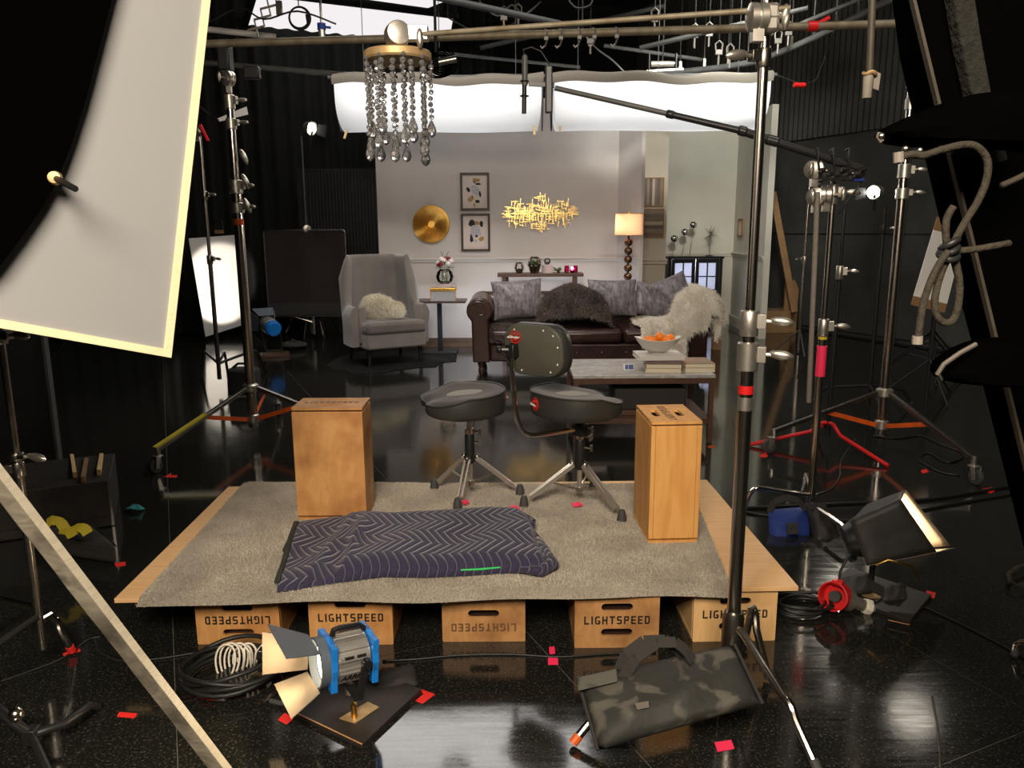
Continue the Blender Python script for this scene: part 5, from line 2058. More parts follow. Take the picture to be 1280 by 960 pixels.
def cleg(parent, base, foot, h0, r=0.0125, bend=0.78, apex=None, m='chrome', tip=None, name='leg'):
    base, foot = Vector(base), Vector(foot)
    d = foot - base
    d.z = 0
    R = d.length
    d.normalize()
    z1 = apex if apex is not None else h0 * 0.9
    p = [base + V(0, 0, h0), base + d * 0.05 + V(0, 0, h0 + (z1 - h0) * 0.1)]
    for k in range(6):
        t = k / 5
        a = base + d * (R * (bend - 0.10)) + V(0, 0, z1 * 1.0)
        b = base + d * (R * bend) + V(0, 0, z1 * 1.0)
        c = base + d * (R * (bend + 0.05)) + V(0, 0, z1 * 0.72)
        p.append(a * (1 - t) ** 2 + b * (2 * t * (1 - t)) + c * t ** 2)
    p.append(Vector((foot.x, foot.y, 0.014)))
    o = MB().tube(p, r, 10).build(name, M[m], parent)
    MB().tube([Vector((foot.x, foot.y, 0.014)) + (p[-2] - p[-1]).normalized() * 0.028, Vector((foot.x, foot.y, 0.013)), ], r * 1.12, 10).build('foot_cap', M[tip or 'rubber'], o)
    return o


def caster(parent, p, d, m='cast'):
    """swivel caster whose wheel touches the floor below p"""
    p = Vector(p)
    p.z = 0
    d = Vector(d).normalized()
    s = V(-d.y, d.x, 0)
    mb = MB()
    mb.cyl(p + V(0, 0, 0.10), p + V(0, 0, 0.165), 0.014, n=10)
    for k in (-1, 1):
        mb.prism([p + s * (k * 0.02) + V(0, 0, 0.105), p + s * (k * 0.02) + d * 0.035 + V(0, 0, 0.105), p + s * (k * 0.02) + d * 0.045 + V(0, 0, 0.035), p + s * (k * 0.02) + d * 0.022 + V(0, 0, 0.03)], s * (k * 0.004))
    mb.box(p + d * 0.01 + V(0, 0, 0.108), (0.055, 0.048, 0.008), math.atan2(d.y, d.x))
    o = mb.build('caster', M['cast'], parent, bevel=0.001)
    w = MB()
    w.lathe([(0.012, -0.014), (0.042, -0.014), (0.049, -0.008), (0.049, 0.008), (0.042, 0.014), (0.012, 0.014)], p + d * 0.03 + V(0, 0, 0.049), s, 22)
    w.build('wheel', M['rubber'], o)
    return o


def ribbon(pts, w, up, th=0.003):
    P = [Vector(p) for p in pts]
    mb = MB()

    def fn(u, v):
        x = u * (len(P) - 1)
        i = min(int(x), len(P) - 2)
        p = P[i].lerp(P[i + 1], x - i)
        d = (P[min(i + 2, len(P) - 1)] - P[max(i - 0, 0)]).normalized()
        s = d.cross(Vector(up)).normalized()
        n = s.cross(d).normalized()
        k = int(round(v * 3))
        return p + s * ((-w / 2, w / 2, w / 2, -w / 2)[k]) + n * ((-th / 2, -th / 2, th / 2, th / 2)[k])
    mb.grid(fn, len(P) * 3, 4)
    return mb


def tape(name, label, pts, mat, z=0.0006):
    P = [fl(x, y, z) for x, y in pts]
    o = MB().prism(P, (0, 0, 0.0006)).build(name, M[mat], smooth=0)
    return tag(o, label, 'tape')


def column(t, b, secs, m='chrome'):
    """secs: list of (z0, z1, r)"""
    for z0, z1, r in secs:
        MB().cyl(V(b.x, b.y, z0), V(b.x, b.y, z1), r, n=18).build('pole', M[m], t)


def zat(px, py, y):
    return at(px, py, y).z


# ================================================================== foreground grip stand with arm and crystal chandelier
cy = 2.27
cb0 = at(914.5, 815, cy)
cs = thing('grip_stand', 'chrome grip stand front right, a sandbag on its leg, holding the chandelier arm', 'stand', (cb0.x, cy, 0))
bx_, by_ = cb0.x, cy
zt = zat(941, 0, cy)
B = V(bx_, by_, 0)
zA, zB, zC, zD = zat(929, 463, cy), zat(930, 428, cy), zat(931, 420, cy), zat(931, 388, cy)
z1 = zA + 0.06
column(cs, B, [(0.10, zA + 0.01, 0.0215), (zA, zC, 0.0185), (zC, zt + 0.12, 0.0145)])
collar(cs, B + V(0, 0, zA), 0.029, zB - zA, (0.95, -0.35, 0))
collar(cs, B + V(0, 0, zC), 0.025, zD - zC, (0.95, -0.35, 0))
MB().cyl(B + V(0, 0, z1 - 0.13), B + V(0, 0, z1 - 0.105), 0.0222, n=18).build('red_band', M['red_paint'], cs)
MB().cyl(B + V(0, 0, z1 - 0.18), B + V(0, 0, z1 - 0.14), 0.0222, n=18).build('paper_label', M['cast'], cs)
f1, f2 = fl(716, 934), fl(1022, 968)
cleg(cs, B, f1, 0.16, tip='orange_paint', bend=0.80, apex=0.125)
cleg(cs, B, f2, 0.26, bend=0.70, apex=0.15)
cleg(cs, B, V(bx_ + 0.155, by_ + 0.09, 0), 0.14, bend=0.55, apex=0.29)
MB().lathe([(0.03, 0.08), (0.034, 0.09), (0.034, 0.28), (0.028, 0.30)], B, n=18).build('leg_hub', M['chrome_dull'], cs)
# head at the top and the arm
hd = V(bx_, by_ - 0.045, zat(940, 22, cy - 0.04))
grip_head(cs, hd + V(-0.035, 0, 0), (1, 0.0, 0.0), 0.036)
collar(cs, B + V(0, 0, hd.z - 0.12), 0.019, 0.05, (-1, -0.3, 0), 'chrome_dull')
MB().box(hd + V(0.0, 0.03, 0.0), (0.05, 0.07, 0.075)).build('head_clamp', M['cast'], cs, bevel=0.01)
ae = at(497, 45, 2.55)
arm_r = at(988, 10, cy - 0.05)
arm = thing('extension_rod', 'long steel grip arm reaching from the front stand to the chandelier', 'arm', ae)
MB().cyl(ae, arm_r, 0.008, n=12).build('rod', M['pipe'], arm)
hp_ = ae + V(0, -0.01, 0)
mb = MB()
mb.lathe([(0.012, -0.034), (0.036, -0.03), (0.040, -0.006), (0.036, 0), (0.040, 0.006), (0.036, 0.03), (0.014, 0.034)], hp_, (0.35, -1, 0.1), 22)
mb.box(hp_ + V(0.065, 0.0, 0.004), (0.06, 0.04, 0.042))
ho = mb.build('arm_head', M['cast'], arm, bevel=0.002)
mb = MB()
mb.cyl(hp_ + V(0.07, -0.02, -0.01), hp_ + V(0.075, -0.06, -0.02), 0.006, n=8)
mb.ball(hp_ + V(0.076, -0.065, -0.024), (0.011, 0.011, 0.03), 10, 6)
mb.build('tee_handle', M['cast'], ho)
mb = MB().cyl(hp_ + V(0, 0, -0.035), hp_ + V(-0.004, 0, -0.085), 0.010, 0.008, n=10)
mb.box(hp_ + V(-0.01, 0, -0.045), (0.03, 0.014, 0.03))
mb.build('hanging_pin', M['cast'], ho)

chz = zat(496, 71, 2.55)
cc_ = V(ae.x - 0.002, 2.55, chz)
chan = thing('crystal_chandelier', 'small round crystal chandelier hanging from the end of the grip arm', 'chandelier', cc_)
R = 0.104
tiltm = Matrix.Rotation(math.radians(4), 3, 'Y')
ring = MB()
ring.lathe([(0.0, -0.012), (R * 0.96, -0.014), (R, -0.008), (R, 0.010), (R * 0.95, 0.014), (0.03, 0.018), (0, 0.018)], cc_, n=40)
ring.build('top_plate', M['gold_old'], chan, smooth=30)
hk = MB()
for k in range(3):
    a = 2 * PI * k / 3
    hk.cyl(cc_ + V(0.05 * math.cos(a), 0.05 * math.sin(a), 0.012), hp_ + V(-0.004, 0, -0.082), 0.0015, n=4)
hk.build('hanger_wire', M['chrome_dull'], chan)


def bead_mb(mb, c, r, k):
    mb.lathe([(0, -r), (r * 0.75, -r * 0.6), (r, 0), (r * 0.75, r * 0.6), (0, r)], c, (math.cos(k), math.sin(k), 0.25 * math.sin(3 * k)), 7)


g = random.Random(8)
nst = 18
for k in range(nst):
    a = 2 * PI * k / nst + 0.11
    rr = R * (0.95 if k % 2 == 0 else 0.80)
    top = cc_ + V(rr * math.cos(a), rr * math.sin(a), -0.004)
    near = math.sin(a) < -0.2
    L = (0.23, 0.265, 0.30)[(k * 5) % 3] + g.uniform(-0.01, 0.01)
    mb = MB()
    z = 0.006
    i = 0
    while z < L - 0.045:
        r = 0.0088 if i not in (1, 2) else 0.0100
        sway = V(0.002 * math.sin(i * 1.7 + k), 0.002 * math.cos(i * 2.1 + k), 0)
        bead_mb(mb, top + sway + V(0, 0, -z), r, k + i * 1.3)
        z += 0.0185
        i += 1
    so = mb.build('crystal_strand', M['crystal'], chan, smooth=0)
    dr = MB()
    e = top + V(0, 0, -L + 0.02)
    dr.lathe([(0, 0.024), (0.005, 0.018), (0.0125, 0.0), (0.0155, -0.012), (0.011, -0.024), (0, -0.032)], e, (0, 0, 1), 8)
    dr.build('crystal_drop', M['crystal'], so, smooth=0)
    w = MB().cyl(top, e + V(0, 0, 0.02), 0.0006, n=4)
    w.build('strand_wire', M['chrome_dull'], so)


# ================================================================== sandbags
def bag_patch(corners, bulge, nrm, nu=17, nv=11, sag=0.0, wr=0.006, seed=1):
    """pillow between four corner points TL TR BR BL"""
    TL, TR, BR, BL = [Vector(q) for q in corners]
    n = Vector(nrm).normalized()
    mb = MB()
    g = random.Random(seed)
    ph = [g.uniform(0, 6) for _ in range(4)]
    for s in (1, -1):
        def fn(u, v, s=s):
            p = (TL * (1 - u) + TR * u) * (1 - v) + (BL * (1 - u) + BR * u) * v
            e = (max(0, 4 * u * (1 - u)) ** 0.45) * (max(0, 4 * v * (1 - v)) ** 0.45)
            w = wr * (math.sin(17 * u + ph[0] + 5 * v) + math.sin(13 * v + ph[1] + 7 * u)) * e
            return p + n * (s * bulge * e * (1 + sag * (v - 0.5)) + s * w)
        mb.grid(fn, nu, nv)
    return mb


TLc, TRc, BRc, BLc = at(722, 846, 2.08), at(917, 806, 2.14), at(952, 880, 1.98), at(748, 938, 1.87)
sbg = thing('sandbag', 'large worn black and grey sandbag slung over the leg of the front grip stand', 'sandbag', V((TLc.x + TRc.x) / 2, 2.1, 0))
bag_patch((TLc, TRc, BRc, BLc), 0.055, (0.05, -0.75, 0.65), 25, 15, 0.5, 0.006, 3).build('bag_body', M['canvas'], sbg, smooth=180)
fpts = [at(720, 847, 2.05), at(770, 836, 2.06), at(772, 852, 2.02), at(722, 864, 2.01)]
MB().prism(fpts, V(0, -0.012, 0.008)).build('flap', M['canvas'], sbg, smooth=0, bevel=0.004)
for q, o_ in ((((770, 846), (782, 818), (805, 801), (832, 800), (846, 812), (858, 826)), 2.09), (((777, 850), (795, 822), (822, 803), (845, 803), (858, 814), (866, 826)), 2.04)):
    mb = MB()
    pts = [at(x, y, o_) for x, y in q]
    for k in range(len(pts) - 1):
        mb.bar(pts[k], pts[k + 1], 0.032, 0.004, up=(0.1, -0.6, 0.8))
    mb.build('handle', M['black_fabric'], sbg, smooth=60)
MB().tube([TRc.lerp(BRc, k / 10) + V(0.002, -0.004, 0.003) for k in range(11)], 0.005, 6).build('seam', M['black_fabric'], sbg)
MB().tube([TLc.lerp(BLc, k / 10) + V(-0.002, -0.004, 0.003) for k in range(11)], 0.005, 6).build('seam', M['black_fabric'], sbg)
pp = [at(793, 880, 1.935), at(810, 877, 1.935), at(811, 885, 1.925), at(796, 888, 1.925)]
MB().prism(pp, V(0, -0.006, 0.006)).build('patch', M['worn'], sbg, smooth=0)

# ================================================================== foreground fresnel lamp on its board
Fp, Rp, Lp = fl(453, 937), fl(527, 867), fl(362, 893)
Bp = Rp + Lp - Fp
bd = thing('base_board', 'black painted plywood board on the floor under the small blue lamp', 'board', fl(445, 900))
MB().prism([Fp, Rp, Bp, Lp], (0, 0, 0.018)).build('board', M['black_wood'], bd, smooth=0, bevel=0.002)
e1 = MB().bar(Lp + V(0, 0, 0.0175), Fp + V(0, 0, 0.0175), 0.003, 0.002)
e1.build('worn_edge', M['ply_edge'], bd, smooth=0)
lp0 = fl(443, 897, 0.018)
P3 = [fl(424, 899, 0.018), fl(444, 905, 0.018), fl(474, 885, 0.018), fl(460, 878, 0.018)]
lampT = thing('fresnel_lamp', 'small lit blue and silver film lamp on a black board at the front left', 'lamp', lp0)
MB().prism(P3, (0, 0, 0.004)).build('base_plate', M['gold_old'], lampT, smooth=0, bevel=0.001)
ax_ = Vector((-0.86, -0.50, 0.06)).normalized()        # where it shines
LC = at(434, 820, 2.19)
MB().cyl(lp0 + V(0, 0, 0.003), V(lp0.x, lp0.y, LC.z - 0.135), 0.010, n=12).build('spigot', M['brass'], lampT)
U = (V(0, 0, 1) - ax_ * ax_.z).normalized()
Sd = ax_.cross(U).normalized()       # points to the camera-left side or away


LS = 0.88


def LW(f, s, u):
    return LC + (ax_ * f + Sd * s + U * u) * LS


camside = -1 if Sd.y > 0 else 1       # sign of s on the camera side
# silver body: eight-sided drum with fins
body = MB()
n8 = 16
prof = [(-0.065, 0.070), (-0.06, 0.078), (0.055, 0.078), (0.06, 0.072)]
body.grid(lambda u, v: LW(prof[int(round(v * 3))][0], prof[int(round(v * 3))][1] * math.cos(2 * PI * u), prof[int(round(v * 3))][1] * math.sin(2 * PI * u)), n8, 4, closed_u=True)
bo = body.build('housing', M['silver_body'], lampT, smooth=30)
fin = MB()
for k in range(14):
    a = 2 * PI * k / 14 + 0.1
    c0, s0_ = math.cos(a), math.sin(a)
    fin.bar(LW(-0.058, 0.081 * c0, 0.081 * s0_), LW(0.052, 0.081 * c0, 0.081 * s0_), 0.012, 0.008, up=(Sd * c0 + U * s0_))
fin.build('cooling_rib', M['silver_body'], bo, smooth=0, bevel=0.001)
vt = MB()
for f in (-0.025, 0.018):
    vt.bar(LW(f - 0.016, camside * 0.078, 0.034), LW(f + 0.016, camside * 0.078, 0.034), 0.004, 0.009, up=U)
vt.build('vent_slot', M['ink'], bo, smooth=0)


def octo(f0, f1, rad, m, name, corners=True):
    mb = MB()
    pts = []
    for k in range(16):
        a = 2 * PI * k / 16
        r = rad * (1.0 if k % 4 else 1.0)
        if corners and k % 4 == 2:
            r = rad * 1.32
        pts.append((r * math.cos(a), r * math.sin(a)))
    mb.prism([LW(f0, s, u) for s, u in pts], ax_ * ((f1 - f0) * LS))
    return mb.build(name, M[m], lampT, smooth=0, bevel=0.003)


octo(0.058, 0.082, 0.088, 'blue', 'front_plate')
octo(-0.088, -0.064, 0.086, 'blue', 'rear_plate')
MB().grid(lambda u, v: LW([0.082, 0.115, 0.115, 0.084][int(round(v * 3))], [0.086, 0.088, 0.080, 0.078][int(round(v * 3))] * math.cos(2 * PI * u), [0.086, 0.088, 0.080, 0.078][int(round(v * 3))] * math.sin(2 * PI * u)), 32, 4, closed_u=True).build('barn_door_ring', M['barn_black'], lampT, smooth=40)
MB().grid(lambda u, v: LW(0.086 + 0.012 * (1 - v * v), 0.074 * v * math.cos(2 * PI * u), 0.074 * v * math.sin(2 * PI * u)), 28, 4, closed_u=True).build('lens', M['lens_warm'], lampT, smooth=80)
hd_ = MB()
hd_.tube([LW(0.055, 0, 0.088), LW(0.05, 0, 0.108), LW(0.03, 0, 0.112), LW(-0.04, 0, 0.110), LW(-0.06, 0, 0.092)], 0.009, 8)
hd_.build('handle', M['black_plastic'], lampT)


def door(name, e0, e1, t0, t1, m, thick=0.0018):
    e0, e1, t0, t1 = [LW(*q) for q in (e0, e1, t0, t1)]
    n = (e1 - e0).cross(t0 - e0).normalized()
    return MB().prism([e0, e1, t1, t0], n * thick).build(name, M[m], lampT, smooth=0)


f0 = 0.118
door('barn_door', (f0, -0.075, 0.070), (f0, 0.075, 0.070), (0.245, -0.13, 0.112), (0.245, 0.13, 0.112), 'barn_black')
door('barn_door', (f0, -0.075, -0.070), (f0, 0.075, -0.070), (0.225, -0.115, -0.112), (0.225, 0.115, -0.112), 'barn_lit')
fs = -camside
door('barn_door', (f0, fs * 0.075, -0.06), (f0, fs * 0.075, 0.06), (0.26, fs * 0.135, -0.075), (0.26, fs * 0.135, 0.085), 'barn_lit')
# yoke: black U bracket round the drum
for q in (1, -1):
    MB().bar(LW(-0.035, q * camside * 0.098, 0.015), LW(-0.01, q * camside * 0.096, -0.118), 0.006, 0.026, up=ax_).build('yoke', M['black_metal'], lampT, smooth=0, bevel=0.002)
MB().bar(LW(-0.01, -0.099, -0.115), LW(-0.01, 0.099, -0.115), 0.026, 0.006, up=U).build('yoke_base', M['black_metal'], lampT, smooth=0, bevel=0.001)
MB().cyl(LW(-0.035, camside * 0.09, 0.015), LW(-0.035, camside * 0.115, 0.015), 0.015, 0.014, 14).build('tilt_knob', M['black_plastic'], lampT)
MB().cyl(LW(-0.01, 0, -0.145), LW(-0.01, 0, -0.112), 0.014, n=12).build('spigot_socket', M['cast'], lampT)
tm = text_mesh('ARRI', 0.026, 0.0006, 0.25, 0.0012)
rdir = (-ax_ if (-ax_).x > 0 else ax_).normalized()
nrm = (Sd * camside * 0.93 - U * 0.36).normalized()
updir = nrm.cross(rdir).normalized()
m4 = Matrix((rdir, updir, nrm)).transposed().to_4x4()
MB().bar(LW(-0.018, camside * 0.084 * 0.93, -0.084 * 0.36), LW(0.052, camside * 0.084 * 0.93, -0.084 * 0.36), 0.034, 0.012, up=nrm).build('name_plate', M['silver_body'], bo, smooth=0)
m4.translation = LW(0.018, camside * 0.084 * 0.93, -0.084 * 0.36) + nrm * 0.0068 - root_loc(lampT)
mesh_obj('maker_lettering', tm, M['ink'], bo, m4)
lamp('front_fresnel_spot', 'SPOT', LW(0.10, 0, 0), LW(1.0, 0, 0), 18, (1.0, 0.78, 0.5), spot=130, blend=0.5, soft=0.05)

# black sandbag behind it
sb2 = thing('sandbag', 'soft black sandbag lying across the board behind the blue film lamp', 'sandbag', fl(440, 872))
bag_patch((at(357, 875, 2.36), at(432, 852, 2.42), at(437, 880, 2.25), at(356, 897, 2.22)), 0.04, (0, -0.5, 0.85), seed=5).build('bag_lobe', M['black_fabric'], sb2, smooth=180)
bag_patch((at(447, 845, 2.42), at(520, 830, 2.50), at(523, 856, 2.34), at(452, 876, 2.28)), 0.045, (0, -0.5, 0.85), seed=6).build('bag_lobe', M['black_fabric'], sb2, smooth=180)
mb = MB()
q = [at(432, 866, 2.33), at(440, 862, 2.32), at(452, 858, 2.34)]
for k in range(2):
    mb.bar(q[k], q[k + 1], 0.05, 0.006, up=(0, -0.5, 0.85))
mb.build('strap', M['black_fabric'], sb2)
pts = [fl(338, 876, 0.012), fl(350, 879, 0.012), fl(360, 880, 0.014)]
MB().tube(pts, 0.008, 8).build('strap_end', M['rubber'], sb2)


# ================================================================== coiled cables
def coil(name, label, c, rx, ry, turns, r, mat, rz=0.0, cat='cable', seed=1, tail=None, zrise=0.012):
    g = random.Random(seed)
    c = Vector(c)
    pts = []
    n = 26
    offs = [(g.uniform(-1, 1) * rx * 0.10, g.uniform(-1, 1) * ry * 0.10, g.uniform(0.78, 1.05)) for _ in range(turns + 2)]
    for k in range(turns * n + 1):
        a = 2 * PI * k / n
        i = k // n
        f = (k % n) / n
        ox = offs[i][0] * (1 - f) + offs[i + 1][0] * f
        oy = offs[i][1] * (1 - f) + offs[i + 1][1] * f
        s = offs[i][2] * (1 - f) + offs[i + 1][2] * f
        x, y = ox + rx * s * math.cos(a), oy + ry * s * math.sin(a)
        p = V(x * math.cos(rz) - y * math.sin(rz), x * math.sin(rz) + y * math.cos(rz), r + zrise * (i + f) * (0.7 + 0.3 * math.sin(a * 1.5 + i)))
        pts.append(c + p)
    if tail:
        pts += [Vector(q) for q in tail]
    o = MB().tube(pts, r, 7).build(name, mat, smooth=180)
    return tag(o, label, cat)


cc1 = fl(292, 850)
kc = coil('coiled_cable', 'coil of thick black cable with red tape, left of the blue film lamp', cc1, 0.17, 0.145, 7, 0.0085, M['cable'], 0.1, seed=3)
rt = [fl(x, y, 0.016) for x, y in ((227, 843), (232, 856), (240, 864), (252, 869), (268, 872), (282, 873))]
tc_ = MB().tube(rt[1:5], 0.0105, 8).build('red_tape', M['tape_red'], kc)
MB().tube(rt[0:2], 0.010, 8).build('plug_end', M['cast'], kc)
MB().tube(rt[4:6], 0.0098, 8).build('plug_end', M['cast'], kc)
# white cord coil on top
wc = thing('corded_plug', 'small bundle of looped white cord lying on the black cable coil', 'cord', fl(290, 842, 0.08))
mb = MB()
for k in range(7):
    c = at(282 + 4 * k, 826 - (k % 2) * 2, 2.44 + 0.012 * k)
    mb.tube([c + V(0.034 * math.cos(a) + 0.004 * k, 0.02 * math.sin(a), 0.056 * math.sin(a) + 0.006 * math.cos(2 * a)) for a in [2 * PI * j / 20 for j in range(20)]], 0.0038, 6, closed=True)
mb.build('loop', M['white_cord'], wc, smooth=180)
mb = MB()
for pts in (((303, 843), (306, 822), (305, 810)), ((314, 838), (312, 815), (306, 808)), ((318, 833), (320, 815), (327, 806), (338, 822), (342, 836)), ((336, 828), (352, 812), (362, 806))):
    mb.tube([at(x, y, 2.42) for x, y in pts], 0.0038, 6)
mb.build('strand', M['white_cord'], wc, smooth=180)
mb = MB()
mb.box(at(336, 814, 2.47), (0.035, 0.02, 0.03), 0.3)
mb.tube([at(x, y, 2.47) for x, y in ((330, 815), (332, 803), (336, 812))], 0.004, 6)
mb.build('plug', M['white_cord'], wc, bevel=0.003)
yt = at(345, 801, 2.50)
yo = thing('yellow_tag', 'yellow plastic tag tied to the white cord in front of the left apple box', 'tag', V(yt.x, yt.y, 0))
MB().box(yt, (0.022, 0.014, 0.034), 0.2).build('tag_body', M['yellow'], yo, bevel=0.004)
MB().tube([yt + V(-0.02 + 0.02 * math.cos(a), 0, 0.02 + 0.012 * math.sin(a)) for a in [2 * PI * j / 12 for j in range(12)]], 0.0018, 5, closed=True).build('tie', M['black_metal'], yo)
coil('coiled_cable', 'coil of black cable on the floor beside the right end of the plywood', fl(1003, 762), 0.115, 0.085, 6, 0.006, M['cable'], 0.2, seed=7, zrise=0.008)
cp = [fl(x, y, 0.01) for x, y in ((1000, 738), (1006, 737), (1014, 739))]
tag(MB().tube([q for q in cp], 0.010, 8).build('cable_plug', M['cast']), 'grey plug end above the right cable coil at the corner of the plywood', 'plug')


def cable(label, pts, r=0.005, z=None, name='floor_cable', mat='cable'):
    P = [fl(x, y, r) for x, y in pts]
    Q = []
    for i in range(len(P) - 1):
        a = P[max(i - 1, 0)]
        b, c = P[i], P[i + 1]
        d = P[min(i + 2, len(P) - 1)]
        for k in range(5):
            t = k / 5
            Q.append(0.5 * ((2 * b) + (c - a) * t + (2 * a - 5 * b + 4 * c - d) * t * t + (3 * b - a - 3 * c + d) * t ** 3))
    Q.append(P[-1])
    for q in Q:
        q.z = r
    return tag(MB().tube(Q, r, 7).build(name, M[mat], smooth=180), label, 'cable')


cable('thin black cable running along the floor in front of the apple boxes', ((478, 826), (520, 824), (575, 819), (640, 818), (700, 821), (760, 817), (820, 815)), 0.004)
cable('black cable curving from under the left end of the plywood to the cable coil', ((118, 800), (125, 815), (150, 826), (200, 823), (250, 815), (280, 812)), 0.004)
cable('black cable running off to the right from the floor lamp at the right', ((1140, 752), (1190, 775), (1240, 800), (1290, 828)), 0.005)
cable('thick black cable crossing the floor behind the blue sandbag to the right edge', ((900, 634), (960, 634), (1060, 629), (1150, 625), (1220, 615), (1300, 600)), 0.009)
cable('second black cable beside the thick cable on the right floor', ((930, 640), (1010, 650), (1100, 648), (1180, 632), (1300, 612)), 0.007)
cable('grey cable looping on the dark floor right of the rear apple box', ((1070, 548), (1052, 575), (1050, 595), (1040, 610), (1020, 618)), 0.004, mat='chrome_dull')
cable('tangle of thin cable on the floor under the right rolling stand', ((1092, 545), (1120, 548), (1150, 545), (1175, 555), (1205, 568), (1185, 578), (1160, 566), (1150, 575), (1175, 590), (1200, 594)), 0.006)
cable('thin cable lying on the floor left of the leaning white batten', ((0, 852), (40, 838), (80, 822), (110, 800), (126, 796)), 0.004)
cable('light cable on the floor at the right front', ((1165, 870), (1171, 900), (1174, 930), (1176, 965)), 0.003, mat='chrome_dull')

# ================================================================== right floor lamp, boards, connector
rb = fl(1098, 742)
Fq, Rq, Lq = fl(1137, 781), fl(1164, 748), fl(1030, 742)
Bq = Rq + Lq - Fq
bd2 = thing('base_board', 'dark plywood board on the floor under the hooded lamp at the right', 'board', rb)
MB().prism([Fq, Rq, Bq, Lq], (0, 0, 0.018)).build('board', M['black_wood'], bd2, smooth=0, bevel=0.002)
MB().bar(fl(1110, 775, 0.0175), fl(1137, 781, 0.0175), 0.003, 0.002).build('worn_edge', M['ply_edge'], bd2, smooth=0)
gb = thing('sandbag', 'grey two-lobed sandbag on the dark board behind the red connector', 'sandbag', fl(1095, 742))
bag_patch((at(1052, 722, 2.98), at(1088, 716, 3.02), at(1090, 741, 2.92), at(1056, 745, 2.90)), 0.035, (0, -0.5, 0.85), 11, 9, seed=2).build('bag_lobe', M['rubber'], gb, smooth=180)
bag_patch((at(1100, 731, 2.98), at(1132, 730, 3.02), at(1134, 753, 2.90), at(1102, 753, 2.88)), 0.035, (0, -0.5, 0.85), 11, 9, seed=4).build('bag_lobe', M['rubber'], gb, smooth=180)
MB().bar(at(1086, 730, 2.94), at(1104, 740, 2.93), 0.05, 0.006, up=(0, -0.5, 0.85)).build('strap', M['black_fabric'], gb, smooth=0)

rl = thing('hooded_lamp', 'black foil-hooded lamp with a glowing slit, on the dark board at the right', 'lamp', rb)
NT_, NB_, FT_, FB_ = at(1126, 624, 2.90), at(1171, 690, 2.84), at(1132, 612, 3.10), at(1188, 682, 3.04)
BNT_, BNB_, BFT_, BFB_ = at(1063, 652, 2.93), at(1084, 707, 2.87), at(1084, 630, 3.12), at(1108, 690, 3.06)


def hpanel(name, q, m, nu=9, jit=0.004, seed=1):
    g_ = random.Random(seed)
    J = [[g_.uniform(-jit, jit) for _ in range(nu)] for _ in range(nu)]
    n_ = (q[1] - q[0]).cross(q[3] - q[0]).normalized()

    def fn(u, v):
        i, j = int(round(u * (nu - 1))), int(round(v * (nu - 1)))
        e = 0 if i in (0, nu - 1) or j in (0, nu - 1) else 1
        return (q[0] * (1 - u) + q[1] * u) * (1 - v) + (q[3] * (1 - u) + q[2] * u) * v + n_ * (J[i][j] * e)
    o = MB().grid(fn, nu, nu).build(name, M[m], rl, smooth=30)
    k = o.modifiers.new('thick', 'SOLIDIFY')
    k.thickness = 0.002
    return o


hpanel('foil_hood', (NT_, NB_, BNB_, BNT_), 'foil', seed=1)
hpanel('foil_hood', (NT_, FT_, BFT_, BNT_), 'foil', seed=2)
hpanel('foil_hood', (BNT_, BNB_, BFB_, BFT_), 'foil', seed=3)
hpanel('barn_door', (FT_, FB_, BFB_, BFT_), 'barn_lit', jit=0.0)
hpanel('barn_door', (NB_, FB_ + V(0.02, 0, -0.01), BFB_, BNB_), 'barn_lit', jit=0.0)
bc0 = (BNT_ + BNB_ + BFT_ + BFB_) / 4
mc0 = (NT_ + NB_ + FT_ + FB_) / 4
axr = (mc0 - bc0).normalized()
MB().lathe([(0.0, -0.10), (0.06, -0.09), (0.085, -0.03), (0.085, 0.02)], bc0, axr, 18).build('housing', M['black_metal'], rl)
MB().lathe([(0.0, 0.03), (0.06, 0.026), (0.06, 0.022), (0.0, 0.022)], bc0, axr, 18).build('lens', M['lens_warm'], rl)
e = bc0 + V(0.02, -0.02, -0.10)
MB().tube([bc0 + V(0.0, -0.05, -0.05), e, V(e.x, e.y, 0.02)], 0.012, 10).build('spigot', M['black_metal'], rl)
MB().lathe([(0.07, 0.018), (0.07, 0.022), (0.015, 0.03), (0, 0.03)], V(e.x, e.y, 0), n=18).build('base_plate', M['gold_old'], rl)
MB().tube([at(1095, 706, 2.86), at(1110, 700, 2.84), at(1140, 708, 2.84), at(1148, 726, 2.86)], 0.005, 8).build('yoke_rim', M['brass'], rl, smooth=60)
MB().tube([bc0 - axr * 0.10, at(1060, 695, 2.92), at(1050, 715, 2.92), at(1048, 734, 2.95)], 0.006, 8).build('power_cable', M['rubber'], rl)
lamp('right_hood_spot', 'SPOT', bc0 + axr * 0.035, mc0, 55, (1.0, 0.80, 0.55), spot=120, blend=0.4, soft=0.03)

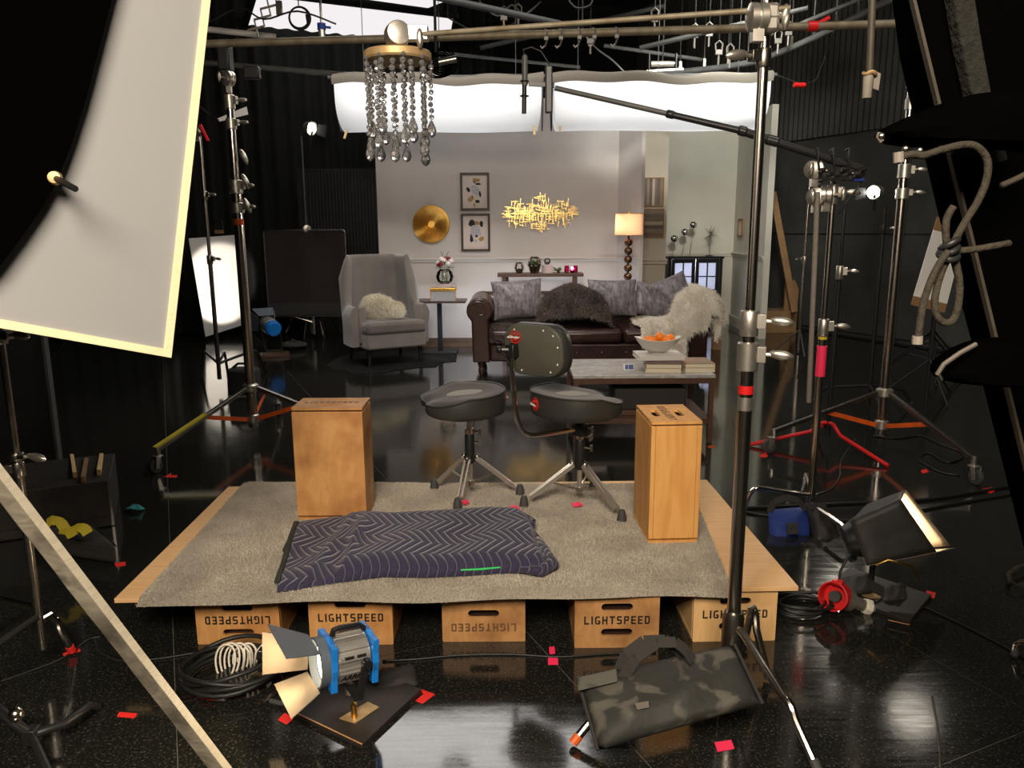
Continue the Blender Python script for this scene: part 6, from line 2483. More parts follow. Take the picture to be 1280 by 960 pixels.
# red power connector
rc = at(1046, 746, 2.84)
rcn = thing('power_connector', 'red and grey five-pin power connector on the floor beside the cable coil', 'connector', V(rc.x, rc.y, 0))
xd = Vector((-0.62, -0.62, 0.30)).normalized()
z_fix = V(0, 0, max(0, 0.062 - rc.z))
rc = rc + z_fix
MB().lathe([(0.0, -0.03), (0.045, -0.03), (0.056, -0.02), (0.058, 0.045), (0.052, 0.046), (0.048, 0.0), (0.0, 0.0)], rc, xd, 26).build('socket', M['red_paint'], rcn, smooth=35)
MB().lathe([(0.022, 0.0), (0.022, 0.028), (0.0, 0.028)], rc, xd, 16).build('pin_core', M['rubber'], rcn)
MB().box(rc + V(0, 0, 0.058), (0.03, 0.04, 0.02), 0.8).build('lid_hinge', M['red_paint'], rcn, bevel=0.004)
xb = V(0.80, -0.05, -0.28).normalized()
MB().lathe([(0.045, 0.03), (0.042, 0.06), (0.026, 0.075), (0.024, 0.115)], rc, xb, 14).build('grip_body', M['cast'], rcn)
MB().lathe([(0.03, 0.112), (0.032, 0.118), (0.032, 0.138), (0.024, 0.145), (0.014, 0.155), (0.0, 0.155)], rc, xb, 8).build('cable_gland', M['white_cord'], rcn, smooth=0)


# ================================================================== stands at the right
def far_pos(px, py, y):
    """foot of an upright pole seen at pixel (px, py), at depth y"""
    p = at(px, py, y)
    return V(p.x, y, 0)


# boom stand
bs_b = far_pos(1014, 620, 3.78)
bs = thing('boom_stand', 'chrome stand with pink tape at the right, carrying the microphone boom', 'stand', bs_b)
y_ = bs_b.y
zc1, ztp = zat(1032, 400, y_), zat(1036, 250, y_)
column(bs, bs_b, [(0.10, zc1 - 0.06, 0.019), (zc1 - 0.06, ztp + 0.10, 0.015)])
collar(bs, bs_b + V(0, 0, zc1 - 0.08), 0.024, 0.085, (1, -0.2, 0))
collar(bs, bs_b + V(0, 0, ztp - 0.02), 0.022, 0.09, (1, -0.2, 0))
MB().cyl(bs_b + V(0, 0, zat(1029, 470, y_)), bs_b + V(0, 0, zat(1030, 432, y_)), 0.0235, n=16).build('pink_tape', M['tape_pink'], bs)
MB().cyl(bs_b + V(0, 0, zat(1029, 424, y_)), bs_b + V(0, 0, zat(1030, 419, y_)), 0.0215, n=16).build('yellow_band', M['yellow'], bs)
fz = fl(922, 665), fl(1068, 694)
cleg(bs, bs_b, fz[0], 0.15, apex=0.22, bend=0.85)
cleg(bs, bs_b, fz[1], 0.10, apex=0.10, bend=0.8)
cleg(bs, bs_b, bs_b + V(0.12, 0.42, 0), 0.18, apex=0.16)
h1 = at(1033, 243, y_ - 0.04)
grip_head(bs, h1, (1, -0.4, 0), 0.045)
grip_head(bs, at(1020, 246, y_ - 0.03), (-0.6, -1, 0), 0.042)
h2 = at(1018, 212, y_ - 0.02)
grip_head(bs, h2, (-0.6, -1, 0), 0.045)
MB().cyl(at(1022, 240, y_ - 0.07), at(1011, 503, y_ - 0.07), 0.012, n=12).build('hanging_arm', M['white_tape'], bs)
MB().cyl(at(1026, 230, y_ - 0.03), at(1018, 214, y_ - 0.02), 0.010, n=10).build('link_rod', M['cast'], bs)

# boom pole and microphone
bm_y = 3.72
b0, b1, b2, b3 = at(694, 110, bm_y + 0.25), at(838, 143, bm_y + 0.12), at(928, 164, bm_y + 0.03), at(1078, 212, bm_y - 0.03)
bp = thing('boom_pole', 'dark microphone boom pole crossing in front of the white lights', 'boom pole', b3)
MB().cyl(b0, b1, 0.0125, n=12).build('tip_section', M['pipe_grey'], bp)
MB().cyl(b1, b2, 0.0155, n=12).build('middle_section', M['black_metal'], bp)
MB().cyl(b2, b3, 0.0195, n=12).build('rear_section', M['black_metal'], bp)
for q, r in ((b1, 0.019), (b2, 0.023)):
    d = (b3 - b0).normalized()
    MB().lathe([(r * 0.8, -0.02), (r, -0.014), (r, 0.014), (r * 0.8, 0.02)], q, d, 14).build('locking_collar', M['black_plastic'], bp)
q = b2.lerp(b3, 0.25)
MB().lathe([(0.019, -0.03), (0.024, -0.024), (0.024, 0.024), (0.019, 0.03)], q, (b3 - b0), 14).build('locking_collar', M['black_plastic'], bp)
# boom holder cradle with clips
cr = MB()
bh = at(1040, 205, bm_y - 0.02)
cr.box(bh + V(0.02, 0, -0.05), (0.14, 0.05, 0.05))
for dx in (-0.07, 0.0, 0.07):
    cr.tube([bh + V(dx, -0.035, -0.03), bh + V(dx - 0.012, -0.04, 0.03), bh + V(dx, -0.01, 0.07), bh + V(dx, 0.03, 0.06)], 0.006, 7)
cr.build('cradle', M['black_metal'], bp, bevel=0.002)
mb = MB()
for k in range(7):
    c = bh + V(-0.05 + 0.03 * k, -0.035 - 0.01 * (k % 2), -0.03 - 0.012 * (k % 3))
    mb.cyl(c + V(-0.014, 0, 0), c + V(0.014, 0, 0.004), 0.010, n=8)
mb.build('clip_lever', M['chrome'], bp, kind='stuff')
tr_ = at(1068, 215, bm_y - 0.02)
tx_ = thing('radio_transmitter', 'small dark transmitter box with blue tape strapped to the rear of the boom pole', 'transmitter', tr_)
MB().box(tr_ + V(0, 0, -0.01), (0.075, 0.04, 0.05), 0.1).build('box_body', M['black_plastic'], tx_, bevel=0.005)
MB().box(tr_ + V(0.015, 0.0, -0.035), (0.05, 0.042, 0.015), 0.1).build('blue_tape', M['blue_bag'], tx_, bevel=0.002)
tag(MB().tube([tr_ + V(0.03, 0, 0.02), at(1079, 205, bm_y), at(1080, 218, bm_y), at(1074, 232, bm_y), at(1060, 250, bm_y), at(1048, 268, bm_y)], 0.004, 7).build('boom_cable', M['cable'], smooth=180), 'thin black cable hanging in a loop from the rear of the boom pole', 'cable')
# microphone
my = bm_y + 0.27
mtop, mbot = at(656, 68, my), at(655, 142, my)
mic = thing('boom_microphone', 'black shotgun microphone hanging upright at the tip of the boom pole', 'microphone', mbot)
MB().cyl(mbot, mtop, 0.0115, n=14).build('interference_tube', M['black_metal'], mic)
MB().lathe([(0.0, 0.0), (0.013, 0.003), (0.0145, 0.05), (0.0145, 0.13), (0.012, 0.14)], mtop + V(0, 0, -0.145), (0, 0, 1), 14).build('mic_body', M['pipe_grey'], mic)
sm = MB()
for z in (0.30, 0.55):
    c = mbot.lerp(mtop, z)
    sm.tube([c + V(0.02 * math.cos(a), 0.02 * math.sin(a), 0) for a in [2 * PI * k / 12 for k in range(12)]], 0.003, 6, closed=True)
sm.bar(mbot.lerp(mtop, 0.5) + V(0.02, 0, 0), at(683, 106, my), 0.02, 0.018)
sm.build('shock_mount', M['black_plastic'], mic)
mh = at(686, 112, my)
MB().box(mh, (0.035, 0.04, 0.22)).build('mount_plate', M['black_plastic'], mic, bevel=0.006)
MB().tube([mtop + V(0, 0, -0.01), at(654, 62, my), at(664, 59, my), at(676, 64, my), at(684, 76, my), at(690, 88, my)], 0.0035, 7).build('mic_cable', M['cable'], mic, smooth=180)

# slim silver stand far behind, ending at the floor by the side flat
s3 = far_pos(998, 440, 9.2)
t3 = thing('light_stand', 'slim silver light stand far back beside the right end of the set', 'stand', s3)
column(t3, s3, [(0.02, 1.1, 0.018), (1.1, zat(1006, 230, 9.2), 0.014)])
collar(t3, s3 + V(0, 0, 1.08), 0.024, 0.08, (-1, -0.3, 0))
for a in (0.4, 2.5, 4.6):
    MB().tube([s3 + V(0, 0, 0.30), s3 + V(0.3 * math.cos(a), 0.3 * math.sin(a), 0.012)], 0.010, 8).build('leg', M['chrome_dull'], t3)

# black C-stand with red legs
c4 = far_pos(1036, 520, 5.2)
t4 = thing('grip_stand', 'black grip stand with bent red legs on the floor right of centre', 'stand', c4)
column(t4, c4, [(0.08, 1.2, 0.016), (1.2, zat(1047, 262, 5.2), 0.012)], 'black_metal')
collar(t4, c4 + V(0, 0, 1.15), 0.022, 0.09, (1, -0.3, 0), 'cast')
for f in (fl(1110, 585), fl(938, 558), V(c4.x + 0.1, c4.y + 0.5, 0)):
    d4 = (f - c4).normalized()
    MB().tube([c4 + V(0, 0, 0.17), c4 + d4 * 0.05 + V(0, 0, 0.165), c4 + d4 * 0.09 + V(0, 0, 0.13), c4 + d4 * 0.12 + V(0, 0, 0.105), Vector((f.x, f.y, 0.014))], 0.013, 10).build('leg', M['red_paint'], t4)

# rolling combo stand on the right, carrying the overhead pipe
rs_b = far_pos(1103, 520, 5.15)


def rolling_stand(name, label, base, feet, secs, brace_mat='orange_paint', top=None):
    t = thing(name, label, 'stand', base)
    for z0, z1, r in secs:
        MB().cyl(base + V(0, 0, z0), base + V(0, 0, z1), r, n=18).build('pole', M['chrome'], t)
    for z0, z1, r in secs[:-1]:
        collar(t, base + V(0, 0, z1 - 0.09), r * 1.25, 0.09, (1, -0.25, 0))
        collar(t, base + V(0, 0, z1 - 0.22), r * 1.25, 0.07, (1, -0.25, 0))
    MB().lathe([(0.04, 0.36), (0.055, 0.37), (0.055, 0.41), (0.04, 0.42)], base, n=16).build('leg_collar', M['cast'], t)
    MB().lathe([(0.03, 0.13), (0.045, 0.14), (0.045, 0.19), (0.03, 0.20)], base, n=16).build('brace_collar', M['cast'], t)
    for f, leveler in feet:
        f = Vector(f)
        d = f - base
        d.z = 0
        R = d.length
        d.normalize()
        lo = MB().bar(base + d * 0.05 + V(0, 0, 0.39), base + d * R + V(0, 0, 0.15), 0.028, 0.028).build('leg', M['chrome_dull'], t, smooth=0, bevel=0.003)
        mid = (base + d * 0.05 + V(0, 0, 0.39)).lerp(base + d * R + V(0, 0, 0.15), 0.50)
        MB().bar(base + d * 0.045 + V(0, 0, 0.165), mid, 0.006, 0.03).build('brace', M[brace_mat], t, smooth=0)
        if leveler:
            MB().bar(base + d * (R * 0.52) + V(0, 0, 0.288), base + d * (R + 0.02) + V(0, 0, 0.164), 0.034, 0.012).build('yellow_leveler', M['yellow'], lo, smooth=0)
        caster(t, f, d)
    return t


zt5 = zat(1146, 52, 5.15)
zm5 = zat(1130, 205, 5.15)
tr5 = rolling_stand('rolling_stand', 'tall chrome rolling stand with orange braces and casters at the right', rs_b,
                    [(fl(966, 566), False), (fl(1214, 604), False), (rs_b + V(0.35, 0.72, 0), False)],
                    [(0.10, zm5, 0.030), (zm5, zm5 + 0.55, 0.024), (zm5 + 0.55, zt5, 0.018)])
MB().box(rs_b + V(0, -0.02, zt5 + 0.02), (0.06, 0.08, 0.12)).build('pipe_clamp', M['cast'], tr5, bevel=0.01)
grip_head(tr5, rs_b + V(0.0, -0.03, zt5 - 0.16), (-0.8, -1, 0), 0.04)
# rolling stand on the left
ls_b = far_pos(316, 520, 5.45)
zt6, zm6 = zat(292, 80, 5.45), zat(303, 225, 5.45)
tr6 = rolling_stand('rolling_stand', 'tall chrome rolling stand with a yellow-striped leg at the left', ls_b,
                    [(fl(200, 590), True), (ls_b + V(0.70, -0.10, 0), False), (ls_b + V(-0.05, 0.75, 0), False)],
                    [(0.10, zm6, 0.034), (zm6, zm6 + 0.55, 0.026), (zm6 + 0.55, zt6, 0.018)])
MB().box(ls_b + V(0, -0.02, zt6 + 0.03), (0.08, 0.10, 0.16)).build('pipe_clamp', M['black_metal'], tr6, bevel=0.012)
grip_head(tr6, ls_b + V(0.02, -0.05, zt6 - 0.10), (-0.6, -1, 0), 0.05)
MB().box(ls_b + V(0.17, -0.02, zt6 - 0.06), (0.10, 0.06, 0.08)).build('clamp_bracket', M['black_metal'], tr6, bevel=0.01)
for k in range(3):
    z = zm6 + 0.03 - 0.16 * k
    MB().ball(ls_b + V(0.075, -0.02, z + 0.12), (0.02, 0.02, 0.055), 10, 7, rot=Matrix.Rotation(-0.4, 3, 'Y')).build('wing_handle', M['cast'], tr6)
MB().cyl(ls_b + V(0, 0, zm6 - 0.30), ls_b + V(0, 0, zm6 - 0.26), 0.0355, n=16).build('red_band', M['orange_paint'], tr6)

# overhead pipe carried by the two rolling stands
pL, pR = at(225, 56, 5.40), at(1146, 29, 5.12)
pipe = thing('overhead_pipe', 'long rusty steel pipe spanning overhead between the two rolling stands', 'pipe', pL.lerp(pR, 0.5))
MB().cyl(pL, pR, 0.025, n=16).build('pipe', M['pipe'], pipe)
for f in (0.865,):
    c = pL.lerp(pR, f)
    MB().cyl(c + V(-0.03, 0, 0.0), c + V(0.03, 0, 0), 0.031, n=14).build('red_clamp', M['red_paint'], pipe)
    MB().bar(c + V(0.0, 0, 0), c + V(0.10, 0, 0.05), 0.03, 0.02).build('clamp_handle', M['red_paint'], pipe)
for f in (0.51, 0.53, 0.555, 0.575, 0.605):
    c = pL.lerp(pR, f)
    mb = MB()
    mb.tube([c + V(0.0, 0, 0.028), c + V(0.012, -0.03, 0.0), c + V(0.01, -0.02, -0.04), c + V(0.0, 0.0, -0.07), c + V(-0.02, 0, -0.085), c + V(-0.03, 0, -0.07)], 0.006, 6)
    mb.box(c + V(0.005, -0.02, -0.03), (0.025, 0.02, 0.02))
    mb.build('hook', M['hook_steel'], pipe)

# open-face lamp on the black stand
lb = far_pos(1084, 520, 6.3)
ol_ = thing('lamp_stand', 'thin black stand in front of the right wall carrying a small lit lamp', 'stand', lb)
lz = zat(1097, 250, 6.3)
column(ol_, lb, [(0.04, 1.4, 0.016), (1.4, lz - 0.05, 0.012)], 'black_metal')
collar(ol_, lb + V(0, 0, zat(1088, 292, 6.3)), 0.02, 0.07, (1, -0.2, 0), 'black_metal')
for a in (0.3, 2.4, 4.5):
    cleg(ol_, lb, lb + V(0.45 * math.cos(a), 0.45 * math.sin(a), 0), 0.2, 0.012, m='black_metal', apex=0.15)


def small_lamp(name, label, c, axis, col, power, r=0.06, bulb='bulb_white', spot=80):
    t = thing(name, label, 'lamp', c)
    a = Vector(axis).normalized()
    MB().lathe([(0.0, -0.09), (r * 0.7, -0.085), (r * 0.9, -0.04), (r, 0.0), (r * 1.15, 0.03), (r * 1.05, 0.03), (r * 0.5, -0.02), (0.0, -0.03)], c, a, 18).build('reflector_housing', M['silver_body'], t)
    MB().ball(Vector(c) + a * 0.0, r * 0.42, 12, 8).build('bulb', M[bulb], t)
    u, w, d = basis(a)
    for s in (-1, 1):
        MB().prism([Vector(c) + a * 0.03 + u * (s * r * 1.1) - w * r * 0.8, Vector(c) + a * 0.03 + u * (s * r * 1.1) + w * r * 0.8, Vector(c) + a * 0.13 + u * (s * r * 1.9) + w * r, Vector(c) + a * 0.13 + u * (s * r * 1.9) - w * r], u * (0.002 * s)).build('barn_door', M['black_metal'], t, smooth=0)
    mb = MB()
    for s in (-1, 1):
        mb.bar(Vector(c) + w * (s * r * 1.25), Vector(c) + w * (s * r * 1.2) - V(0, 0, r * 1.7), 0.005, 0.02)
    mb.bar(Vector(c) - w * r * 1.2 - V(0, 0, r * 1.7), Vector(c) + w * r * 1.2 - V(0, 0, r * 1.7), 0.02, 0.006)
    mb.build('yoke', M['black_metal'], t, smooth=0)
    if power:
        lamp(name + '_spot', 'SPOT', Vector(c) + a * 0.10, Vector(c) + a * 3, power, col, spot=spot, blend=0.5, soft=0.04)
    return t


lc = at(1094, 240, 6.3)
small_lamp('redhead_lamp', 'small lit open-face lamp on the thin black stand by the right wall', lc, (-0.70, -0.60, -0.12), (1.0, 0.9, 0.75), 45, 0.05)
lc = at(388, 160, 11.0)
bk_b = far_pos(384, 300, 11.0)
t7 = thing('lamp_stand', 'thin black stand behind the black framed flag carrying a bright lamp', 'stand', bk_b)
column(t7, bk_b, [(0.05, 1.6, 0.017), (1.6, lc.z - 0.1, 0.012)], 'pipe_grey')
for a in (0.3, 2.4, 4.5):
    MB().tube([bk_b + V(0, 0, 0.6), bk_b + V(0.25 * math.cos(a), 0.25 * math.sin(a), 0.012)], 0.010, 8).build('leg', M['black_metal'], t7)
small_lamp('redhead_lamp', 'bright open-face lamp high on a thin stand left of the set wall', lc, (0.75, -0.5, -0.28), (1.0, 0.95, 0.88), 150, 0.085)

# far black stands before the right wall
for (px, py, y, lab) in ((1160, 462, 7.6, 'small black folding stand on the floor before the right stage wall'), (1165, 430, 7.9, 'second black stand with silver collars before the right stage wall')):
    b = far_pos(px, py, y)
    t = thing('light_stand', lab, 'stand', b)
    top = 1.1 if py > 450 else zat(1190, 205, y)
    column(t, b, [(0.05, top, 0.014)], 'black_metal')
    for a in (0.2, 2.3, 4.4):
        MB().tube([b + V(0, 0, 0.45), b + V(0.45 * math.cos(a), 0.45 * math.sin(a), 0.012)], 0.010, 8).build('leg', M['black_metal'], t)
        MB().tube([b + V(0, 0, 0.2), b + V(0.22 * math.cos(a), 0.22 * math.sin(a), 0.24)], 0.007, 6).build('strut', M['black_metal'], t)
    if top > 1.2:
        for z in (0.9, 1.3):
            collar(t, b + V(0, 0, z), 0.018, 0.06, (1, -0.2, 0), 'cast')

# white bounce card with brown edges, leaning
wb_y = 6.6
q = [at(1172, 271, wb_y + 0.10), at(1209, 281, wb_y + 0.20), at(1181, 391, wb_y - 0.05), at(1139, 381, wb_y - 0.1)]
wbt = thing('bounce_card', 'tilted white bounce card with brown taped ends behind the hanging rope', 'card', V(q[3].x, wb_y, 0))


def wq(u, v):
    return (q[0] * (1 - u) + q[1] * u) * (1 - v) + (q[3] * (1 - u) + q[2] * u) * v


MB().prism([wq(0, 0.15), wq(1, 0.15), wq(1, 0.9), wq(0, 0.9)], (0, 0.012, 0)).build('white_sheet', M['foamcore'], wbt, smooth=0)
MB().prism([wq(0, 0), wq(1, 0), wq(1, 0.15), wq(0, 0.15)], (0, 0.012, 0)).build('taped_end', M['card_brown'], wbt, smooth=0)
MB().prism([wq(0, 0.9), wq(1, 0.9), wq(1, 1), wq(0, 1)], (0, 0.012, 0)).build('taped_end', M['card_brown'], wbt, smooth=0)
sp_ = wq(0.6, 0.5) + V(0.0, 0.04, 0)
MB().cyl(V(sp_.x, sp_.y + 0.02, 0.0), sp_ + V(0, 0.02, 0.3), 0.012, n=10).build('support_pole', M['black_metal'], wbt)
for a in (0.5, 2.6, 4.7):
    MB().tube([V(sp_.x, sp_.y + 0.02, 0.35), V(sp_.x + 0.35 * math.cos(a), sp_.y + 0.02 + 0.35 * math.sin(a), 0.012)], 0.009, 7).build('leg', M['black_metal'], wbt)

# blue sandbag and brown-black bag on the boom stand's leg
bbg = thing('sandbag', 'navy blue nylon sandbag with a square patch hanging on the boom stand leg', 'sandbag', V(at(985, 660, 3.70).x, 3.70, 0))
bq = (at(960, 637, 3.72), at(1011, 633, 3.76), at(1014, 676, 3.62), at(962, 680, 3.60))
bag_patch(bq, 0.05, (0, -0.85, 0.5), 13, 11, 0.4, 0.004, 8).build('bag_body', M['blue_bag'], bbg, smooth=180)
pc_ = (at(983, 654, 3.56), at(996, 653, 3.56), at(997, 667, 3.53), at(984, 668, 3.53))
MB().prism(pc_, V(0, -0.012, 0.004)).build('patch', M['black_fabric'], bbg, smooth=0)
ctr_ = sum(pc_, Vector()) / 4 + V(0, -0.014, 0.006)
MB().tube([ctr_ + V(0.013 * math.cos(a), 0, 0.013 * math.sin(a)) for a in [2 * PI * k / 16 for k in range(16)]], 0.003, 5, closed=True).build('patch_ring', M['rubber'], bbg)
mb = MB()
hp2 = [at(x, y, 3.70) for x, y in ((962, 640), (968, 627), (982, 622), (998, 626), (1008, 637))]
for k in range(4):
    mb.bar(hp2[k], hp2[k + 1], 0.03, 0.004, up=(0, -0.8, 0.5))
mb.build('handle', M['black_fabric'], bbg, smooth=60)
dbg = thing('sandbag', 'dark brown-black sandbag hanging beside the blue sandbag on the boom stand', 'sandbag', V(at(1035, 660, 3.6).x, 3.6, 0))
bag_patch((at(1008, 630, 3.74), at(1030, 628, 3.78), at(1054, 682, 3.58), at(1018, 682, 3.55)), 0.045, (0.2, -0.85, 0.5), 11, 11, 0.4, 0.004, 9).build('bag_body', M['black_wood'], dbg, smooth=180)
MB().bar(at(1008, 634, 3.70), at(1032, 632, 3.73), 0.03, 0.01, up=(0, -0.8, 0.5)).build('top_seam', M['black_fabric'], dbg, smooth=60)


# ================================================================== hanging muslin lights over the set
def wagon(label, px0, px1, y, zt, zb, depth=0.55, lift=0.0, lamps=6, power=2.4):
    x0, x1 = at(px0, 120, y).x, at(px1, 120, y).x
    cx = (x0 + x1) / 2
    t = thing('muslin_light', label, 'light', (cx, y, zb))
    h = zt - zb

    def fn(u, v):
        # front top edge, down the curved front, under, and up the back
        a = PI * v
        yy = y + depth / 2 - (depth / 2) * math.cos(a) * (1 if True else 1)
        zz = zt - h * (max(0.0, math.sin(a)) ** 0.55) + 0.015 * math.sin(7 * u) * (1 - v)
        s = 1 - 0.03 * math.sin(a) ** 2
        return V(cx + (u - 0.5) * (x1 - x0) * s, yy, zz)
    MB().grid(fn, 24, 29).build('muslin', M['muslin'], t, smooth=180)
    # folded upper edge of the cloth and the batten it is clipped to
    MB().grid(lambda u, v: V(cx + (u - 0.5) * (x1 - x0) * 1.02, y - 0.004 + [0.0, -0.012, 0.0, 0.05, 0.12][int(round(v * 4))], zt + [-0.05, -0.005, 0.03, 0.055, 0.065][int(round(v * 4))] + 0.015 * math.sin(7 * u) + 0.012 * math.sin(19 * u)), 30, 5).build('folded_edge', M['muslin_top'], t, smooth=180)
    MB().cyl(V(x0 - 0.06, y + 0.03, zt + 0.02), V(x1 + 0.06, y + 0.03, zt + 0.02), 0.018, n=12).build('front_pipe', M['pipe_grey'], t)
    MB().cyl(V(x0 - 0.06, y + depth - 0.03, zt + 0.02), V(x1 + 0.06, y + depth - 0.03, zt + 0.02), 0.018, n=12).build('rear_pipe', M['pipe_grey'], t)
    MB().box(V(cx, y + depth / 2, zt + 0.03), (x1 - x0 - 0.1, 0.16, 0.05)).build('lamp_batten', M['black_metal'], t, smooth=0, bevel=0.004)
    for k in range(lamps):
        xx = x0 + (x1 - x0) * (k + 0.5) / lamps
        MB().ball(V(xx, y + depth / 2, zt - 0.05), (0.03, 0.03, 0.045), 10, 8).build('bulb', M['bulb_cool'], t)
        lamp('batten_bulb', 'POINT', V(xx, y + depth / 2 - 0.045, zt - 0.10), None, power, (1.0, 0.95, 0.90), soft=0.04)
    for xx in (x0 + 0.25, cx, x1 - 0.25):
        MB().cyl(V(xx, y + depth / 2, zt + 0.05), V(xx, y + depth / 2, CEIL), 0.004, n=5).build('hanging_rope', M['pipe_grey'], t)
    return t, x0, x1


WGY = 8.0
zt_, zb_ = zat(560, 98, WGY), zat(560, 163, WGY + 0.15)
wg1, wx0, wx1 = wagon('left of the two glowing white muslin lights hung above the set', 418, 677, WGY, zt_, zb_)
wg2, vx0, vx1 = wagon('right of the two glowing white muslin lights hung above the set', 693, 963, WGY, zt_, zb_)
for x in (wx0 - 0.01, wx1 + 0.012):
    MB().prism([V(x, WGY + 0.02 + 0.5 * k / 8, zt_ + 0.03) for k in (0, 8)] + [V(x, WGY + 0.52 - 0.5 * k / 8, zt_ - (zt_ - zb_) * math.sin(PI * k / 8) ** 0.55) for k in range(0, 9)], (0.008, 0, 0)).build('end_board', M['black_flat'], wg1, smooth=0)
MB().prism([V(vx0 - 0.02, WGY + 0.02 + 0.5 * k / 8, zt_ + 0.03) for k in (0, 8)] + [V(vx0 - 0.02, WGY + 0.52 - 0.5 * k / 8, zt_ - (zt_ - zb_) * math.sin(PI * k / 8) ** 0.55) for k in range(0, 9)], (0.008, 0, 0)).build('end_board', M['black_flat'], wg2, smooth=0)
for (px, py, ang, lab) in ((432, 168, 0.35, 'wooden clothespin on the lower left corner of the left muslin light'), (668, 163, 0.0, 'wooden clothespin at the lower right corner of the left muslin light'), (700, 158, 0.0, 'wooden clothespin at the lower left corner of the right muslin light')):
    p = at(px, py, WGY + 0.15)
    t = thing('clothespin', lab, 'clothespin', p)
    R_ = Matrix.Rotation(ang, 3, 'Y')
    for s in (-1, 1):
        MB().box(p + R_ @ V(s * 0.006, 0, 0), (0.010, 0.012, 0.085), R_).build('jaw', M['clothespin'], t, smooth=0)
    MB().cyl(p + V(-0.012, 0, 0.005), p + V(0.012, 0, 0.005), 0.006, n=8).build('spring', M['chrome_dull'], t)
c = at(1000, 106, WGY + 0.03)
rg = thing('ratchet_strap', 'red-handled ratchet tie at the right end of the right muslin light', 'tie', c)
MB().cyl(V(vx1 + 0.05, WGY + 0.03, zt_ + 0.02), c + V(0.03, 0, 0), 0.007, n=8).build('rod', M['chrome_dull'], rg)
MB().cyl(c + V(-0.06, 0, 0), c + V(0.05, 0, -0.003), 0.024, n=10).build('red_handle', M['red_paint'], rg)
MB().tube([c + V(0.05, 0, 0), at(1020, 100, WGY), at(1032, 70, WGY), at(1042, 40, WGY - 0.5)], 0.005, 6).build('tie_line', M['cable'], rg)

# ================================================================== ceiling silks, soft light, pipes and clutter
# two backlit ceiling panels seen at the upper left, with black frame bars
def sky(px, py, z):
    return fl(px, py, z)


CZ = 4.35
q1 = [sky(302, 47, CZ), sky(566, 44, CZ), sky(570, 22, CZ), sky(318, -8, CZ)]
cp1 = thing('ceiling_silk', 'large glowing white ceiling silk above the left of the stage, behind the overhead pipe', 'panel', sum(q1, Vector()) / 4)
MB().prism(q1, (0, 0, 0.02)).build('silk', M['ceil_panel'], cp1, smooth=0)
fr = MB()
for k in range(4):
    a, b = q1[k], q1[(k + 1) % 4]
    fr.bar(a + V(0, 0, 0.02), b + V(0, 0, 0.02), 0.08, 0.06)
fr.build('frame', M['black_metal'], cp1, smooth=0)
q2 = [sky(420, -6, CZ), sky(535, 10, CZ), sky(560, 0, CZ), sky(575, -40, CZ), sky(440, -45, CZ)]
cp2 = thing('ceiling_silk', 'smaller glowing white ceiling silk at the very top above the chandelier arm', 'panel', sum(q2, Vector()) / 5)
MB().prism(q2, (0, 0, 0.02)).build('silk', M['ceil_panel'], cp2, smooth=0)
fr = MB()
for k in range(5):
    a, b = q2[k], q2[(k + 1) % 5]
    fr.bar(a + V(0, 0, 0.03), b + V(0, 0, 0.03), 0.05, 0.05)
fr.build('frame', M['black_metal'], cp2, smooth=0)
# overhead soft box whose reflection lies on the near floor
sbx = thing('overhead_softbox', 'large overhead soft box hung above the platform, mirrored in the near floor', 'light', (-0.55, 6.85, 3.75))
SBX, SBY, SBZ = -0.55, 6.85, 3.75
MB().box(V(SBX, SBY, SBZ), (2.6, 1.7, 0.02)).build('silk', M['softbox'], sbx, smooth=0)
for sx in (-1, 1):
    MB().box(V(SBX + sx * 1.33, SBY, SBZ + 0.10), (0.04, 1.78, 0.24)).build('skirt', M['black_fabric'], sbx, smooth=0)
for sy in (-1, 1):
    MB().box(V(SBX, SBY + sy * 0.88, SBZ + 0.10), (2.62, 0.04, 0.24)).build('skirt', M['black_fabric'], sbx, smooth=0)
MB().box(V(SBX, SBY, SBZ + 0.23), (2.66, 1.80, 0.02)).build('lid', M['black_fabric'], sbx, smooth=0)
for sx in (-1, 1):
    MB().cyl(V(SBX + sx, SBY, SBZ + 0.24), V(SBX + sx, SBY, CEIL), 0.01, n=6).build('hanger', M['pipe_grey'], sbx)

# grid lamp whose glow shows on the floor at the lower right
for i, (px, py, z, sz, lab) in enumerate(((1140, 895, 3.9, 0.26, 'grid lamp hung high on the right, mirrored in the near right floor'), (1040, 860, 3.9, 0.10, 'small grid lamp hung high beside the larger one on the right'))):
    d = ray(px, py)
    d = Vector((d.x, d.y, -d.z))
    f0_ = fl(px, py)
    p = f0_ + d * (z / d.z)
    t = thing('grid_lamp', lab, 'lamp', p)
    MB().lathe([(0.0, 0.32), (sz * 0.7, 0.30), (sz * 0.85, 0.05), (sz, 0.0), (sz * 0.96, 0.0), (sz * 0.9, 0.01), (0, 0.01)], p, (0.1, 0.45, 1), 24).build('housing', M['black_metal'], t)
    MB().lathe([(0.0, 0.006), (sz * 0.88, 0.006), (sz * 0.88, 0.009), (0, 0.009)], p, (0.1, 0.45, 1), 24).build('lens', M['lamp_glow'], t)
    MB().cyl(p + V(0.02, 0.14, 0.3), V(p.x + 0.02, p.y + 0.14, CEIL), 0.012, n=8).build('hanger', M['black_metal'], t)


def ppipe(name, label, a, b, r, mat, cat='pipe'):
    return tag(MB().cyl(a, b, r, n=10).build(name, M[mat]), label, cat)


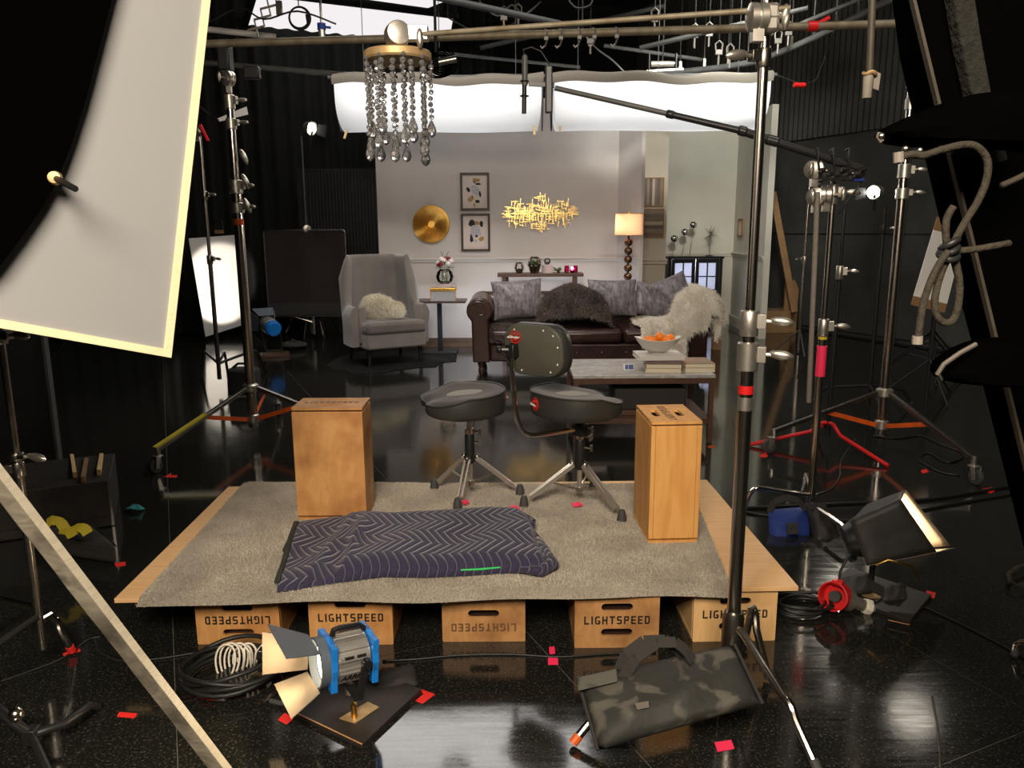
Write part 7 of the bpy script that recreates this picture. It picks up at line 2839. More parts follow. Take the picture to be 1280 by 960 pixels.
ppipe('grid_pipe', 'grey pipe sloping across the upper left below the ceiling silk', at(225, 76, 9.0), at(478, 97, 9.0), 0.03, 'pipe_grey')
ppipe('grid_pipe', 'thin grey pipe running across behind the overhead pipe above the left muslin light', at(548, 66, 9.5), at(725, 84, 9.0), 0.018, 'pipe_grey')
ppipe('grid_pipe', 'white pipe at the upper left edge of the ceiling silk', at(225, 33, 8.5), at(345, 46, 8.8), 0.03, 'cover_white')
ppipe('grid_pipe', 'grey pipe sloping down from the top right behind the front stand', at(800, 60, 8.0), at(1010, 10, 7.4), 0.022, 'pipe_grey')
ppipe('grid_pipe', 'dark pipe crossing the ceiling above the microphone', at(600, 60, 8.4), at(830, 8, 8.4), 0.022, 'black_flat')
ppipe('grid_pipe', 'pale blue-grey rail above the right muslin light', at(755, 57, 9.4), at(880, 75, 9.4), 0.02, 'pipe_grey')
ppipe('grid_pipe', 'dark pipe from the top centre down to the ceiling silk', at(470, -20, 7.8), at(700, 30, 7.6), 0.03, 'black_flat')
ppipe('grid_pipe', 'slim pipe under the ceiling at the far upper right', at(1000, 30, 8.0), at(1120, -20, 7.6), 0.02, 'pipe_grey')
# curved curtain track, upper right
pts = []
ctl = [(740, 95), (850, 90), (905, 84), (950, 76), (1000, 55), (1050, 32), (1100, 6), (1140, -12)]
for i, (x, y) in enumerate(ctl):
    pts.append(at(x, y, 9.6 - 0.28 * i))
trk = thing('curtain_track', 'curved grey curtain track sweeping up to the top right', 'track', pts[4])
MB().tube(pts, 0.034, 8).build('rail', M['pipe_grey'], trk, smooth=180)
g = random.Random(6)
for k in range(9):
    i = 1 + k * 5.0 / 9
    a = pts[int(i)].lerp(pts[int(i) + 1], i - int(i))
    mb = MB()
    mb.box(a + V(0, 0, 0.06), (0.03, 0.03, 0.10))
    mb.cyl(a + V(0, 0, 0.10), V(a.x, a.y, CEIL), 0.007, n=5)
    mb.build('track_hanger', M['chrome_dull'], trk)
# beams of the grid
for k, (y, z) in enumerate(((5.0, 5.1), (7.6, 5.1), (10.2, 5.1))):
    tag(MB().box(V(0.3, y, z), (12.0 - k, 0.09, 0.16)).build('roof_beam', M['ceiling'], smooth=0), ('black roof beam nearest the camera', 'black roof beam in the middle of the stage roof', 'black roof beam farthest back over the set')[k], 'beam')
# hanging clamps, hooks and cable loops against the dark roof
hooks = [(630, 33, 'hook with a brass pin beside the cable loops'), (648, 30, 'white-tipped clamp right of the brass pin'), (738, 62, 'clamp hanging left of the small winch'), (818, 35, 'clamp below the arm, left of the front stand'), (868, 55, 'left of two clamps hanging by the front stand'), (886, 53, 'right of two clamps hanging by the front stand'), (955, 70, 'clamp on the curved track right of the front stand'), (972, 62, 'second clamp on the curved track'), (985, 52, 'white clamp high on the curved track'), (898, 76, 'small clamp left of the front stand above the muslin'), (912, 80, 'small clamp just left of the front stand pole')]
for px, py, lab in hooks:
    y = 8.3
    p = at(px, py, y)
    t = thing('pipe_clamp', lab, 'clamp', p, group='clamps hanging from the grid')
    MB().tube([p + V(0.03, 0, 0.10), p + V(0.035, 0, 0.16), p + V(0, 0, 0.19), p + V(-0.035, 0, 0.16), p + V(-0.03, 0, 0.10)], 0.009, 6).build('jaw', M['hook_steel'], t)
    MB().box(p + V(0, 0, 0.08), (0.07, 0.03, 0.05)).build('clamp_body', M['hook_steel'], t, bevel=0.005)
    MB().cyl(p + V(0, 0, -0.04), p + V(0, 0, 0.07), 0.010, n=8).build('spigot', M['gold_old'] if px == 630 else M['hook_steel'], t)
    MB().cyl(p + V(0, 0, 0.18), V(p.x, p.y, CEIL), 0.006, n=5).build('drop_wire', M['black_metal'], t)
w = at(828, 80, 8.6)
wn = thing('small_winch', 'small silver winch hanging from the grid above the right muslin light', 'winch', w)
MB().cyl(w + V(-0.12, 0, 0), w + V(0.12, 0, 0), 0.03, n=14).build('drum', M['cast'], wn)
MB().bar(w + V(-0.16, 0, -0.07), w + V(0.22, 0, -0.05), 0.02, 0.02).build('crank', M['cast'], wn)
mb = MB()
for s in (-1, 1):
    mb.box(w + V(s * 0.14, 0, 0.02), (0.012, 0.06, 0.16))
mb.build('frame', M['black_metal'], wn)
MB().cyl(w + V(0, 0, 0.02), V(w.x + 0.02, w.y, CEIL), 0.008, n=5).build('drop_wire', M['black_metal'], wn)
# cable bundle hanging right of the chandelier
cbx = at(545, 75, 5.2)
cbn = thing('cable_bundle', 'bundle of dark cable and clamps hanging right of the chandelier plate', 'cable', cbx)
mb = MB()
for k in range(6):
    r_ = 0.05 + 0.012 * k
    mb.tube([cbx + V(0.02 + r_ * math.cos(a), 0.01 * k, -0.01 + 0.8 * r_ * math.sin(a) + 0.006 * math.sin(3 * a + k)) for a in [2 * PI * j / 20 for j in range(20)]], 0.005, 6, closed=True)
mb.build('loops', M['velvet_black'], cbn, smooth=180)
MB().cyl(cbx + V(0.02, -0.03, -0.02), cbx + V(0.13, -0.03, 0.0), 0.022, n=12).build('clamp_drum', M['chrome_dull'], cbn)
MB().cyl(cbx + V(0, 0, 0.05), V(cbx.x, cbx.y, CEIL), 0.01, n=6).build('drop_wire', M['black_metal'], cbn)
# looped cables over the silk
for (px, py, r, lab, mt) in ((374, 22, 0.10, 'ring of coiled black cable hung against the glowing ceiling silk', 'cable'),):
    c = at(px, py, 8.6)
    t = thing('hanging_coil', lab, 'cable', c)
    mb = MB()
    for k in range(3):
        mb.tube([c + V((r + 0.006 * k) * math.cos(a), 0.012 * k, (r + 0.006 * k) * math.sin(a)) for a in [2 * PI * j / 24 for j in range(24)]], 0.008, 6, closed=True)
    mb.build('loops', M[mt], t, smooth=180)
    MB().tube([c + V(0.08, 0, 0.03), c + V(0.09, 0, -0.06), c + V(0.06, 0, -0.1)], 0.016, 7).build('plug', M['black_plastic'], t)
    MB().cyl(c + V(0, 0, r), V(c.x, c.y, CEIL), 0.006, n=5).build('drop_wire', M['black_metal'], t)
c = at(402, 36, 8.2)
t = thing('hanging_lamp_holder', 'blue and silver lamp holder hanging against the ceiling silk', 'lamp', c)
MB().cyl(c + V(0, 0, -0.09), c + V(0, 0, -0.01), 0.035, n=12).build('socket', M['cast'], t)
MB().cyl(c + V(0, 0, -0.01), c + V(0, 0, 0.05), 0.042, n=12).build('blue_collar', M['blue_bag'], t)
MB().bar(c + V(0, 0, 0.02), c + V(0.09, 0, 0.01), 0.02, 0.02).build('knob', M['blue_bag'], t)
MB().cyl(c + V(0, 0, 0.05), V(c.x, c.y, CEIL), 0.012, n=6).build('drop_rod', M['chrome_dull'], t)
c0 = at(316, 42, 8.4)
t = thing('scissor_arm', 'folding silver scissor arm hanging at the left edge of the ceiling silk', 'arm', c0)
for k in range(5):
    a, b = c0 + V(0.07 * k, 0, 0.10 * k), c0 + V(0.07 * (k + 1), 0, 0.10 * (k + 1))
    MB().bar(a + V(-0.05, 0, 0.03), b + V(0.05, 0, -0.03), 0.012, 0.02).build('link', M['cast'], t, smooth=0)
    MB().bar(a + V(0.05, 0.014, -0.03), b + V(-0.05, 0.014, 0.03), 0.012, 0.02).build('link', M['cast'], t, smooth=0)
MB().cyl(c0 + V(0.35, 0, 0.5), V(c0.x + 0.35, c0.y, CEIL), 0.01, n=6).build('drop_rod', M['chrome_dull'], t)
c = at(349, 10, 8.2)
t = thing('hanging_box', 'small grey box hanging in front of the ceiling silk', 'box', c)
MB().box(c, (0.06, 0.03, 0.13)).build('box_body', M['chrome_dull'], t, bevel=0.004)
MB().cyl(c + V(0, 0, 0.06), V(c.x, c.y, CEIL), 0.005, n=5).build('drop_wire', M['black_metal'], t)
# swags of cable along the grid
for (pp_, y, lab) in (((( 560, 22), (590, 38), (610, 44), (640, 30), (668, 8)), 8.45, 'cable swag hanging above the arm left of the microphone'), (((600, 2), (622, 20), (640, 6), (655, 18), (676, 2)), 8.3, 'pair of light cable loops at the very top centre'),
                      (((262, 28), (300, 10), (330, 24), (372, 14), (420, 30)), 8.0, 'thin dark cable swagged across the ceiling silk'), (((712, 2), (722, 10), (738, 6), (742, -6)), 7.8, 'small cable loop at the top above the microphone'), (((728, 40), (745, 60), (765, 75), (782, 92)), 8.8, 'dark cable dropping behind the right muslin light')):
    P = [at(x, y_2, y) for x, y_2 in pp_]
    Q = []
    for i in range(len(P) - 1):
        a, b, c, d = P[max(i - 1, 0)], P[i], P[i + 1], P[min(i + 2, len(P) - 1)]
        for k in range(5):
            u = k / 5
            Q.append(0.5 * ((2 * b) + (c - a) * u + (2 * a - 5 * b + 4 * c - d) * u * u + (3 * b - a - 3 * c + d) * u ** 3))
    Q.append(P[-1])
    Q = [V(Q[0].x, Q[0].y, CEIL), Q[0] + V(0, 0, 0.05)] + Q
    tag(MB().tube(Q, 0.009, 6).build('cable_swag', M['pipe_grey' if 'light' in lab else 'cable'], smooth=180), lab, 'cable')

# ================================================================== left side: bounce frame, flag, batten
BRp = at(213, 447, 2.02)
TRp = at(262, 0, 2.20)
BLp = at(0, 410, 1.74)
ur = (BLp - BRp)
vr = (TRp - BRp)
nr_ = ur.cross(vr).normalized()
ur = ur.normalized()
vr = nr_.cross(ur)
vr = vr * (1 if vr.z > 0 else -1)
vr = ((TRp - BRp) - nr_ * (TRp - BRp).dot(nr_)).normalized()
FW, FH = 1.25, 1.35
c0 = BRp
bf = thing('fabric_reflector', 'big white fabric bounce frame with cream wooden edges at the upper left', 'reflector', BRp)
fwid = 0.020


def BF(a, b, d=0.0):
    return c0 + ur * a + vr * b + nr_ * d


sgn = -1 if nr_.y > 0 else 1        # towards the camera
MB().prism([BF(fwid, fwid), BF(FW, fwid), BF(FW, FH), BF(fwid, FH)], nr_ * (-sgn * 0.006)).build('fabric', M['bounce'], bf, smooth=0)
for P in ([BF(0, 0), BF(0, FH), BF(fwid, FH), BF(fwid, fwid)], [BF(0, 0), BF(fwid, fwid), BF(FW, fwid), BF(FW, 0)], [BF(FW, 0), BF(FW + fwid, 0), BF(FW + fwid, FH), BF(FW, FH)], [BF(0, FH), BF(FW, FH), BF(FW, FH + fwid), BF(0, FH + fwid)]):
    o = MB().prism([p + nr_ * (sgn * 0.006) for p in P], nr_ * (-sgn * 0.03)).build('frame_bar', M['frame_cream'], bf, smooth=0)
MB().prism([BF(-0.004, -0.002, -sgn * 0.004), BF(-0.004, FH, -sgn * 0.004), BF(0, FH, -sgn * 0.004), BF(0, -0.002, -sgn * 0.004)], nr_ * (-sgn * 0.02)).build('edge_strip', M['chrome_dull'], bf, smooth=0)

fy = 1.42
_off = BF(0, 0, sgn * 0.03)
P = [CAM + ray(x, y) * ((_off - CAM).dot(nr_) / ray(x, y).dot(nr_)) for x, y in ((-120, -80), (160, -80), (140, -10), (122, 60), (105, 125), (88, 178), (70, 226), (52, 257), (28, 292), (-5, 336), (-120, 430))]
flg = thing('black_flag', 'black fabric flag in front of the white bounce frame in the upper left corner', 'flag', P[6])
MB().prism(P, nr_ * (sgn * 0.012)).build('fabric', M['velvet_black'], flg, smooth=0)
_k = CAM + ray(63, 224) * ((_off - CAM).dot(nr_) / ray(63, 224).dot(nr_))
k0_ = _k + nr_ * (sgn * 0.03)
MB().lathe([(0.0, -0.012), (0.014, -0.01), (0.016, 0.0), (0.013, 0.012), (0, 0.014)], k0_, (0.3, -1, 0.1), 16).build('clamp_washer', M['gold_old'], flg)
MB().cyl(k0_, at(94, 236, k0_.y - 0.09), 0.0075, 0.007, 10).build('clamp_rod', M['black_metal'], flg)

# weathered batten leaning through the lower left corner
b_hi, b_lo = at(-40, 552, 1.60), at(284, 972, 1.85)
dirb = (b_lo - b_hi).normalized()
e_lo = b_lo + dirb * ((b_lo.z - 0.02) / -dirb.z)
e_hi = b_hi - dirb * 0.7
bt = thing('wooden_batten', 'weathered white wooden batten leaning across the lower left corner', 'batten', (e_lo.x, e_lo.y, 0))
side = dirb.cross((CAM - b_lo).normalized()).normalized()      # across the view
tow = side.cross(dirb).normalized()
if tow.dot(CAM - b_lo) < 0:
    tow = -tow
rgt = side if side.x > 0 else -side
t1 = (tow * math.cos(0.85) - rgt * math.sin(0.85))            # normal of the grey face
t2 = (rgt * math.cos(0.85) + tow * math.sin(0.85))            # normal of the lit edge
mb = MB()
n = 40
rows = []
g = random.Random(3)
vs, fs = [], []
for k in range(n + 1):
    p = e_hi.lerp(e_lo, k / n)
    j = [g.uniform(-0.0012, 0.0012) for _ in range(4)]
    wgt, hgt = 0.042, 0.0115
    vs += [p - t2 * (wgt / 2 + j[0]) + t1 * hgt, p + t2 * (wgt / 2) + t1 * (hgt + j[1] * 0.3), p + t2 * (wgt / 2) - t1 * (hgt), p - t2 * (wgt / 2 + j[2]) - t1 * hgt]
for k in range(n):
    for i in range(4):
        fs.append((k * 4 + i, k * 4 + (i + 1) % 4, k * 4 + 4 + (i + 1) % 4, k * 4 + 4 + i))
fs += [(0, 1, 2, 3), (n * 4 + 3, n * 4 + 2, n * 4 + 1, n * 4)]
mb.add(vs, fs)
mb.build('batten', M['batten'], bt, smooth=0, bevel=0.0015)
MB().bar(e_hi + t2 * 0.0214, e_lo + t2 * 0.0214, 0.0225, 0.0014, up=t2).build('lit_edge', M['edge_lit'], bt, smooth=0)  # pale strip that puts the lamplight into the edge's colour

# stand that holds the bounce frame, with its low chrome leg and red tape
sy_ = 2.42
ib = far_pos(44, 740, sy_)
st_ = thing('grip_stand', 'dull grip stand at the far left edge below the bounce frame', 'stand', ib)
zt8 = zat(2, 410, sy_)
column(st_, ib, [(0.10, zat(24, 585, sy_), 0.014), (zat(24, 585, sy_), zt8 + 0.1, 0.011)], 'chrome_dull')
collar(st_, ib + V(0, 0, zat(24, 596, sy_)), 0.018, 0.05, (-1, -0.3, 0), 'chrome_dull')
collar(st_, ib + V(0, 0, zat(24, 575, sy_)), 0.02, 0.025, (1, -0.3, 0), 'chrome_dull')
collar(st_, ib + V(0, 0, zat(4, 430, sy_)), 0.018, 0.05, (1, -0.3, 0), 'chrome_dull')
cleg(st_, ib, fl(91, 818), 0.20, apex=0.17, bend=0.6, tip='tape_red')
cleg(st_, ib, ib + V(-0.35, 0.25, 0), 0.25, apex=0.2)
lf = fl(118, 880)
cleg(st_, ib, ib + V(-0.1, -0.45, 0), 0.22, apex=0.2, m='black_metal')
tape('floor_tape', 'red tape under the chrome stand foot at the far left', ((78, 817), (99, 810), (101, 814), (80, 821)), 'tape_red')

hb2 = fl(42, 938)
ls2 = thing('light_stand', 'low black stand base at the very bottom left of the floor', 'stand', hb2)
MB().tube([hb2 + V(0, 0, 0.05), fl(80, 905, 0.06), fl(112, 882, 0.05), fl(122, 884, 0.012)], 0.013, 9).build('leg', M['black_metal'], ls2, smooth=60)
MB().tube([hb2 + V(0, 0, 0.05), fl(60, 965, 0.04), fl(70, 985, 0.012)], 0.013, 9).build('leg', M['black_metal'], ls2, smooth=60)
MB().tube([hb2 + V(0, 0, 0.05), fl(20, 905, 0.10), fl(-10, 880, 0.10)], 0.015, 9).build('leg', M['black_metal'], ls2, smooth=60)
MB().ball(fl(20, 893, 0.14), 0.022, 10, 7).build('clamp_knob', M['chrome'], ls2)
MB().box(hb2 + V(0, 0, 0.05), (0.04, 0.04, 0.05)).build('hub', M['black_metal'], ls2, bevel=0.004)

# black flat and black box with three wooden wedges
bfy = 4.45
x0_, x1_ = at(-60, 560, bfy).x, at(71, 560, bfy).x
bfl = thing('black_flat', 'tall black flat with a grey metal edge at the left, behind the black box', 'panel', ((x0_ + x1_) / 2, bfy, 0))
MB().box(V((x0_ + x1_) / 2, bfy, 0.62), (x1_ - x0_, 0.03, 1.24)).build('panel', M['black_flat'], bfl, smooth=0)
MB().box(V(x1_ + 0.009, bfy - 0.002, 0.62), (0.016, 0.04, 1.24)).build('metal_edge', M['pipe_grey'], bfl, smooth=0)
fA = fl(143, 657)
bxz = 0.245
bxt = thing('black_crate', 'low black wooden crate with three wooden wedges on it at the left', 'crate', (fA.x, fA.y, 0))
cq = fA - B_ * 0.36 + A_ * 0.27
MB().box(cq + V(0, 0, bxz / 2), (0.72, 0.54, bxz), rotS).build('crate_body', M['black_wood'], bxt, smooth=0, bevel=0.004)
MB().box(fA + V(0, 0, bxz / 2) - B_ * 0.004, (0.012, 0.008, bxz - 0.01), rotS).build('corner_strip', M['chrome_dull'], bxt, smooth=0)
MB().box(fA - B_ * 0.36 - A_ * 0.003 + V(0, 0, 0.03), (0.69, 0.01, 0.045), rotS).build('lower_rail', M['black_wood'], bxt, smooth=0)
for (xa, ya, xb_, yb, m, lab) in ((94, 597, 90, 570, 'clothespin', 'pale wooden wedge at the left on the black crate'), (104, 603, 108, 575, 'card_brown', 'darker wooden wedge in the middle on the black crate'), (124, 594, 127, 569, 'clothespin', 'pale wooden wedge at the right on the black crate')):
    a, b = fl(xa, ya, bxz), fl(xb_, yb, bxz)
    s = V(0.011, 0, 0)
    mb = MB()
    mb.add([a - s, a + s, b + s, b - s, a - s + V(0, 0, 0.03), a + s + V(0, 0, 0.03), b + s + V(0, 0, 0.012), b - s + V(0, 0, 0.012)], [(0, 3, 2, 1), (4, 5, 6, 7), (0, 1, 5, 4), (1, 2, 6, 5), (2, 3, 7, 6), (3, 0, 4, 7)])
    tag(mb.build('wooden_wedge', M[m], smooth=0, bevel=0.001), lab, 'wedge', 'wedges on the black crate')

# black case with yellow webbing
sb3 = thing('black_case', 'black soft case with a yellow strap on the floor, left of the platform', 'case', fl(105, 700))
cA, cB, cC, cD = fl(56, 692), fl(148, 706), fl(118, 679), fl(40, 684)
mb = MB().prism([cA, cB, cC, cD], (0, 0, 0.10))
mb.build('case_body', M['black_fabric'], sb3, smooth=0, bevel=0.02)
MB().tube([cB + V(0, 0, 0.09), cC + V(0, 0, 0.1)], 0.004, 6).build('edge_binding', M['chrome_dull'], sb3)
mb = MB()
for pth in (((58, 655), (66, 650), (76, 653), (82, 662), (80, 668)), ((82, 668), (92, 664), (100, 659), (106, 661), (110, 667))):
    P = [at(x, y, 3.25) for x, y in pth]
    r_ = ribbon(P, 0.045, (0.5, -0.75, 0.45))
    r_.build('yellow_strap', M['yellow'], sb3, smooth=60)
tc2 = fl(165, 640)
tt = MB()
for k in range(4):
    a = 0.6 * k
    tt.tube([tc2 + V(-0.05 + 0.012 * k, 0.03, 0.005), tc2 + V(0.0, 0.015 * k - 0.02, 0.03), tc2 + V(0.045, -0.01, 0.02 + 0.006 * k), tc2 + V(0.05, 0.03, 0.005)], 0.007, 6)
tag(tt.build('tape_scrap', M['teal'], smooth=180), 'crumpled teal scrap of tape on the black floor at the left', 'scrap')

# ================================================================== left middle: foamcore on a stand, sandbag, blue lamp, black framed flag
fy2 = 7.3
fb = far_pos(273, 455, fy2)
fst = thing('grip_stand', 'dark grip stand holding the brightly lit white foam board at the left', 'stand', fb)
ztop = zat(254, 165, fy2)
column(fst, fb, [(0.10, zat(265, 330, fy2), 0.020), (zat(265, 330, fy2), ztop, 0.016)], 'chrome_dull')
collar(fst, fb + V(0, 0, zat(266, 330, fy2)), 0.026, 0.08, (1, -0.3, 0), 'chrome_dull')
collar(fst, fb + V(0, 0, zat(258, 250, fy2)), 0.024, 0.08, (1, -0.3, 0), 'chrome_dull')
grip_head(fst, fb + V(-0.02, -0.02, ztop), (-0.5, -1, 0), 0.045, m='chrome_dull')
MB().bar(fb + V(0.02, -0.02, ztop + 0.06), fb + V(0.08, -0.02, ztop - 0.08), 0.02, 0.02).build('red_lever', M['red_paint'], fst)
for f in (fl(253, 472), fl(335, 470), fb + V(-0.1, 0.5, 0)):
    cleg(fst, fb, f, 0.25, 0.013, m='black_metal', apex=0.30, bend=0.8)
fcq = [at(236, 298, 10.75), at(303, 293, 11.35), at(311, 404, 11.3), at(257, 421, 10.65)]
fcd = thing('foam_board', 'white foam board hit by a hard bright beam, propped behind the left grip stand', 'board', V(fcq[3].x, fcq[3].y, 0))
nf = (fcq[1] - fcq[0]).cross(fcq[3] - fcq[0]).normalized()
if nf.y < 0:
    nf = -nf
MB().prism([p + nf * 0.0 for p in fcq], nf * 0.008).build('board', M['foamcore'], fcd, smooth=0)
MB().prism([p + nf * 0.009 for p in (fcq[0].lerp(fcq[1], 0.0), fcq[1], fcq[2], fcq[3])], nf * 0.003).build('backing', M['black_flat'], fcd, smooth=0)
hk = fcq[0].lerp(fcq[1], 0.55) + V(0, 0.02, 0.1)
MB().tube([hk + V(0.0, 0, -0.06), hk + V(0.06, 0, 0.0), hk + V(0.05, 0, 0.10), hk + V(-0.02, 0, 0.13), hk + V(-0.08, 0, 0.09)], 0.012, 7).build('clamp_loop', M['black_metal'], fcd, smooth=180)
MB().box(hk + V(0.0, 0.0, -0.04), (0.12, 0.03, 0.05)).build('clamp_jaw', M['card_brown'], fcd)
sb4 = thing('sandbag', 'black boxy sandbag on the base of the left grip stand', 'sandbag', V(at(297, 465, 6.95).x, 6.95, 0))
p0, p1 = at(280, 441, 6.9), at(320, 474, 6.9)
MB().box(V((p0.x + p1.x) / 2, 6.98, 0.14), (p1.x - p0.x, 0.16, 0.26)).build('bag_body', M['black_fabric'], sb4, bevel=0.035, seg=3)
MB().tube([V(p0.x + 0.05, 6.95, 0.27), V(p0.x + 0.10, 6.95, 0.31), V(p0.x + 0.18, 6.95, 0.31), V(p0.x + 0.22, 6.95, 0.27)], 0.012, 7).build('handle', M['black_fabric'], sb4)

# blue fresnel on the floor aimed at the foam board
l2c = at(338, 408, 9.3)
l2 = thing('fresnel_lamp', 'blue and silver film lamp low on the floor behind the left stand, aimed left', 'lamp', fl(345, 432))
ax2 = (Vector((fcq[0].x + 0.30, fcq[0].y + 0.2, 0.72)) - l2c).normalized()
MB().lathe([(0.0, -0.14), (0.08, -0.14), (0.095, -0.12), (0.095, -0.06)], l2c, ax2, 18).build('rear_cap', M['blue'], l2)
MB().lathe([(0.09, -0.06), (0.098, -0.05), (0.098, 0.09), (0.09, 0.1)], l2c, ax2, 18).build('housing', M['silver_body'], l2)
MB().lathe([(0.09, 0.1), (0.105, 0.105), (0.105, 0.125), (0.085, 0.13)], l2c, ax2, 18).build('front_ring', M['black_metal'], l2)
MB().lathe([(0.0, 0.122), (0.085, 0.115), (0.085, 0.118), (0.0, 0.128)], l2c, ax2, 18).build('lens', M['lens_warm'], l2)
u2, w2, d2 = basis(ax2)
for s, q in ((1, u2), (-1, u2), (1, w2), (-1, w2)):
    o2 = q.cross(ax2).normalized()
    a = l2c + ax2 * 0.13 + q * (s * 0.10)
    MB().prism([a - o2 * 0.09, a + o2 * 0.09, a + ax2 * 0.16 + q * (s * 0.05) + o2 * 0.13, a + ax2 * 0.16 + q * (s * 0.05) - o2 * 0.13], q * (s * 0.002)).build('barn_door', M['barn_black'], l2, smooth=0)
mb = MB()
bp2 = V(l2c.x + 0.03, l2c.y, 0.05)
for s in (-1, 1):
    mb.bar(l2c + u2 * (s * 0.115), bp2 + u2 * (s * 0.1) + V(0, 0, 0.02), 0.008, 0.028)
mb.bar(bp2 - u2 * 0.1 + V(0, 0, 0.02), bp2 + u2 * 0.1 + V(0, 0, 0.02), 0.028, 0.008)
mb.build('yoke', M['chrome_dull'], l2, smooth=0)
MB().box(V(bp2.x, bp2.y, 0.018), (0.34, 0.26, 0.034), 0.3).build('base_board', M['brown_wood'], l2, smooth=0, bevel=0.003)
lamp('left_fresnel_spot', 'SPOT', l2c + ax2 * 0.16, l2c + ax2 * 2, 260, (1.0, 0.92, 0.8), spot=33, blend=0.25, soft=0.03)
sb5 = thing('sandbag', 'low black sandbag on the floor right of the far blue lamp', 'sandbag', fl(368, 436))
c = fl(368, 436)
MB().ball(c + V(0, 0, 0.05), (0.17, 0.14, 0.05), 14, 8).build('bag_body', M['black_fabric'], sb5)
MB().tube([c + V(-0.05, -0.05, 0.095), c + V(0, -0.06, 0.13), c + V(0.05, -0.05, 0.095)], 0.01, 6).build('handle', M['black_fabric'], sb5)

# black framed flag on its stand
bfy2 = 10.3
A_1, B_1 = at(329, 285, bfy2), at(431, 291, bfy2)
C_1 = at(431, 395, bfy2)
fx0, fx1, fz1, fz0 = A_1.x, B_1.x, (A_1.z + B_1.z) / 2, C_1.z
ff = thing('framed_flag', 'square dark wine-black fabric flag in a thin metal frame, left of the armchair', 'flag', ((fx0 + fx1) / 2, bfy2, fz0))
fr = MB()
r = 0.012
fr.tube([V(fx0 + 0.03, bfy2, fz1), V(fx1 - 0.03, bfy2, fz1), V(fx1 - 0.008, bfy2, fz1 - 0.008), V(fx1, bfy2, fz1 - 0.03), V(fx1, bfy2, fz0), V(fx0, bfy2, fz0), V(fx0, bfy2, fz1 - 0.03), V(fx0 + 0.008, bfy2, fz1 - 0.008)], r, 8, closed=True)
fr.build('frame', M['chrome_dull'], ff)


def flag_fn(u, v):
    return V(fx0 + 0.012 + (fx1 - fx0 - 0.024) * u, bfy2 - 0.006 + 0.018 * math.sin(9 * u + 5 * v * (u - 0.5)) * (1 - v) * v * 3, fz0 + (fz1 - fz0) * v)


MB().grid(flag_fn, 40, 16).build('fabric', M['wine'], ff, smooth=180)
MB().grid(lambda u, v: V(fx0 + 0.012 + (fx1 - fx0 - 0.024) * u, bfy2 - 0.016, fz0 + 0.02 + 0.16 * v), 2, 2).build('lower_band', M['black_fabric'], ff)
sx_ = at(383, 283, bfy2).x
bs3 = thing('grip_stand', 'grip stand with splayed chrome legs carrying the framed black flag', 'stand', (sx_, bfy2 + 0.10, 0))
bb3 = V(sx_, bfy2 + 0.10, 0)
column(bs3, bb3, [(0.12, 0.9, 0.018), (0.9, fz1 + 0.04, 0.015)], 'chrome_dull')
grip_head(bs3, V(sx_, bfy2 + 0.02, fz1 + 0.02), (0.4, -1, 0), 0.05)
for f in (fl(357, 418), fl(425, 418), bb3 + V(0.05, 0.35, 0)):
    cleg(bs3, bb3, f, 0.28, 0.015, apex=0.29, bend=0.72)
# pale board high on the left, lamp-head flag
p0, p1 = at(274, 151, 8.6), at(309, 137, 8.6)
cut = thing('white_cutter', 'small narrow white card clamped high against the dark at the left', 'card', p0.lerp(p1, 0.5))
MB().prism([at(272, 148, 8.6), at(308, 133, 8.6), at(310, 143, 8.6), at(274, 152, 8.6)], (0, 0.01, 0)).build('card', M['foamcore'], cut, smooth=0)
MB().cyl(p0, at(262, 144, 8.62), 0.01, n=8).build('pin', M['chrome_dull'], cut)
MB().cyl(at(262, 144, 8.62), at(250, 134, 8.62), 0.014, n=8).build('arm', M['black_metal'], cut)

# ================================================================== right foreground: leaning black panel, arms, rope
ry = 1.30


def slab(name, pts, y, depth, mat, parent, bevel=0.004):
    P = [at(x, yy, y) for x, yy in pts]
    return MB().prism(P, (0, depth, 0)).build(name, M[mat], parent, smooth=0, bevel=bevel)


rp = thing('rigging_post', 'tall black leaning post with beige fuzzy strip and two stubby arms at the right edge', 'post', at(1290, 600, ry))
slab('post', ((1143, -60), (1158, 60), (1174, 130), (1190, 190), (1205, 255), (1222, 325), (1240, 395), (1262, 480), (1278, 545), (1440, 1206), (1600, 1206), (1400, -60)), ry + 0.03, 0.09, 'velvet_black', rp)
mb = MB()
mb.bar(at(1126, -60, ry + 0.02), at(1434, 1206, ry + 0.02), 0.005, 0.012)
mb.build('metal_edge', M['pole_dark'], rp, smooth=0)
slab('fuzzy_strip', ((1186, -40), (1214, -40), (1228, 50), (1240, 115), (1252, 155), (1261, 200), (1248, 204), (1238, 175), (1216, 120), (1203, 60)), ry - 0.005, 0.03, 'velour', rp)


def blob(name, outline, y, half, parent, mat='velvet_black'):
    P = [at(x, yy, y) for x, yy in outline]
    c = sum(P, Vector()) / len(P)
    mb = MB()
    n = len(P)
    for s in (1, -1):
        for k in range(n):
            pass
    rings = []
    for off, sc in ((-half, 0.0), (-half, 0.75), (-half * 0.6, 0.95), (0, 1.0), (half * 0.6, 0.95), (half, 0.75), (half, 0.0)):
        rings.append([c + (p - c) * sc + V(0, off, 0) for p in P])
    vs = [p for r_ in rings for p in r_]
    fs = []
    for i in range(len(rings) - 1):
        for k in range(n):
            fs.append((i * n + k, i * n + (k + 1) % n, (i + 1) * n + (k + 1) % n, (i + 1) * n + k))
    mb.add(vs, fs)
    return mb.build(name, M[mat], parent, smooth=60)


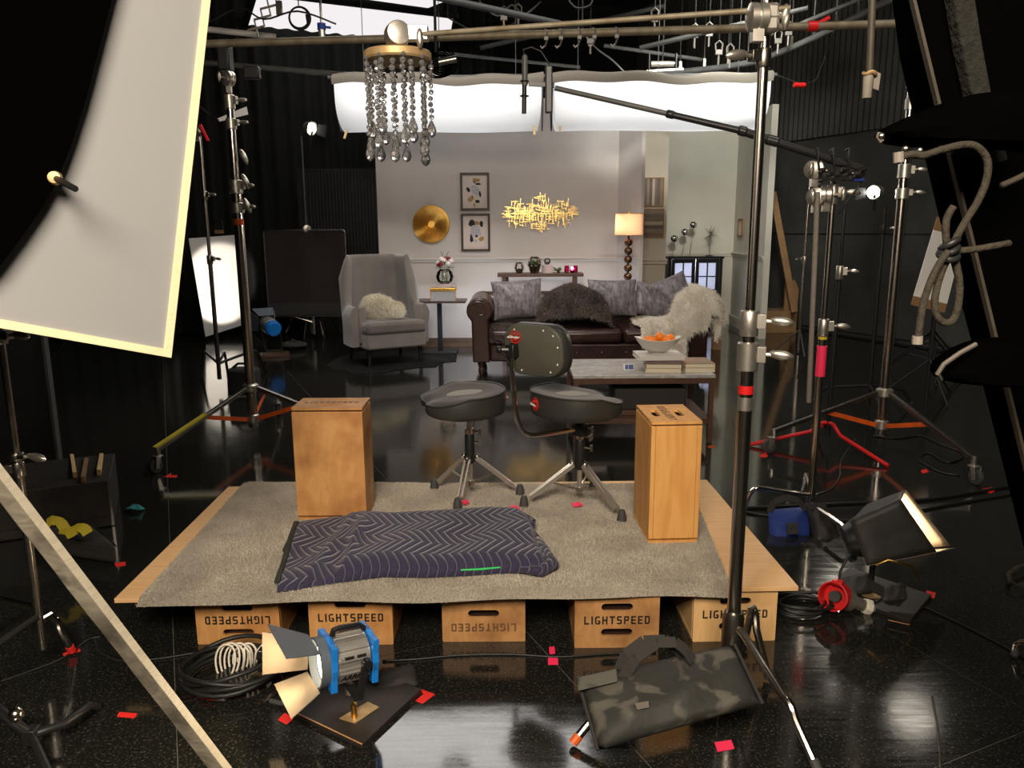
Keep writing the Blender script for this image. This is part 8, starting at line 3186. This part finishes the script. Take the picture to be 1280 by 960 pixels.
blob('upper_arm', ((1098, 169), (1104, 161), (1122, 152), (1148, 140), (1180, 128), (1215, 118), (1260, 114), (1290, 116), (1290, 190), (1262, 186), (1225, 186), (1180, 184), (1140, 183), (1112, 179)), ry - 0.10, 0.045, rp)
MB().tube([at(1100, 166, ry - 0.12), at(1098, 171, ry - 0.12), at(1102, 177, ry - 0.12)], 0.004, 6).build('worn_tip', M['worn'], rp)
blob('lower_arm', ((1172, 468), (1174, 460), (1185, 450), (1205, 437), (1225, 428), (1250, 424), (1300, 420), (1300, 482), (1250, 481), (1205, 478), (1178, 475)), ry - 0.10, 0.05, rp)
MB().tube([at(1176, 474, ry - 0.125), at(1172, 467, ry - 0.14), at(1180, 455, ry - 0.145), at(1200, 441, ry - 0.145), at(1220, 430, ry - 0.14)], 0.0035, 6).build('worn_edge', M['worn'], rp)
mb = MB()
for px, py in ((1102, 170), (1132, 186), (1150, 188), (1176, 186)):
    mb.ball(at(px, py, ry - 0.15), 0.005, 8, 6)
mb.build('bolt', M['chrome_dull'], rp)


def smooth_path(pts, y, n=6):
    P = [at(p[0], p[1], y + (p[2] if len(p) > 2 else 0)) for p in pts]
    Q = []
    for i in range(len(P) - 1):
        a, b, c, d = P[max(i - 1, 0)], P[i], P[i + 1], P[min(i + 2, len(P) - 1)]
        for k in range(n):
            u = k / n
            Q.append(0.5 * ((2 * b) + (c - a) * u + (2 * a - 5 * b + 4 * c - d) * u * u + (3 * b - a - 3 * c + d) * u ** 3))
    Q.append(P[-1])
    return Q


rope = thing('rope', 'tan rope looped and knotted, hanging from the arm of the black post', 'rope', at(1185, 310, ry - 0.18))
yr = ry - 0.19
MB().tube(smooth_path(((1124, 197), (1140, 193), (1156, 194), (1178, 187), (1205, 181), (1222, 184), (1234, 200), (1233, 225), (1222, 252), (1208, 275), (1196, 296), (1190, 312)), yr), 0.0052, 8).build('strand', M['rope'], rope, smooth=180)
MB().tube(smooth_path(((1192, 258, 0.01), (1184, 272, 0.01), (1182, 290, 0.01), (1184, 310, 0.01)), yr), 0.0052, 8).build('strand', M['rope'], rope, smooth=180)
MB().tube(smooth_path(((1186, 314), (1174, 330), (1162, 355), (1153, 385), (1147, 427)), yr - 0.01), 0.0052, 8).build('strand', M['rope'], rope, smooth=180)
MB().tube(smooth_path(((1188, 316), (1177, 340), (1169, 370), (1170, 392), (1180, 403), (1191, 400), (1198, 380), (1199, 350), (1192, 316)), yr), 0.0052, 8).build('strand', M['rope'], rope, smooth=180)
MB().tube(smooth_path(((1190, 314, 0.005), (1215, 312, 0.005), (1240, 308, 0.005), (1262, 304, 0.01)), yr), 0.0048, 8).build('strand', M['rope'], rope, smooth=180)
MB().tube(smooth_path(((1252, 232, 0.01), (1268, 225, 0.01), (1290, 214, 0.01)), yr), 0.0045, 8).build('strand', M['rope'], rope, smooth=180)
mb = MB()
kc_ = at(1186, 312, yr)
for k in range(3):
    mb.tube([kc_ + V(0.012 * math.cos(a) * (1 - 0.1 * k), 0.010 * math.sin(a), 0.006 * math.sin(a + k) + 0.008 * (k - 1)) for a in [2 * PI * j / 14 for j in range(14)]], 0.005, 7, closed=True)
mb.build('knot', M['cable'], rope, smooth=180)
MB().cyl(at(1147, 420, yr - 0.01), at(1146.5, 430, yr - 0.01), 0.0072, n=10).build('whipped_end', M['white_tape'], rope)
MB().cyl(at(1123, 190, yr), at(1123.5, 203, yr), 0.007, n=10).build('whipped_end', M['white_tape'], rope)

# hanging dark pole with a taped end
hpT, hpB = at(1092, -40, 1.75), at(1087, 92, 1.75)
hp9 = thing('hanging_pole', 'dark pole with a white taped end hanging down at the upper right', 'pole', hpB)
MB().cyl(hpB, hpT, 0.0075, n=12).build('pole', M['pole_dark'], hp9)
MB().lathe([(0.0095, 0.0), (0.0105, -0.004), (0.0095, -0.05), (0.0, -0.052)], hpB + V(-0.002, 0, 0.0), (0, 0, 1), 12).build('taped_end', M['white_tape'], hp9)
MB().tube([hpB + V(0.012 * math.cos(a), 0.012 * math.sin(a), 0.002 * math.sin(3 * a)) for a in [2 * PI * k / 16 for k in range(16)]], 0.004, 6, closed=True).build('tape_ring', M['gold_old'], hp9)
MB().prism([hpB + V(0.01, 0, 0.006), hpB + V(0.024, 0, 0.0), hpB + V(0.022, 0, -0.034), hpB + V(0.010, 0, -0.03)], (0, 0.002, 0)).build('tape_tail', M['white_tape'], hp9, smooth=0)

# bits at the right edge
lpz = 2.6
tag(MB().tube([fl(x, y, 0.03) for x, y in ((1290, 704), (1272, 710), (1261, 718), (1262, 728), (1276, 732), (1292, 728))], 0.010, 8).build('cable_loop', M['rope'], smooth=180), 'pale cable loop on the floor at the right edge', 'cable')
lg_ = thing('stand_leg', 'chrome stand leg poking in at the right edge of the floor', 'stand', fl(1280, 815))
MB().tube([fl(1268, 818, 0.012), fl(1270, 806, 0.03), fl(1278, 803, 0.06), fl(1310, 800, 0.10)], 0.012, 10).build('leg', M['chrome'], lg_, smooth=60)
MB().ball(fl(1268, 818, 0.014), 0.014, 10, 6).build('foot_cap', M['rubber'], lg_)

# ================================================================== tape marks
tape('floor_tape', 'red tape at the right corner of the board under the blue lamp', ((525, 861), (544, 868), (528, 880), (519, 876), (529, 868)), 'tape_red')
tape('floor_tape', 'red tape left of the board under the blue lamp', ((347, 900), (356, 891), (367, 898), (358, 906)), 'tape_red')
tape('floor_tape', 'small upper pink tape mark in front of the apple boxes', ((686, 809), (693, 808), (694, 817), (687, 818)), 'tape_pink')
tape('floor_tape', 'wider lower pink tape mark in front of the apple boxes', ((685, 822), (697, 822), (698, 831), (685, 831)), 'tape_pink')
tape('floor_tape', 'pink tape mark on the floor below the big sandbag', ((893, 928), (914, 925), (918, 936), (897, 940)), 'tape_pink')
tape('floor_tape', 'red tape at the right corner of the right lamp board', ((1158, 738), (1170, 741), (1168, 748), (1157, 746)), 'tape_red')
tape('floor_tape', 'red tape left of the platform beside the black case', ((143, 704), (157, 702), (157, 707), (145, 709)), 'tape_red')
tape('floor_tape', 'red tape on the dark floor left of the leaning batten', ((149, 890), (172, 892), (168, 898), (146, 896)), 'tape_red')
tape('floor_tape', 'pale red arrow tape behind the left end of the platform', ((205, 596), (215, 591), (213, 594), (222, 594), (221, 597), (212, 597)), 'tape_red')
tape('floor_tape', 'red tape by the left caster of the right rolling stand', ((948, 570), (958, 565), (960, 571), (955, 572)), 'tape_red')
tape('floor_tape', 'red tape on the floor right of the hooded lamp', ((1228, 611), (1240, 609), (1244, 614), (1238, 617)), 'tape_red')
tape('floor_tape', 'small red tape below the red-legged stand', ((1151, 588), (1158, 586), (1161, 590), (1153, 592)), 'tape_red')
tape('floor_tape', 'orange tape by the right front leg of the coffee table', ((884, 558), (892, 556), (894, 559), (886, 560)), 'orange_paint')
for pts, lab in ((((576, 626), (584, 624), (587, 629), (580, 631)), 'pink tape on the rug under the left drum throne'), (((636, 633), (646, 631), (650, 637), (638, 638)), 'pink tape on the rug between the two drum thrones'), (((714, 629), (725, 627), (729, 632), (717, 634)), 'pink tape on the rug under the right drum throne')):
    tape('rug_tape', lab, pts, 'tape_pink', PZ + 0.026)
